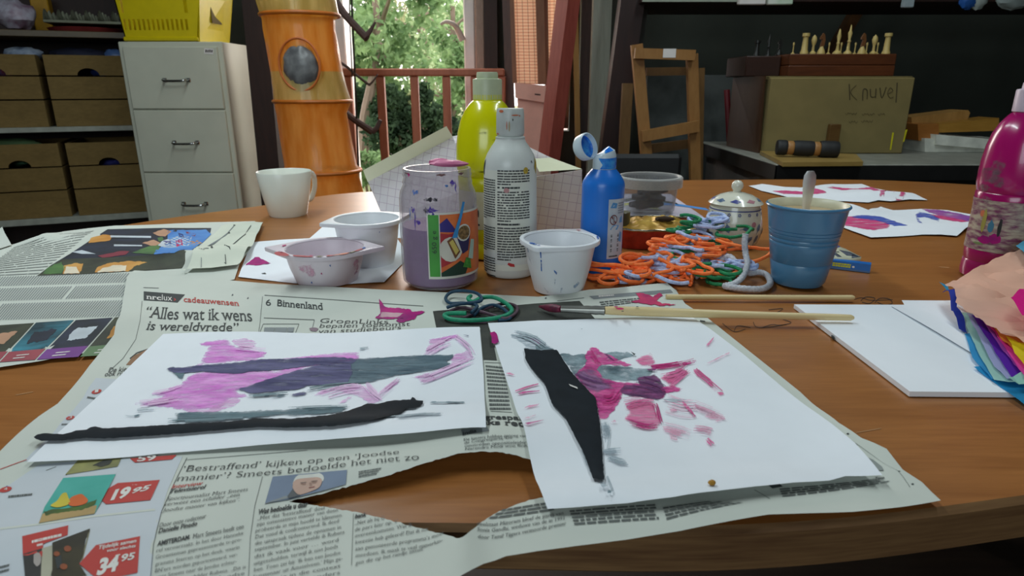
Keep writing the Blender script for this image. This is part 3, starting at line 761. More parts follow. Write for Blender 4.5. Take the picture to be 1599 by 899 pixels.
lump('cloth_bundle', 20, 222, .12, (.12, .06, .028), pm('leafgreen_cloth', (84, 110, 72), rough=.8), 10, 'pale green cloth lying in the lower left tray', 'bundle', zt2 - .035)
lump('plastic_bag', 24, 34, .12, (.085, .07, .062), pm('white_bag', (196, 192, 206), rough=.4, c2=(140, 110, 130)), 11, 'whitish plastic bag on the brown top shelf', 'bag', zC)
b = MB(); e0, e1 = lu(LP(62, 20)), lu(LP(190, 20)); M_egg = pm('egg_carton_pulp', (140, 142, 122), rough=.95, bump=.2); 
zr = zC + .032
b.grid(lambda u, v: ROT @ Vector((e0 + (e1 - e0) * u, .03 + .24 * v, zr + .012 + .045 * max(0, math.sin(u * 6 * 2 * PI)) ** .7 * (.55 + .45 * math.cos(v * 3 * 2 * PI)))), 60, 24, M_egg)
lbox(b, e0, e1, .028, .272, zr + .002, zr + .013, M_egg)
tag(b.build('egg_carton', loc=tuple(ROT @ Vector((e0, .03, zr)))), 'grey pulp egg carton upside down on the brown top shelf', 'carton')
b = MB(); b.lathe([(0, 0), (.14, .002), (.155, .018), (.15, .02), (.138, .006), (0, .005)], ROT @ Vector((lu(LP(125, 45)), .18, zC + .001)), pm('red_plastic', (150, 56, 56), rough=.4), 40)
tag(b.build('tray'), 'round red plastic tray under the egg carton', 'tray')
b = MB(); q0 = lu(LP(18, 5)); lbox(b, q0, q0 + .07, .3, .38, zC + .001, LP(40, 2, .2).z + .03, pm('amber_box', (190, 140, 20), rough=.6), .004); tag(b.build('carton'), 'amber yellow carton at the back of the top shelf', 'box')

# ================================================================ RIGHT SIDE
M_blk = pm('black_laminate', (26, 25, 24), rough=.5); M_gp = pm('grey_panel', (92, 88, 84), rough=.7)
YK = 1.92; zK = A(1300, 257, YK).z; xK = A(1213, 257, YK).x
t = thing('counter', (xK + .7, YK + .4, 0), 'black topped grey counter along the right, carrying the cardboard box', 'counter')
b = MB(); b.box((xK, YK, zK - .035), (3.0, 2.75, zK), pm('counter_top', (150, 150, 140), rough=.5), .003); b.build('worktop', t)
b = MB(); b.box((xK - .004, YK - .006, zK - .045), (3.0, YK - .0005, zK - .002), M_blk); b.box((xK - .006, YK - .006, zK - .045), (xK - .0005, 2.75, zK - .002), M_blk); b.build('edge_strip', t, smooth=0)
b = MB(); b.box((xK + .03, YK + .35, 0), (2.95, 2.72, zK - .036), M_gp); b.box((xK + .03, YK + .04, 0), (xK + .07, YK + .35, zK - .036), M_gp); b.build('cabinet_body', t, smooth=0)
# cardboard box
M_card = pm('cardboard', (136, 120, 74), rough=.85, var=.06, scale=14); M_cards = pm('cardboard_side', (104, 82, 58), rough=.9)
Yx = A(1300, 240, YK).y
Yb = None
for i in range(400):
    y = YK + i * .002
    if A(1300, 240, y).z <= zK: Yb = y; break
xl, xr = A(1198, 180, Yb).x, A(1419, 180, Yb).x; zt_ = A(1300, 121, Yb).z; Db = .34
t = thing('cardboard_box', ((xl + xr) / 2, Yb + Db / 2, zK), 'brown cardboard box with handwriting, standing on the counter', 'box')
b = MB(); b.box((xl, Yb, zK + .001), (xr, Yb + Db, zt_), M_card, .003); b.build('body', t)
b = MB(); b.box((xl - .002, Yb + .02, zt_ + .0005), (xr + .002, Yb + Db - .01, zt_ + .004), M_card, .001); b.build('lid_flap', t)
M_pen = pm('pen_ink', (60, 50, 26), rough=.8); M_ymark = pm('yellow_tape', (226, 214, 30), rough=.5)
b = MB()
def hand(pts, w=.0035):
    P = spline([A(x, y, Yb - .001) for x, y in pts], 4); b.tube(P, w / 2, M_pen, 5, flat=.3)
# "Knuvel" in ball pen strokes
hand([(1326, 131), (1327, 156)]); hand([(1337, 133), (1328, 144), (1338, 156)])
hand([(1347, 157), (1348, 140), (1354, 141), (1354, 155)]); hand([(1359, 139), (1360, 151), (1367, 150), (1368, 138)]); hand([(1368, 139), (1367, 153)])
hand([(1374, 137), (1377, 153), (1384, 136)]); hand([(1387, 146), (1394, 142), (1390, 137), (1386, 146), (1390, 153), (1395, 151)]); hand([(1401, 129), (1399, 160)])
b.build('handwriting', t, smooth=0); b = MB()
for x0_, x1_, y_ in ((1320, 1339, 177), (1346, 1366, 178), (1371, 1384, 178), (1326, 1340, 190), (1345, 1364, 189)):
    hand([(x, y_ + (2.2 if i % 2 else -1.2) * (1 if i % 3 else .4)) for i, x in enumerate(np.arange(x0_, x1_, 2.2).tolist())], .0016)
b.build('handwriting', t, smooth=0)
b = MB(); pxprism(b, [(1393.5, 207), (1396, 207), (1391.5, 234), (1389.5, 234)], Yb - .0012, .001, M_ymark); b.build('yellow_mark', t, smooth=0)
b = MB(); pxprism(b, [(1414, 203), (1417, 202), (1412, 221), (1410, 222)], Yb - .0012, .001, M_ymark); b.build('yellow_mark', t, smooth=0)
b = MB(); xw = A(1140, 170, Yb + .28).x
b.prism([A(1148, 117, Yb + .3), A(1196, 119, Yb + .02), Vector((A(1187, 237, Yb + .02).x, Yb + .02, zK + .001)), Vector((A(1137, 226, Yb + .3).x, Yb + .3, zK + .001))], (-.008, -.004, 0), wood('brown_panel', (60, 40, 28), (84, 58, 42), sc=(14, 14, 2)))  # dark panel added over the box's left side so that face stays dark
tag(b.build('flat_panel', smooth=0), 'dark brown panel added over the left side of the cardboard box', 'board')
# chess set case on the box
M_case = wood('chess_case', (70, 36, 18), (104, 56, 28), sc=(3, 20, 20), rough=.45); M_case2 = wood('chess_case_dark', (40, 22, 16), (58, 32, 22), sc=(3, 20, 20), rough=.5)
zc0 = zt_ + .0045; cx0, cx1 = A(1232, 100, Yb + .025).x, A(1399, 100, Yb + .025).x; zc1 = A(1320, 84, Yb + .025).z
t = thing('chess_case', ((cx0 + cx1) / 2, Yb + .12, zc0), 'flat brown wooden chess case on top of the cardboard box', 'case')
b = MB(); b.box((cx0, Yb + .025, zc0), (cx1, Yb + .30, (zc0 + zc1) / 2 - .001), M_case, .003); b.build('lower_half', t)
b = MB(); b.box((cx0 + .002, Yb + .026, (zc0 + zc1) / 2), (cx1, Yb + .30, zc1), M_case, .003); b.build('upper_half', t)
b = MB(); ex0 = A(1165, 100, Yb + .09).x; b.box((ex0, Yb + .09, zc0), (cx0 - .002, Yb + .30, zc1 - .004), M_case2, .003); tag(b.build('case_dark_side'), 'dark left side of the brown chess case, built as a separate block', 'box')  # left side of the case as its own block, made darker by colour
M_iv = pm('boxwood', (206, 180, 110), rough=.45, var=.06); M_ivd = pm('brown_boxwood', (120, 76, 40), rough=.45); M_eb = pm('ebony', (30, 30, 28), rough=.4)
PIECES = {
 'rook': [(0, 0), (.0115, 0), (.0115, .006), (.009, .012), (.007, .05), (.0075, .054), (.0105, .056), (.0105, .066), (.007, .066), (.007, .060), (0, .060)],
 'bishop': [(0, 0), (.0095, 0), (.0095, .004), (.004, .010), (.0032, .026), (.006, .034), (.008, .044), (.006, .054), (.0015, .060), (0, .062)],
 'knight': [(0, 0), (.0115, 0), (.0115, .004), (.009, .012), (.005, .022), (.003, .026), (0, .026)],
 'queen': [(0, 0), (.0125, 0), (.012, .005), (.005, .012), (.0035, .03), (.005, .034), (.0032, .04), (.006, .056), (.004, .066), (.002, .078), (0, .08)],
 'king': [(0, 0), (.0115, 0), (.011, .005), (.005, .012), (.0035, .036), (.0055, .04), (.0032, .046), (.006, .066), (.003, .075), (.0015, .09), (0, .092)],
 'pawn': [(0, 0), (.006, 0), (.006, .004), (.002, .008), (.0016, .03), (.003, .034), (.0022, .04), (0, .041)]}
def piece(kind, px, dy, m, label, sc_=1.0):
    y = Yb + dy; x = A(px, 78, y).x; zb = (zc1 if x > cx0 else zc1 - .004) + .0005
    b = MB(); b.lathe([(r * sc_ * 1.15, z * sc_) for r, z in PIECES[kind]], (x, y, zb), m, 16)
    if kind == 'knight':
        b.prism([(x - .006 * sc_, y - .004, zb + .024 * sc_), (x + .006 * sc_, y - .004, zb + .024 * sc_), (x + .008 * sc_, y - .004, zb + .045 * sc_), (x + .004 * sc_, y - .004, zb + .062 * sc_), (x - .001 * sc_, y - .004, zb + .066 * sc_), (x - .009 * sc_, y - .004, zb + .052 * sc_), (x - .008 * sc_, y - .004, zb + .046 * sc_), (x - .001, y - .004, zb + .048 * sc_), (x - .004 * sc_, y - .004, zb + .034 * sc_)], (0, .008, 0), M_ivd if m is M_iv else m)
    tag(b.build(kind, loc=(x, y, zb)), label, 'chess piece', 'chess pieces on the case')
for kd, px, dy, lab in (('rook', 1256, .06, 'pale rook at the left end of the back row of chess pieces'), ('bishop', 1269.5, .06, 'pale bishop next to the left rook'), ('knight', 1282.5, .06, 'pale knight with a brown head right of the left bishop'),
    ('queen', 1307.5, .06, 'pale tall queen left of the tallest chess piece'), ('king', 1324, .06, 'pale king, the tallest chess piece of all'), ('knight', 1346, .06, 'pale knight right of the king'), ('bishop', 1364, .06, 'pale bishop left of the right-end rook'), ('rook', 1384, .06, 'pale rook at the right end of the chess row')):
    piece(kd, px, dy, M_iv, lab)
for px, lab in ((1238.5, 'thin pale pawn left of the left rook'), (1294, 'thin pale pawn between left knight and queen'), (1313, 'thin pale pawn between queen and king'), (1335, 'thin pale pawn right of the king'), (1353, 'thin pale pawn right of the right knight'), (1370, 'thin pale pawn right of the right bishop')):
    piece('pawn', px, .12, M_iv, lab)
for kd, px, lab in (('rook', 1182, 'ebony rook on the dark side of the chess case, leftmost black piece'), ('king', 1200, 'ebony king on the dark side of the chess case'), ('knight', 1217, 'ebony knight on the dark side of the chess case, nearest the pale pieces')):
    piece(kd, px, .15, M_eb, lab, .8)
# board, mallet and blocks on the counter front
M_bd = wood('yellow_board', (146, 118, 60), (172, 142, 84), sc=(3, 20, 20))
b = MB(); b.prism([Vector((*U(x, y, zK + .001).xy, zK + .001)) for x, y in ((1222, 260), (1347, 259), (1336, 246), (1186, 241))], (0, 0, .012), M_bd)
tag(b.build('flat_panel', smooth=0), 'short yellow wooden board under the black mallet', 'board')
M_rub = pm('black_rubber', (30, 30, 32), rough=.6); M_hw = wood('mallet_wood', (150, 104, 56), (178, 130, 78), sc=(6, 6, 6))
ym = U(1262, 246, zK + .013).y; pa, pb = A(1213, 230, ym + .03), A(1308, 236, ym); rm = .0235
pa.z = max(pa.z, zK + .014 + rm); pb.z = zK + .0135 + rm; 
t = thing('mallet', tuple(pb), 'black and wood ringed mallet lying on the counter before the box', 'mallet')
seg_ = ((0, .16, M_rub, rm, 'head_end'), (.16, .27, M_hw, rm * .9, 'wood_ring'), (.27, .60, M_rub, rm, 'black_band'), (.60, .70, M_hw, rm * .9, 'wood_ring'), (.70, 1.0, M_rub, rm * 1.08, 'head_end'))
for a_, c_, m_, r_, nm in seg_:
    b = MB(); q = [pa.lerp(pb, a_ + (c_ - a_) * k / 6) for k in range(7)]; b.tube(q, [r_ * .93, r_, r_, r_, r_, r_, r_ * .93], m_, 20); b.build(nm, t)
b = MB(); yb_ = Yb - .03; b.box((A(1295, 210, yb_).x, yb_, zK + .0135), (A(1312, 210, yb_).x, yb_ + .02, A(1300, 194, yb_).z), wood('walnut_block', (84, 58, 28), (108, 78, 40), sc=(6, 6, 20)), .002); b.V = [(x, y, z) for x, y, z in b.V]
tag(b.build('wooden_block'), 'upright brown wooden block behind the right end of the mallet', 'block')
def onK(name, q, d, m, label, cat, lift=0.0, group=None):
    """piece lying on the counter: outline in picture pixels on the plane y=d[0], pushed back by d[1]"""
    P = [A(x, y, d[0]) for x, y in q]; zmin = min(p.z for p in P); P = [Vector((p.x, p.y, p.z - zmin + zK + .001 + lift)) if lift is not None else p for p in P]
    b = MB(); b.prism(P[::-1], (0, d[1], 0), m); return tag(b.build(name, smooth=0), label, cat, group)
M_pl = wood('ochre_plank', (150, 106, 40), (182, 134, 60), sc=(3, 20, 20))
yq = Yb + .05
t = onK('box', [(1443, 243), (1443, 222), (1600, 226), (1600, 243)], (yq, .22), pm('white_box', (226, 226, 214), rough=.6), 'long low white box on the counter right of the cardboard box', 'box')
b = MB(); P = [A(x, y, yq - .012) for x, y in ((1462, 210), (1570, 219), (1570, 235), (1462, 226))]; b.prism(P[::-1], (0, .25, 0), pm('white_lid', (236, 236, 224), rough=.6)); b.build('lid', t, smooth=0)
zbt = A(1443, 222, yq).z; P = [A(x, y, yq + .02) for x, y in ((1433, 194), (1466, 193), (1466, 219), (1434, 221))]; P = [Vector((p.x, p.y, max(p.z, zbt + .004))) for p in P]
b = MB(); b.prism(P[::-1], (0, .12, 0), wood('orange_block', (150, 92, 40), (172, 112, 54), sc=(6, 20, 20))); tag(b.build('wooden_block', smooth=0), 'square orange-brown wooden block end beside the cardboard box', 'block', None)
b = MB(); b.prism([A(x, y, yq + .03) for x, y in ((1466, 194), (1560, 184), (1560, 204), (1466, 207))][::-1], (0, .10, 0), M_pl); tag(b.build('wooden_plank', smooth=0), 'ochre plank running behind the pink paint bottle', 'plank', None)
b = MB(); b.prism([A(x, y, yq + .09) for x, y in ((1423, 183), (1512, 172), (1515, 176), (1511, 187), (1425, 199))][::-1], (0, .10, 0), M_ylw); tag(b.build('wooden_plank', smooth=0), 'rough ended pine plank uppermost on the stacked planks', 'plank', None)
# upper shelf at the right
Ys = 2.6; zs_ = A(1300, 3, Ys).z
b = MB(); b.box((A(1003, 3, Ys).x, Ys, zs_), (3.05, Ys + .45, zs_ + .03), M_dkt, .002); b.box((A(1003, 3, Ys).x, Ys - .004, zs_), (A(1150, 3, Ys).x, Ys - .0005, zs_ + .03), pm('grey_edge', (158, 166, 150), rough=.6))
tag(b.build('wall_shelf', smooth=0), 'dark shelf at the top right above the chess set', 'shelf')
def onS(name, px0, px1, h, m, label, cat, d=.15):
    b = MB(); b.box((A(px0, 0, Ys).x, Ys - .01, zs_ + .031), (A(px1, 0, Ys).x, Ys + d, zs_ + .031 + h), m, .004); tag(b.build(name), label, cat)
    return b
b = MB(); b.box((A(1150, 0, Ys).x, Ys - .03, zs_ - .012), (A(1192, 0, Ys).x, Ys - .006, zs_ + .1), M_white, .003); tag(b.build('paper_label'), 'white card hanging over the edge of the upper shelf', 'card')
b = MB(); b.box((A(1195, 0, Ys).x, Ys - .03, zs_ - .012), (A(1234, 0, Ys).x, Ys - .006, zs_ + .1), pm('green_white', (150, 196, 150), rough=.6, c2=(220, 226, 214), scale=9), .003); tag(b.build('paper_label'), 'green and white card beside the white one on the upper shelf', 'card')
b = MB(); b.box((A(1406, 0, Ys).x, Ys - .03, zs_ - .022), (A(1422, 0, Ys).x, Ys - .006, zs_ + .1), pm('pale_blue_card', (176, 190, 196), rough=.6), .003); tag(b.build('paper_label'), 'pale blue card at the right part of the upper shelf', 'card')
for px, c, sd, lab in ((1512, (30, 90, 170), 31, 'blue bag drooping over the upper shelf edge'), (1528, (170, 180, 176), 32, 'small pale bag right of the blue bag'), (1582, (150, 160, 158), 33, 'greyish crumpled paper at the far right of the upper shelf')):
    b = MB(); c_ = A(px, 1, Ys - .02); blob(b, c_, (.03 if sd < 33 else .06, .02, .03), pm('shelf_bag%d' % sd, c, rough=.6), sd); tag(b.build('bag'), lab, 'bag')
# wooden rack (easel-like frame)
M_rk = wood('rack_wood', (134, 92, 48), (162, 118, 68), sc=(14, 14, 4)); M_rkd = wood('rack_wood_dark', (98, 70, 38), (122, 90, 52), sc=(14, 14, 4))
t = thing('wooden_rack', tuple(Vector((A(1045, 200, 2.35).x, 2.4, 0))), 'freestanding pine ladder-like rack between the maroon plank and the counter', 'rack')
def rbar(nm, a, c, w, Y, d, m, ext=False):
    p, q = A(*a, Y), A(*c, Y)
    if ext: q = p + (q - p) * (p.z / (p.z - q.z))
    h = rad(w, Y, .9); b = MB(); dr = (q - p).normalized(); n_ = Vector((-dr.z, 0, dr.x)) * h
    b.prism([p - n_, p + n_, q + n_, q - n_], (0, d, 0), m); return b.build(nm, t, smooth=0)
rbar('upright', (995, 69), (1010, 240), 17, 2.36, .03, M_rk, True); rbar('upright', (1082, 84), (1086, 240), 16, 2.36, .03, M_rk, True)
o = rbar('rung', (992, 83), (1086, 86), 15, 2.33, .028, M_rk); rbar('rung', (1004, 213), (1092, 197), 17, 2.33, .028, M_rk); rbar('rung', (1010, 112), (1076, 111), 12, 2.41, .02, M_rkd); rbar('rung', (1018, 232), (1084, 224), 14, 2.41, .02, M_rkd)
rbar('upright', (981, 130), (974, 250), 16, 2.6, .03, M_rkd, True); rbar('upright', (1096, 106), (1094, 220), 9, 2.5, .03, M_rkd, True)
b = MB(); b.prism([A(x, y, 2.328) for x, y in ((1036, 76), (1056, 76), (1055, 90), (1035, 90))][::-1], (0, .001, 0), M_white); b.build('tape', t, smooth=0)
# grey slab behind, red rod, black chair
b = MB(); b.box((A(1010, 150, 2.90).x, 2.90, 0), (A(1150, 150, 2.90).x, 2.94, A(1100, 117, 2.90).z), pm('grey_slab', (96, 100, 98), rough=.9, scale=6, c2=(64, 68, 66)), .003); tag(b.build('grey_panel'), 'grey panel standing behind the wooden rack', 'panel')
b = MB(); b.tube([A(1135, 140, 2.72), Vector((A(1139, 222, 2.72).x, 2.72, zK + .001))], .012, pm('red_rod', (110, 24, 34), rough=.5)); tag(b.build('red_rod'), 'thin dark red rod left of the brown panel', 'rod')
xc, yc = A(1042, 255, 1.95).x, 1.95
t = thing('chair', (xc, yc, 0), 'black chair standing behind the far edge of the table', 'chair')
zb_ = A(1040, 250, 1.95).z
b = MB(); b.box((xc - .19, yc + .17, zb_ - .20), (xc + .09, yc + .2, zb_), M_rub, .012); b.build('backrest', t)
b = MB(); b.box((xc - .20, yc - .2, .43), (xc + .14, yc + .18, .47), M_rub, .012); b.build('seat', t)
for sx in (-.18, .07):
    for sy in (-.17, .185):
        b = MB(); b.tube([(xc + sx, yc + sy, 0), (xc + sx, yc + sy, .43 if sy < 0 else zb_ - .03)], .012, M_rub, 10); b.build('leg', t)
# ================================================================ THE TABLE
M_tab = wood('table_veneer', (140, 86, 40), (172, 112, 58), sc=(3, 38, 38), rough=.33, spec=.45, bump=.015, fine=9)
M_tedge = wood('table_edge', (90, 60, 38), (138, 104, 68), sc=(5, 5, 90), rough=.5)
OUT = [(-.20, .293), (-.034, .288), (.13, .287), (.293, .312), (.55, .37), (.95, .53), (1.28, .80), (1.40, 1.10), (1.33, 1.36), (1.10, 1.54), (.84, 1.625), (.35, 1.607), (.077, 1.538), (-.341, 1.424), (-.502, 1.25), (-.637, 1.104), (-.755, .915), (-.80, .70), (-.70, .49), (-.45, .345)]
TO = [Vector((p.x, p.y)) for p in smooth_closed([Vector((x, y)) for x, y in OUT], 8)]
def inset(poly, d):
    out = []; n = len(poly)
    for i in range(n):
        t = (poly[(i + 1) % n] - poly[i - 1]).normalized(); out.append(poly[i] + Vector((-t.y, t.x)) * d)
    return out
t_table = thing('table', (.3, .95, 0), 'large oval brown wooden work table covered with art things', 'table')
b = MB(); ly = [(inset(TO, .004), TZ), (TO, TZ - .003), (TO, TZ - .026), (inset(TO, .004), TZ - .03)]; n = len(TO)
vs = [(p.x, p.y, z) for q, z in ly for p in q]
b.add(vs, [tuple(range(n))], M_tab)
b.add(vs, [(k * n + i, (k + 1) * n + i, (k + 1) * n + (i + 1) % n, k * n + (i + 1) % n) for k in range(3) for i in range(n)] + [tuple(3 * n + i for i in range(n))[::-1]], M_tedge)
FL = lambda x, y: 0.0
M_scr = pm('ink_scribble', (58, 36, 22), rough=.7)
def scr(pts, w=1.0): line_px(b, [tuple(p) for p in spline(pts, 6)], w, FL, .0004, M_scr)
# doodles drawn on the bare table
scr([(1344, 470), (1352, 464), (1366, 466), (1358, 474), (1346, 472)]); scr([(1366, 473), (1374, 466), (1388, 467), (1393, 474), (1380, 476), (1370, 472)]); scr([(1334, 468), (1345, 465), (1360, 469), (1394, 468)], .7)
for q in ([(1128, 505), (1146, 518), (1164, 514)], [(1176, 503), (1186, 512), (1234, 505), (1222, 499)], [(1146, 518), (1152, 509), (1172, 512)], [(1190, 512), (1205, 507), (1216, 508), (1228, 507)], [(1200, 484), (1222, 482), (1214, 488)]): scr(q, .9)
M_pale = pm('scratch', (190, 140, 90), rough=.6)
line_px(b, [(1336, 676), (1376, 669)], 1.2, FL, .0003, M_pale); line_px(b, [(25, 617), (52, 612)], 1.0, FL, .0003, M_pale); line_px(b, [(1466, 417), (1482, 418)], 1.0, FL, .0003, M_pale)
b.build('tabletop', t_table)
for x, y in ((-.45, .6), (.75, .62), (-.3, 1.28), (1.0, 1.3)):
    b = MB(); b.box((x - .03, y - .03, 0), (x + .03, y + .03, TZ - .0305), M_tedge, .004); b.build('leg', t_table)

# ================================================================ PAPER HEIGHTS
def bump(px, py, sx, sy, amp, ang=0):
    p = U(px, py); return (p.x, p.y, sx, sy, amp, math.cos(R(ang)), math.sin(R(ang)))
def bumps(base, L):
    def f(x, y):
        z = base
        for bx, by, sx, sy, a, c, s in L:
            dx, dy = x - bx, y - by; u = dx * c + dy * s; v = -dx * s + dy * c
            e = (u / sx) ** 2 + (v / sy) ** 2
            if e < 14: z += a * math.exp(-e)
        return z + .0006 * math.sin(x * 31 + y * 17) + .0006
    return f
zBack = bumps(.0012, [bump(290, 405, .05, .025, .010), bump(380, 380, .03, .05, .008), bump(60, 375, .06, .03, .008), bump(100, 556, .08, .03, .0012)])
_zm = bumps(.0030, [bump(770, 705, .05, .028, .011), bump(620, 742, .05, .02, .006), bump(20, 690, .03, .06, .006), bump(1395, 715, .02, .035, .012, 30), bump(1330, 665, .02, .02, .004),
                      bump(225, 430, .04, .012, .002), bump(180, 520, .02, .05, .006), bump(720, 868, .010, .05, .005), bump(1010, 448, .05, .015, .005), bump(560, 452, .10, .012, .003), bump(100, 860, .05, .03, .005), bump(1000, 815, .12, .018, .003)])
zMain = _zm
pB = [bump(600, 690, .07, .02, .008), bump(740, 664, .03, .02, .006), bump(90, 716, .03, .02, .002)]
_c1 = bumps(.0012, pB)
zLeft = lambda x, y: max(zMain(x, y), .0) + _c1(x, y)
_c2 = bumps(.0012, [bump(960, 795, .10, .014, .006), bump(1385, 735, .03, .03, .008), bump(1290, 655, .02, .04, .003), bump(1200, 765, .06, .014, .005), bump(800, 740, .012, .06, .003)])
zRight = lambda x, y: max(zMain(x, y), .0) + _c2(x, y)

# ================================================================ NEWSPAPER IN FRONT
M_news = pm('newsprint', (208, 212, 203), rough=.85, var=.03, scale=9, bump=.04, spec=.2)
M_ink = pm('print_ink', (58, 62, 62), rough=.8, var=.02); M_body = pm('body_type', (96, 100, 98), rough=.85, var=.02); M_rule = pm('print_rule', (120, 124, 120), rough=.85)
M_pred = pm('print_red', (190, 58, 50), rough=.7, var=.05); M_pwht = pm('print_white', (232, 228, 222), rough=.8); M_lil = pm('print_lilac', (200, 206, 212), rough=.85, var=.02); M_pgrey = pm('print_grey', (140, 146, 148), rough=.8)
M_pdark = pm('print_photo_dark', (62, 64, 56), rough=.75, scale=60, c2=(48, 50, 46))
MAIN = [(210, 422), (300, 433), (400, 441), (500, 447), (600, 452), (690, 456), (760, 459), (840, 463), (880, 459), (920, 452), (985, 446), (1042, 442), (1056, 453), (1070, 474), (1106, 497), (1180, 556), (1250, 612), (1310, 660), (1345, 682), (1385, 697), (1412, 722), (1440, 752), (1469, 781), (1410, 791), (1330, 799), (1260, 801), (1200, 803), (1130, 815), (1060, 829), (980, 842), (900, 852), (840, 860), (790, 868), (755, 880), (722, 897), (700, 912), (560, 935), (300, 950), (60, 940), (-70, 925), (-60, 760), (0, 704), (30, 675), (60, 650), (90, 630), (140, 570), (160, 545), (178, 522), (186, 495), (194, 455), (198, 432)]
HOLE = [(450, 783), (500, 771), (560, 755), (620, 737), (680, 718), (710, 709), (740, 705), (780, 705), (806, 710), (828, 717), (850, 726), (862, 776), (842, 777), (815, 784), (780, 798), (752, 814), (736, 828), (718, 841), (690, 833), (640, 820), (600, 809), (560, 800), (500, 790)]
b = MB(); sheet(b, MAIN, zMain, M_news, holes=[jag(HOLE, 1.6, 3, step=5)], step=.0055, edge=.006)
E1, E2, E3, E4, E5 = .0003, .0005, .0007, .0009, .0011
D = lambda q, m, off=E1, st=.0045: decal(b, q, zMain, off, m, st)
def T(s_, bl, br, tl, m=None, off=E2, **kw): text_px(b, s_, bl, br, tl, zMain, off, m or M_ink, **kw)
def B(tl, tr, br, bl, rows, seed=1, m=None, **kw): bars_px(b, tl, tr, br, bl, rows, zMain, E2, m or M_body, seed=seed, **kw)
L_ = lambda pts, w=1.0, m=None: line_px(b, pts, w, zMain, E1, m or M_rule)
SR = dict(serif=.055, res=4)
# upper part of the page
D([(224.5, 455), (289, 460), (277.5, 472.5), (224.5, 469)], M_ink)
T('nrc', (228.5, 467), (252, 469), (228.5, 459.5), M_pwht, bold=.02, serif=.05); T('lux', (253, 469), (269, 470.4), (253, 459.5), M_pwht); T('›', (271, 469.8), (275, 470), (271, 464), M_pred, bold=.02)
T('cadeauwensen', (287, 471.5), (374, 478), (287, 463), M_pred, bold=.01, **SR)
T('“Alles wat ik wens', (228, 494.5), (396, 502), (230, 478.5), bold=.002, shear=.22, serif=.05, res=5)
T('is wereldvrede”', (228, 515), (375, 518), (230, 499.5), bold=.002, shear=.22, serif=.05, res=5)
L_([(224, 449), (248, 450)]); L_([(222, 470), (219, 500), (212, 530), (192, 560), (170, 580)], .8); L_([(410, 463), (406, 505), (404, 519)], .8)
T('6', (415, 477), (423, 477.6), (415.5, 467), **SR); T('Binnenland', (433, 478), (505, 484), (433.5, 467.5), bold=.008, **SR)
L_([(413, 461), (520, 468), (600, 474), (661, 478)], 1.1); L_([(412, 496.5), (491, 499.5)], 1.2); L_([(491, 499.5), (488, 512)], .9)
L_([(411, 506), (467, 506), (461, 521)], .9); L_([(411, 506), (405, 521)], .9); B((413, 511), (460, 511), (458, 519), (412, 519), 1, 3, M_pgrey, fill=.9, w0=.3, w1=.5)
D(jag([(483, 513), (492, 512), (498, 514), (494, 518), (485, 517)], .8, 5), pm('purple_smudge', (150, 128, 140), rough=.8), E2)
T('GroenLinks', (499, 504), (606, 506), (502, 497), bold=-.01, **SR); T('bepalen toekomst', (497.5, 512), (640, 509), (500.5, 505.5), bold=-.01, **SR); T('van studiebeurs', (496, 520.5), (626, 514.5), (499, 514), bold=-.01, **SR)
# dark printed photographs and right strip
D([(676, 486), (720, 482), (760, 481), (835, 474), (905, 470), (930, 499), (880, 502), (800, 504), (762, 507), (769, 530), (776, 563), (755, 562), (750, 512), (682, 516)], M_pdark)
D([(920, 462.5), (1047, 452), (1051, 457), (927, 467.5)], M_pgrey); B((934, 461), (958, 459), (959, 462), (935, 464), 1, 2, M_pwht, fill=.6)
L_([(870, 470), (912, 465)], .8); B((935, 470), (1000, 464), (1005, 471), (940, 480), 3, 9)
D([(1093, 500), (1101, 501), (1101, 503), (1093, 502)], M_ink)
B((758, 568), (786, 571), (798, 640), (765, 640), 12, 4); L_([(757, 566), (783, 567)], .8); L_([(766, 642), (800, 644)], .8)
T('Congrespartij', (722, 656), (835, 658), (722, 647), bold=.02, **SR); T('steeks reces', (722, 666), (840, 670), (723, 657), bold=.02, **SR)
D([(720, 671), (760, 666), (764, 673), (722, 680)], M_pgrey, E1)
T('India', (723, 680.5), (744, 675), (723, 675), bold=.02)
for k, (s_, br) in enumerate((('De kiezers hebben genoeg van', (822, 683)), ('de Congrespartij. De', (800, 685.5)), ('omstreden oppositieleider', (822, 693.5)), ('Narendra Modi won flink', (824, 698)))):
    T(s_, (724 + k * .6, 689 + k * 4.9), br, (724.4 + k * .6, 684.8 + k * 4.9), M_body, serif=.05)
T('De kiezers', (169, 582), (215, 579), (172, 574)); T('ook rijker', (163, 588), (205, 586), (166, 580.5))
D([(197, 570), (208, 556), (231, 545), (228, 555), (214, 570)], pm('print_portrait', (160, 120, 90), rough=.8)); L_([(203, 560), (214, 551), (232, 545)], 1.6, M_ink)
# left advertisement strip above
D([(150, 590), (185, 592), (120, 655), (60, 720), (38, 720), (100, 655)], M_lil, E1 * .5)
for px, py, w in ((151, 612, 8), (110, 653, 7), (9, 765, 10)):
    D([(px + w * math.cos(a * .52), py + w * .42 * math.sin(a * .52) - .2 * w * math.cos(a * .52)) for a in range(12)], M_pred, E2); T('%d' % {151: 1, 110: 3, 9: 4}[px], (px - 3, py + 2), (px + 2.5, py + 1), (px - 2, py - 2.5), M_pwht, E3)
L_([(0, 733), (30, 722), (42, 718)], 1.0, M_pred); L_([(72, 735), (88, 729)], .9)
B((138, 617), (152, 619), (148, 624), (136, 622), 1, 6); B((98, 660), (108, 660), (106, 664), (96, 664), 1, 7)
B((14, 771), (52, 768), (50, 774), (13, 778), 1, 8); L_([(0, 766), (12, 759)], 1.5, pm('print_blue', (60, 110, 170))); B((-10, 884), (16, 878), (14, 892), (-12, 899), 2, 11)
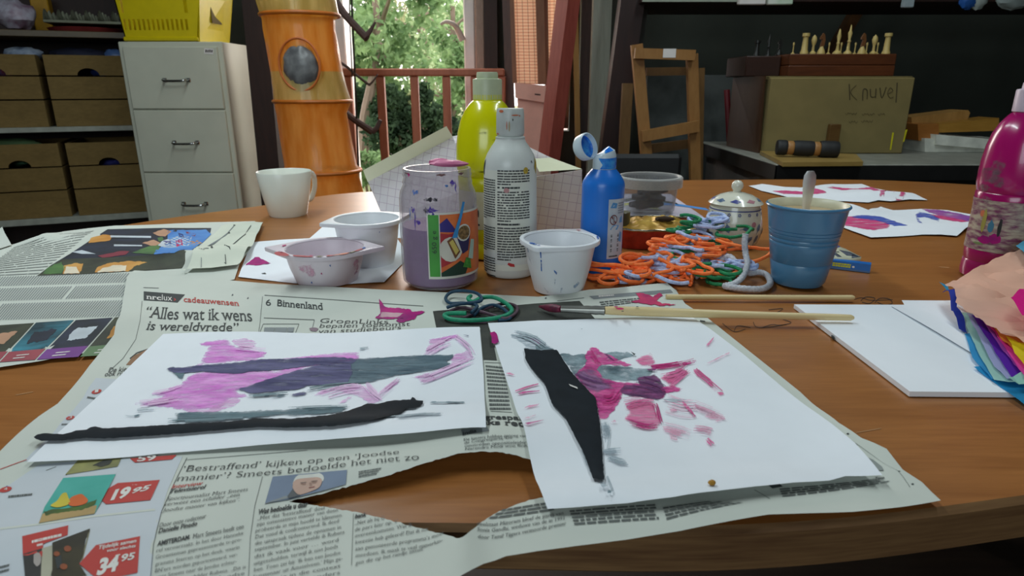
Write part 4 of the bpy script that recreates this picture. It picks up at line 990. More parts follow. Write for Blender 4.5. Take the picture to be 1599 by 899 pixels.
# advertisement panel
D([(60, 726), (130, 719), (285, 713), (262, 765), (243, 830), (234, 930), (120, 930), (-40, 925), (-30, 800), (10, 760)], M_lil, E1 * .6)
L_([(0, 826), (60, 819), (150, 806), (242, 796)], 3.0, M_news)
L_([(292, 715), (272, 755), (252, 800), (240, 850), (234, 915)], .9, M_ink); L_([(292, 718), (420, 708), (480, 703)], .7)
D([(203, 716.5), (276, 711), (269, 718), (211, 723)], M_pred, E2); T('59', (214, 721.5), (243, 719), (216, 713), M_pwht, E3, bold=.03, serif=.05)
D([(122, 719), (191, 713), (184, 729), (102, 742)], pm('print_yellowish', (160, 156, 96), rough=.8, scale=70, c2=(120, 120, 80)), E2); L_([(122, 720), (103, 742)], 2, M_ink); D(jag([(145, 728), (160, 720), (176, 719), (172, 726), (158, 730)], 1, 4), M_pdark, E3)
M_teal = pm('print_teal', (60, 160, 146), rough=.75, scale=40, c2=(76, 172, 160)); M_sand = pm('print_sand', (190, 160, 106), rough=.8); M_pgr = pm('print_green', (78, 110, 40), rough=.8, scale=60, c2=(60, 70, 40)); M_por = pm('print_orange', (226, 110, 50), rough=.8); M_pyl = pm('print_yellow', (214, 196, 66), rough=.8)
D([(99, 747), (181, 741), (148, 803), (61, 818), (70, 792)], M_teal, E2)
D([(67, 803), (152, 790), (148, 803), (61, 818)], M_sand, E2 * 1.3); D(jag([(69, 800), (84, 796), (104, 795), (125, 792), (152, 781), (148, 790), (126, 798), (95, 801), (72, 806)], 1.2, 6), M_pgr, E3)
D(spline([(80, 790), (90, 783), (97, 773), (104, 771), (107, 778), (110, 786), (104, 791), (90, 794), (80, 792)], 3), M_pyl, E4); D(spline([(107, 786), (112, 778), (126, 773), (132, 776), (138, 783), (132, 789), (118, 792), (109, 791)], 3), M_por, E4)
TG = [(151, 774), (184, 755), (249.5, 750), (235, 781.5), (166, 788)]
D(TG, M_pred, E2); T('19', (172.5, 782), (203, 775.5), (176, 767), M_pwht, E3, bold=.05, shear=.2, serif=.06); T('95', (206, 771.5), (234, 765.5), (209.5, 763.5), M_pwht, E3, bold=.03, shear=.2, serif=.05)
B((199, 757), (245, 752.5), (243, 756), (198, 760), 1, 12, M_pwht, fill=.8); B((225, 759.5), (242, 757.5), (241, 760), (224, 762), 1, 13, M_pwht, fill=.8)
D([(124, 881), (150, 852), (219, 838), (215, 895), (168, 905), (146, 900)], M_pred, E2); T('34', (151, 899), (186, 890), (154, 875), M_pwht, E3, bold=.05, shear=.15, serif=.06); T('95', (189, 878), (210, 874), (191, 867), M_pwht, E3, bold=.03, shear=.1, serif=.05)
T('Tijdelijk samen', (154, 859), (213, 848), (155, 853), M_pwht, E3, bold=.02, shear=.15); T('voor slechts', (167, 863.5), (212, 855.5), (168, 858.5), M_pwht, E3, bold=.02, shear=.15)
D([(35, 838), (107, 821), (106, 836), (68, 850), (66, 870), (36, 868)], M_pred, E2); B((50, 844), (97, 833), (97, 838), (50, 849), 1, 14, M_pwht, fill=.8); B((58, 850), (67, 848), (67, 852), (58, 854), 1, 15, M_pwht, fill=.8)
D([(36, 866), (66, 857), (64, 905), (40, 908)], pm('print_photo_grey', (60, 58, 56), rough=.8), E2); D(spline([(53, 868), (59, 864), (64, 868), (64, 880), (58, 886), (53, 880)], 3), pm('print_skin_grey', (176, 166, 160), rough=.8), E3)
D([(66, 857), (82, 852), (82, 890), (78, 905), (64, 905)], pm('print_cream', (186, 182, 160), rough=.8), E2)
D([(82, 848), (141, 826), (130, 868), (124, 881), (136, 900), (80, 908)], pm('print_painting', (74, 66, 44), rough=.8, scale=50, c2=(50, 46, 36)), E2); L_([(140, 828), (128, 876)], 2.2, pm('print_frame', (130, 124, 90)))
for q, s_ in (((89, 866), 5), ((106, 858), 6), ((100, 886), 6)): D([(q[0] + s_ * math.cos(a * .7), q[1] + s_ * .8 * math.sin(a * .7)) for a in range(9)], pm('print_figure', (170, 96, 50), rough=.8, scale=60, c2=(130, 70, 50)), E3)
D([(86, 872), (96, 868), (98, 885), (90, 890)], M_ink, E3)
# headline and articles
T('‘Bestraffend’ kijken op een ‘Joodse', (286, 737), (624, 709), (288.5, 727), bold=-.012, serif=.05, res=5, shear=.12)
T('manier’? Smeets bedoelde het niet zo', (275, 751.5), (655, 718.5), (277.5, 742), bold=-.012, serif=.05, res=5, shear=.12)
T('Interview', (267, 763.5), (317, 757.5), (269, 757.5), M_pred, shear=.25, bold=.01, serif=.05); T('Televisierel', (265, 770.5), (322, 763), (267, 764.5), bold=.02, shear=.25, serif=.05)
for s_, bl, br in (('Sportjournalist Mart Smeets', (260, 782), (387, 767)), ('verweet een schilder „een', (256.5, 790.5), (374, 775)), ('Joodse manier van kijken”.', (253, 800), (374, 783))): T(s_, bl, br, (bl[0] + 2, bl[1] - 5.6), shear=.2, serif=.05, bold=-.008)
T('Door onze redacteur', (248.5, 824), (322, 809), (250, 817), M_body, shear=.2); T('Danielle Pinedo', (247.6, 833), (308, 821), (249, 825.5), bold=.02, shear=.1)
T('AMSTERDAM.', (245.5, 853), (297, 842), (247, 845.5), bold=.03); T('Mart Smeets heeft een', (301, 841.5), (381, 825.5), (302, 834), M_body, serif=.05)
for s_, bl, br in (('rel veroorzaakt. In het door Hanneke', (244, 863), (380, 835)), ('Groenteman gepresenteerde tv-pro-', (243, 873.5), (377.5, 845)), ('gramma Sterren op het doek, waarin', (242.3, 884.5), (374.5, 857)), ('BN’ers worden geportretteerd, ver-', (242, 895), (371, 868.5)), ('wees Smeets naar de Joodse achter-', (241, 905), (369.6, 879.6)), ('grond van de schilder Rubens. „Dit is', (240, 915), (384, 888)), ('een van de vele Joodse', (240, 925), (382, 898))):
    T(s_, bl, br, (bl[0] + 1, bl[1] - 6.3), M_body, serif=.04, res=2, bold=-.006)
L_([(410, 744), (398, 790), (391, 840), (388, 905)], .9); L_([(552, 802), (549, 883)], .8)
for s_, bl, br in (('„Met dat ‘bestraffend’ doel', (401.8, 813), (507, 796)), ('zijn ostentatieve manier van doen', (400.5, 822.5), (528, 799)), ('probeerde in mijn hoofd te klimmen.', (399, 832), (535, 807)), ('Dat vond ik confronterend. Ik deed', (398.5, 842), (529.6, 816.4)), ('die uitspraak tijdens de opnamen in', (398, 852), (533, 825.7)), ('september. In juni vertelde ik Rubens', (397.5, 861.6), (538, 833.6)),
    ('dat ik vaak voor … word', (397, 872.5), (529, 846)), ('uitgescholden, terwijl ik niet Joods', (396.5, 883), (527.6, 856)), ('ben. Toen zei hij: ‘Ik ben een Joodse', (396, 893.5), (531.6, 866)), ('kunstenaar uit Amstelveen.’ Mijn ge-', (395.4, 904), (535, 875)), ('zin zet je in die context', (394.7, 913), (532, 886.6)), ('en dan kijk je anders', (394, 924), (531, 897))):
    T(s_, bl, br, (bl[0] + 1, bl[1] - 6.3), M_body, serif=.04, res=2, bold=-.006)
T('Wat bedoelde u daar', (403, 803.8), (481, 791), (404, 796), bold=.03, shear=.15, serif=.05)
for s_, bl, br in (('„Net als bij G', (554, 820.5), (600, 811.5)), ('de pers hier op. V', (554, 830.5), (621, 816.7)), ('overeenkomsten. Wat ik', (554, 840), (644, 822)), ('kwestie heb geleerd? Dat ik me', (554.5, 850.3), (668.5, 828.8)), ('aan gemonteerde programma’s moet', (554.5, 860.5), (693, 834.6)), ('meedoen. Ik maak te veel opmerkin-', (555, 871), (691, 846)), ('gen die op het randje zitten.”', (555, 882.5), (665, 859))):
    T(s_, bl, br, (bl[0] + 1, bl[1] - 6.2), M_body, serif=.04, res=2, bold=-.006)
T('bank', (554, 810), (572, 806.5), (555, 803.5), bold=.03, shear=.15)
B((560, 735), (598, 729), (588, 741), (560, 746), 3, 21)
# printed portrait photograph: grey-blue ground, white-haired man in grey jacket
D([(426, 745), (542, 734.5), (540, 757), (450, 781), (414, 787)], pm('print_bluegrey', (122, 136, 158), rough=.8), E2)
M_hair = pm('print_hair', (214, 214, 206), rough=.8); M_skin = pm('print_skin', (200, 166, 150), rough=.8)
D(spline([(457, 757), (462, 746), (474, 740), (492, 738.5), (503, 742), (506, 749), (500, 754), (470, 756)], 3), M_hair, E3)
D(spline([(458, 755), (464, 750), (480, 748), (497, 747), (503, 752), (499, 762), (488, 768), (470, 774), (462, 771), (457, 763)], 3), M_skin, E4)
D([(449, 777), (457, 766), (464, 774), (472, 775), (452, 780)], pm('print_jacket', (92, 96, 98), rough=.8), E5); D([(414, 787), (447, 775), (452, 779), (430, 784)], M_pgrey, E3)
for q in ((474, 756.5), (491, 754)): line_px(b, [(q[0] - 5, q[1] + .2), (q[0] + 5, q[1] - .8)], .7, zMain, E5 * 1.2, M_ink)
for q in ((474, 757.5), (491, 755)): decal(b, [(q[0] + 4 * math.cos(a), q[1] + 1.5 * math.sin(a)) for a in [k * .63 for k in range(10)]], zMain, E5, pm('print_skin_dark', (168, 134, 120), rough=.8), .01)
decal(b, [(482, 763), (492, 761.5), (491, 763), (483, 764.5)], zMain, E5, pm('print_lip', (150, 96, 90), rough=.8), .01); decal(b, [(483, 756), (486, 755.5), (488, 760), (484, 760.5)], zMain, E5, pm('print_skin_dark', (168, 134, 120)), .01)
# lower right columns
for s_, bl, br in (('deelstaat Mizoram bleef de partij van', (744.5, 820), (880, 804)), ('Sonia Gandhi, weduwe van de in 1991', (745, 829), (881.5, 812)), ('door Tamil Tijgers vermoorde premier', (746, 840.5), (884, 820))): T(s_, bl, br, (bl[0] + 1, bl[1] - 5.5), M_body, serif=.05, res=2)
B((790, 793), (850, 783), (866, 797), (762, 810), 3, 31, w0=.1, w1=.3); B((888, 796), (1022, 786), (1029, 811), (897, 820), 5, 32); B((1034, 791), (1100, 783), (1160, 785), (1041, 812), 4, 33)
T('Zimbabwe', (1218, 766), (1380, 748), (1219, 760), M_body, bold=.02) if False else B((1216, 762), (1362, 748), (1390, 752), (1222, 776), 4, 34)
T('Zoon', (1366, 749.5), (1381, 748), (1366, 745.5), bold=.02, serif=.05)
D([(1352, 712), (1364, 716), (1377, 728), (1380, 735), (1368, 735), (1360, 724)], pm('print_photo_light', (150, 156, 152), rough=.8), E2); L_([(1353, 713), (1362, 722), (1372, 734), (1379, 734)], 2.0, M_ink); L_([(1178, 765), (1202, 779)], .8); L_([(1336, 690), (1370, 706), (1400, 728), (1421, 761)], .7)
for q in ((1324, 677), (1405, 732), (1425, 756)): D([(q[0] - 2.5, q[1]), (q[0], q[1] - 1.5), (q[0] + 2.5, q[1]), (q[0], q[1] + 1.5)], M_ink)
D([(1200, 758), (1218, 756), (1222, 760), (1206, 763)], M_ink)
# dried paint blots on the newspaper
M_mag = pm('magenta_paint', (186, 22, 122), rough=.7, spec=.2, scale=60, c2=(140, 30, 110)); M_rpk = pm('raspberry_paint', (206, 66, 106), rough=.7, spec=.2, scale=60, c2=(170, 50, 100))
D(jag([(592, 467), (602, 480), (625, 482), (642, 484), (643, 487), (666, 487), (652, 493), (648, 498), (624, 505), (618, 501), (630, 497), (610, 498), (586, 497), (594, 490)], 1.6, 11), M_mag, E3); D(jag([(596, 488), (630, 490), (622, 496), (592, 496)], 1, 13), pm('plum_paint', (120, 24, 92), rough=.4), E3 * 1.2)
D(jag([(992, 458), (1012, 460), (1020, 464), (1030, 458), (1034, 462), (1026, 470), (1034, 474), (1056, 476), (1030, 478), (1004, 474), (978, 472), (1000, 468)], 1.6, 12), M_rpk, E3)
for q in ((363, 461), (387, 466), (700, 461), (852, 466)): D([(q[0] - 1.5, q[1] + 1), (q[0] + .5, q[1] - 2), (q[0] + 1.5, q[1])], pm('ink_speck', (50, 56, 76)), E2)
tag(b.build('newspaper', loc=tuple(U(600, 600))), 'torn open newspaper sheet in front, under both large paintings', 'newspaper')

# ================================================================ NEWSPAPER AT THE BACK LEFT
b = MB()
BACK = [(-60, 400), (0, 388), (18, 382), (60, 369), (100, 361), (140, 356), (180, 352), (250, 350), (320, 347), (398, 345), (400, 348), (410, 347), (398, 372), (386, 395), (374, 412), (366, 436), (300, 450), (235, 500), (190, 525), (165, 546), (120, 553), (98, 557), (60, 564), (0, 573), (-70, 580)]
sheet(b, BACK, zBack, M_news, step=.009, edge=.009)
Db = lambda q, m, off=E2, st=.008: decal(b, q, zBack, off, m, st)
Bb = lambda tl, tr, br, bl, rows, seed, m=None, **kw: bars_px(b, tl, tr, br, bl, rows, zBack, E3, m or M_body, seed=seed, **kw)
M_p1 = pm('photo_navy', (40, 46, 66), rough=.6, scale=30, c2=(28, 32, 40)); M_p2 = pm('photo_olive', (70, 74, 56), rough=.6, scale=30, c2=(46, 48, 40))
M_p3 = pm('photo_blue', (64, 120, 196), rough=.6, scale=20, c2=(90, 150, 214)); M_p4 = pm('photo_warm', (214, 160, 84), rough=.6, scale=30, c2=(196, 130, 50)); M_p5 = pm('photo_glow', (240, 226, 200), rough=.6); M_p6 = pm('photo_green', (90, 130, 70), rough=.6, scale=30, c2=(60, 90, 60)); M_p7 = pm('photo_skin', (196, 150, 120), rough=.6); M_p8 = pm('photo_white', (206, 214, 222), rough=.6); M_p9 = pm('photo_red', (140, 50, 66), rough=.6)
Db([(168, 358), (250, 356), (330, 356), (328, 366), (316, 378), (300, 392), (286, 406), (284, 419), (200, 424), (120, 429), (58, 431), (80, 414), (110, 396), (140, 376)], M_p1, E1)
Db([(284, 392), (300, 392), (286, 406), (284, 419), (200, 424), (120, 429), (58, 431), (78, 416), (98, 405), (180, 402), (250, 398)], M_p2, E2)
for q, m in (([(262, 360), (322, 359), (330, 366), (318, 378), (300, 392), (240, 398), (244, 390), (262, 380)], M_p3), ([(254, 376), (282, 368), (300, 370), (294, 384), (262, 388), (246, 384)], M_p8), ([(206, 395), (232, 385), (248, 380), (250, 388), (240, 398)], M_p6), ([(238, 364), (256, 358), (268, 362), (258, 370), (246, 368)], M_p7), ([(262, 357), (280, 358), (276, 363), (264, 361)], M_p1), ([(222, 380), (240, 375), (252, 380), (240, 386)], M_p7), ([(246, 372), (254, 370), (256, 376), (248, 378)], M_p6),
             ([(292, 378), (308, 376), (316, 380), (304, 384), (290, 382)], M_p4), ([(142, 372), (160, 367), (176, 368), (172, 376), (138, 380)], M_p4), ([(152, 400), (190, 392), (202, 393), (196, 398), (160, 403)], M_p9), ([(290, 362), (306, 366), (304, 369), (292, 366)], M_p9), ([(278, 364), (286, 366), (288, 372), (280, 370)], pm('photo_dkblue', (40, 60, 130))), ([(254, 377), (266, 374), (268, 382), (258, 384)], pm('photo_violet', (90, 90, 150))), ([(274, 376), (284, 374), (286, 384), (276, 386)], M_rpk)): Db(jag(q, .8, 3, 4), m, E3)
for q in ([(172, 368), (236, 369), (236, 372), (172, 371)], [(178, 382), (222, 383), (222, 385), (178, 385)], [(112, 394), (128, 391), (150, 397), (128, 397)]): Db(q, M_p8, E3)
Db(jag([(98, 428), (100, 416), (118, 411), (130, 412), (128, 420), (124, 428)], 1.2, 4), M_p4, E3); Db(jag([(100, 428), (104, 417), (120, 417), (124, 427)], 1.0, 5), M_p5, E4); Db(jag([(66, 429), (74, 418), (96, 410), (102, 418), (96, 428)], 1.5, 6), M_p6, E3)
Db(jag([(148, 426), (152, 418), (170, 411), (204, 408), (230, 410), (212, 416), (200, 424)], 1.2, 7), M_p4, E3); Db(jag([(152, 426), (160, 420), (178, 415), (198, 415), (196, 424)], 1.0, 8), M_p5, E4)
Bb((24, 384), (150, 358), (60, 428), (-40, 432), 16, 41, pm('print_faint', (164, 168, 164), rough=.85), fill=.3, w0=.2, w1=.5)
for k, (y0_, y1_) in enumerate(((432, 447), (450, 470), (474, 500))):     # slanting columns of small type
    for j in range(58):
        x0_ = -16 + j * 4.1; dx = (y1_ - y0_) * .85
        if k == 1 and 96 < x0_ < 100: continue
        line_px(b, [(x0_ + dx, y0_ - x0_ * .03), (x0_, y1_ - x0_ * .03)], 1.3, zBack, E2, M_pgrey)
cols4 = [(M_p2, M_p7, pm('bar_rose', (170, 80, 90))), (pm('photo_cyan', (60, 140, 160), rough=.6, scale=20, c2=(30, 60, 70)), M_p1, pm('bar_rose', (170, 80, 90))), (M_p1, M_p8, pm('bar_violet', (130, 70, 150))), (M_p2, M_p4, pm('bar_green', (110, 140, 100)))]
X0 = [-20, 55, 117, 178, 240]; XB = [-70, -2, 56, 124, 186]
for k in range(4):
    yt = lambda x: 508 - x * .068; yb2 = lambda x: 566 - x * .068
    a_, c_ = X0[k] + 1.5, X0[k + 1] - 1.5; d_, e_ = XB[k] + 1.5, XB[k + 1] - 1.5
    Db([(a_, yt(a_)), (c_, yt(c_)), (e_, yb2(e_)), (d_, yb2(d_))], cols4[k][0], E1)
    lt = lambda u, v: ((a_ * (1 - u) + c_ * u) * (1 - v) + (d_ * (1 - u) + e_ * u) * v, (yt(a_) * (1 - u) + yt(c_) * u) * (1 - v) + (yb2(d_) * (1 - u) + yb2(e_) * u) * v)
    Db(jag([lt(.2, .25), lt(.8, .2), lt(.75, .5), lt(.3, .55)], 2, k + 3), cols4[k][1], E2)
    if k == 1: Db([lt(0, .0), lt(1, .0), lt(1, .15), lt(0, .15)], cols4[k][0], E2); Db([lt(.1, .62), lt(.9, .6), lt(.95, .7), lt(.1, .72)], cols4[k][0], E2)
    Db([lt(0, .74), lt(1, .72), lt(1, 1), lt(0, 1)], cols4[k][2], E2); 
    P4 = [lt(.35, .8), lt(.7, .79), lt(.62, .93), lt(.3, .94)]; Bb(P4[0], P4[1], P4[2], P4[3], 2, 50 + k, M_pwht, fill=.35, w0=.3, w1=.6)
o_back = b.build('newspaper', loc=tuple(U(200, 460)))
tag(o_back, 'second newspaper at the back left with a large colour photograph', 'newspaper')
# turned-over page corner
zFold = bumps(.004, [bump(300, 415, .03, .02, .012), bump(370, 405, .03, .03, .012), bump(380, 360, .05, .03, .006)])
zF2 = lambda x, y: zBack(x, y) + zFold(x, y)
b = MB(); sheet(b, [(346, 352), (398, 346), (411, 347), (398, 374), (386, 391), (374, 398), (371, 413), (330, 418), (285, 420), (286, 408), (300, 394), (318, 378)], zF2, pm('newsprint_light', (216, 220, 204), rough=.85, var=.03), step=.012, edge=.01)
for q in ([(366, 352), (352, 368), (324, 385)], [(358, 362), (338, 378), (318, 390), (312, 400)], [(326, 388), (316, 398), (313, 410)]): line_px(b, q, 1.1, zF2, E2, M_pgrey)
line_px(b, [(392, 352), (383, 366), (366, 380), (352, 392), (350, 408)], 1.1, zF2, E2, M_ink)
for q in ((366, 352), (358, 364), (331, 387)): decal(b, [(q[0] - 2, q[1]), (q[0], q[1] - 1), (q[0] + 2, q[1]), (q[0], q[1] + 1)], zF2, E3, M_ink)
oo = b.build('page_fold', o_back, loc=None); oo.matrix_parent_inverse = Matrix.Translation(o_back.location).inverted(); oo['label'] = 'paler page corner curling over'
b = MB(); zN2 = bumps(.002, [bump(10, 365, .05, .03, .014)]); sheet(b, [(-80, 380), (-20, 366), (5, 360), (10, 368), (18, 382), (-30, 396), (-80, 408)], lambda x, y: zBack(x, y) + zN2(x, y), M_news)
tag(b.build('newspaper', loc=tuple(U(0, 375))), 'corner of another newspaper page sticking up at the left picture edge', 'newspaper')

# ================================================================ WHITE SHEETS AND PAINTINGS
M_pap = pm('drawing_paper', (236, 240, 246), rough=.75, var=.01, scale=40, spec=.25)
def zflat(v): return lambda x, y: v
b = MB(); zS1 = bumps(.0006, [bump(420, 385, .06, .04, .002)]); sheet(b, [(372, 432), (392, 378), (440, 374), (500, 371), (620, 372), (640, 400), (600, 440), (500, 446), (440, 440)], zS1, M_pap)
decal(b, jag([(383, 414), (398, 402), (405, 401), (408, 405), (424, 411), (404, 414)], 1.2, 3), zS1, E2, M_mag); decal(b, jag([(434, 395), (450, 392), (454, 397), (440, 401)], 1, 4), zS1, E2, pm('pale_pink_paint', (226, 190, 206)))
decal(b, [(408, 427), (414, 426), (416, 428), (411, 428)], zS1, E2, M_ink)
tag(b.build('paper_sheet', loc=tuple(U(450, 400))), 'white sheet with a magenta splash under the pink stained pot', 'paper')
b = MB(); zS2 = lambda x, y: .0004; sheet(b, [(482, 373), (514, 345), (560, 340), (700, 341), (720, 372), (600, 371.5), (520, 371)], zS2, M_pap); tag(b.build('paper_sheet', loc=tuple(U(550, 360))), 'blank white sheet under the clean white pot', 'paper')

def painting(name, poly, zf, strokes, label, extra=None, step=.010):
    b = MB(); sheet(b, poly, zf, M_pap, step=step, edge=.008)
    for i, (q, m, amp) in enumerate(strokes): decal(b, jag(q, amp, 17 + i), zf, .0002 + .00004 * i, m, .0035)
    if extra: extra(b)
    o = b.build(name, loc=tuple(S(*poly[0], zf))); return tag(o, label, 'painting')
def bristle(b, path, w, n, m, zf, seed, wd=(.5, 1.1), off=.0013, lo=.35, hi=.6):
    """dry brush: thin parallel streaks that start and stop unevenly"""
    r = rng(seed); P = spline(path, 6); k = len(P)
    for i in range(n):
        o = r.uniform(-.5, .5) * w; i0 = int(r.uniform(0, lo) * k); i1 = int((1 - r.uniform(0, 1 - hi)) * k) - 1
        if i1 - i0 < 2: continue
        q = []
        for j in range(i0, i1 + 1):
            t = P[min(j + 1, k - 1)] - P[max(j - 1, 0)]; nn = Vector((-t[1], t[0])); nn.normalize(); q.append((P[j][0] + nn[0] * o, P[j][1] + nn[1] * o))
        line_px(b, q[::2] + [q[-1]] if len(q) % 2 == 0 else q[::2], r.uniform(*wd), zf, off, m)
c2 = lambda L: [(x / 5.32 + 200, y / 5.32 + 490) for x, y in L]
c3 = lambda L: [(x / 5.32 + 480, y / 5.32 + 490) for x, y in L]
c4 = lambda L: [(x / 4 + 200, y / 4 + 600) for x, y in L]
W_pk = wash('pink_wash', (238, 178, 234), (214, 112, 208), dens=.82, scale=110, edge=.6, stretch=(.6, 2, 1)); W_pk2 = wash('pale_pink_wash', (240, 196, 232), (232, 160, 222), dens=.5, scale=130, edge=.25, stretch=(.5, 2.5, 1), rot=.4)
W_gr = wash('grey_wash', (112, 132, 142), (66, 86, 100), dens=.95, scale=120, edge=.15, stretch=(.4, 2, 1)); W_gp = wash('violet_grey_wash', (112, 110, 146), (66, 66, 102), dens=.95, scale=120, edge=.15, stretch=(.4, 2, 1)); W_gt = wash('dry_grey_wash', (112, 134, 142), (84, 106, 116), dens=.95, scale=160, edge=.15, stretch=(.3, 2.5, 1)); W_gl = wash('faint_grey', (176, 188, 196), (140, 156, 168), dens=.45, scale=140, edge=.3, stretch=(.5, 2, 1))
st = [
 (c2([(590, 245), (680, 222), (830, 203), (850, 245), (900, 275), (1000, 290), (1060, 310), (1160, 312), (1125, 360), (1060, 385), (900, 395), (560, 432), (600, 395), (650, 310), (665, 270), (610, 265)]), W_pk, 1.5),
 (c2([(850, 215), (960, 195), (1090, 240), (1060, 275), (960, 290), (880, 260)]), W_pk2, 1.5),
 (c2([(530, 500), (640, 480), (1000, 470), (1200, 478), (1440, 428), (1520, 440), (1300, 520), (900, 640), (1000, 690), (860, 712), (760, 790), (560, 808), (420, 792), (250, 770), (60, 762), (60, 745), (200, 722), (290, 690), (200, 665), (330, 630), (450, 570), (500, 520)]), W_pk, 2),
 (c2([(440, 790), (640, 800), (860, 700), (960, 690), (900, 760), (700, 830), (500, 830)]), W_pk2, 2),
 (c2([(1280, 372), (1596, 338)]) + c3([(430, 315), (430, 400), (0, 440)]) + c2([(1420, 400)]), W_pk, .8),
 (c3([(1010, 215), (1110, 195), (1250, 175), (1250, 205), (1150, 235), (1090, 290), (1020, 340), (960, 345), (1000, 260)]), W_pk2, 1.2),
 (c3([(1010, 213), (1110, 205), (1190, 178), (1250, 174), (1250, 200), (1150, 212), (1020, 228)]), W_pk, .7),
 (c3([(1250, 215), (1330, 270), (1350, 300), (1395, 370), (1300, 425), (1200, 455), (1100, 480), (900, 545), (860, 530), (1100, 460), (1190, 420), (1190, 350), (1290, 320), (1330, 290), (1280, 250)]), W_pk2, 1.2),
 (c3([(0, 690), (80, 650), (260, 600), (470, 585), (520, 650), (640, 725), (520, 760), (420, 690), (240, 640), (120, 680)]), W_pk2, 1.5),
 (c3([(600, 650), (740, 540), (780, 560), (660, 650), (640, 700)]), W_pk2, 1.2), (c3([(900, 520), (1040, 500), (1080, 560), (940, 575)]), W_pk2, 1.5), (c3([(250, 750), (340, 690), (380, 690), (300, 745)]), W_pk2, 1),
 (c2([(315, 465), (365, 445), (440, 450), (540, 435), (720, 420), (900, 410), (1100, 380), (1400, 372), (1596, 362)]) + c3([(200, 362), (430, 375), (300, 405), (0, 440)]) + c2([(1420, 450), (1280, 468), (1100, 480), (900, 500), (760, 498), (600, 485), (470, 496), (380, 497)]), W_gp, 1),
 (c2([(370, 492), (470, 495), (450, 560), (400, 515)]), W_gt, .8),
 (c2([(885, 635), (1000, 605), (1100, 568), (1250, 520), (1420, 470), (1596, 425)]) + c3([(230, 408), (430, 380), (430, 580), (240, 595), (0, 604)]) + c2([(1400, 635), (1200, 650), (1020, 668), (960, 645)]), W_gp, 1),
 (c3([(360, 425), (430, 376), (700, 362), (900, 350), (1100, 346), (1215, 345), (1210, 375), (1155, 400), (1195, 420), (1180, 440), (1100, 460), (900, 495), (720, 520), (600, 552), (470, 582), (330, 585), (370, 500)]), W_gr, .9),
 (c2([(960, 705), (1080, 685), (1250, 670), (1340, 672), (1300, 690), (1170, 716), (1230, 690), (1060, 702)]), W_gr, .3), (c2([(1330, 680), (1450, 655), (1596, 630)]) + c3([(200, 600), (130, 625), (0, 665)]) + c2([(1480, 676), (1400, 692)]), W_gp, .4),
 (c4([(290, 190), (380, 180), (520, 178), (760, 172), (960, 165), (1140, 150), (1260, 148), (1390, 145), (1350, 165), (1330, 180), (1200, 192), (1060, 200), (940, 196), (800, 212), (560, 225), (440, 240), (240, 237), (310, 222)]), W_gt, 1.6),
 ([(195, 650), (206, 650), (222, 648), (214, 652), (204, 653)], W_gt, .6), ([(226, 641), (236, 640), (245, 641), (236, 643)], W_gl, .8), (c3([(1150, 738), (1300, 738), (1310, 748), (1240, 752)]), W_gt, .5), (c3([(850, 850), (1000, 835), (1130, 830), (1130, 848), (1000, 862), (700, 890)]), W_gl, .6), (c3([(1020, 738), (1070, 735), (1070, 745)]), W_gl, .4), (c3([(1290, 180), (1340, 187), (1335, 194)]), W_gp, .3)]
LP_ = [(255, 521), (330, 518), (480, 520), (600, 516), (749, 510), (755, 580), (759, 667), (680, 672), (600, 679), (400, 695), (250, 708), (42, 721), (60, 703), (110, 658), (160, 612), (210, 564)]
M_b1 = pm('dry_pink', (244, 202, 238), rough=.8, spec=.15); M_b2 = pm('dry_grey', (128, 148, 156), rough=.8, spec=.15); M_b3 = pm('dry_rose', (232, 116, 168), rough=.8, spec=.15); M_b4 = pm('dry_magenta', (206, 56, 132), rough=.8, spec=.15); M_b5 = pm('dry_pale_rose', (238, 178, 204), rough=.8, spec=.15); M_b6 = pm('dry_pale_grey', (176, 190, 198), rough=.8, spec=.15); M_b7 = pm('dry_plum', (110, 66, 116), rough=.8, spec=.15)
def left_dry(b):
    B_ = lambda p, w, n, m, s, **k: bristle(b, p, w, n, m, zLeft, s, **k)
    B_(c2([(900, 290), (1010, 300), (1160, 312)]), 9, 8, M_b1, 1); B_(c2([(100, 755), (260, 735), (480, 700)]), 9, 12, M_b1, 2); B_(c2([(200, 668), (340, 640), (460, 600)]), 6, 6, M_b1, 3)
    B_(c3([(1000, 330), (1100, 270), (1250, 205)]), 14, 12, M_b1, 4); B_(c3([(1230, 200), (1330, 280), (1380, 370)]), 8, 8, M_b1, 5); B_(c3([(1390, 375), (1200, 460), (1000, 540), (900, 560)]), 12, 14, M_b1, 6); B_(c3([(600, 690), (680, 620), (780, 545)]), 8, 7, M_b1, 7)
    B_(c3([(120, 690), (300, 640), (470, 620)]), 14, 12, M_b1, 8); B_(c3([(480, 590), (540, 660), (630, 730)]), 12, 10, M_b1, 9)
    B_(c4([(250, 236), (500, 226), (800, 212)]), 6, 9, M_b2, 10); B_(c4([(1000, 160), (1200, 152), (1390, 146)]), 6, 8, M_b2, 11); B_(c2([(980, 700), (1200, 680), (1340, 672)]), 4, 6, M_b2, 12); B_(c3([(0, 640), (200, 605), (430, 588)]), 5, 7, M_b2, 13)
    B_(c3([(640, 880), (900, 855), (1130, 838)]), 5, 6, M_b6, 14); B_(c3([(1020, 742), (1150, 742), (1310, 742)]), 2.5, 4, M_b2, 15); B_(c3([(430, 300), (470, 295), (520, 290)]), 3, 4, M_b6, 16); B_(c2([(70, 815), (150, 805), (230, 800)]), 4, 4, M_b6, 17)
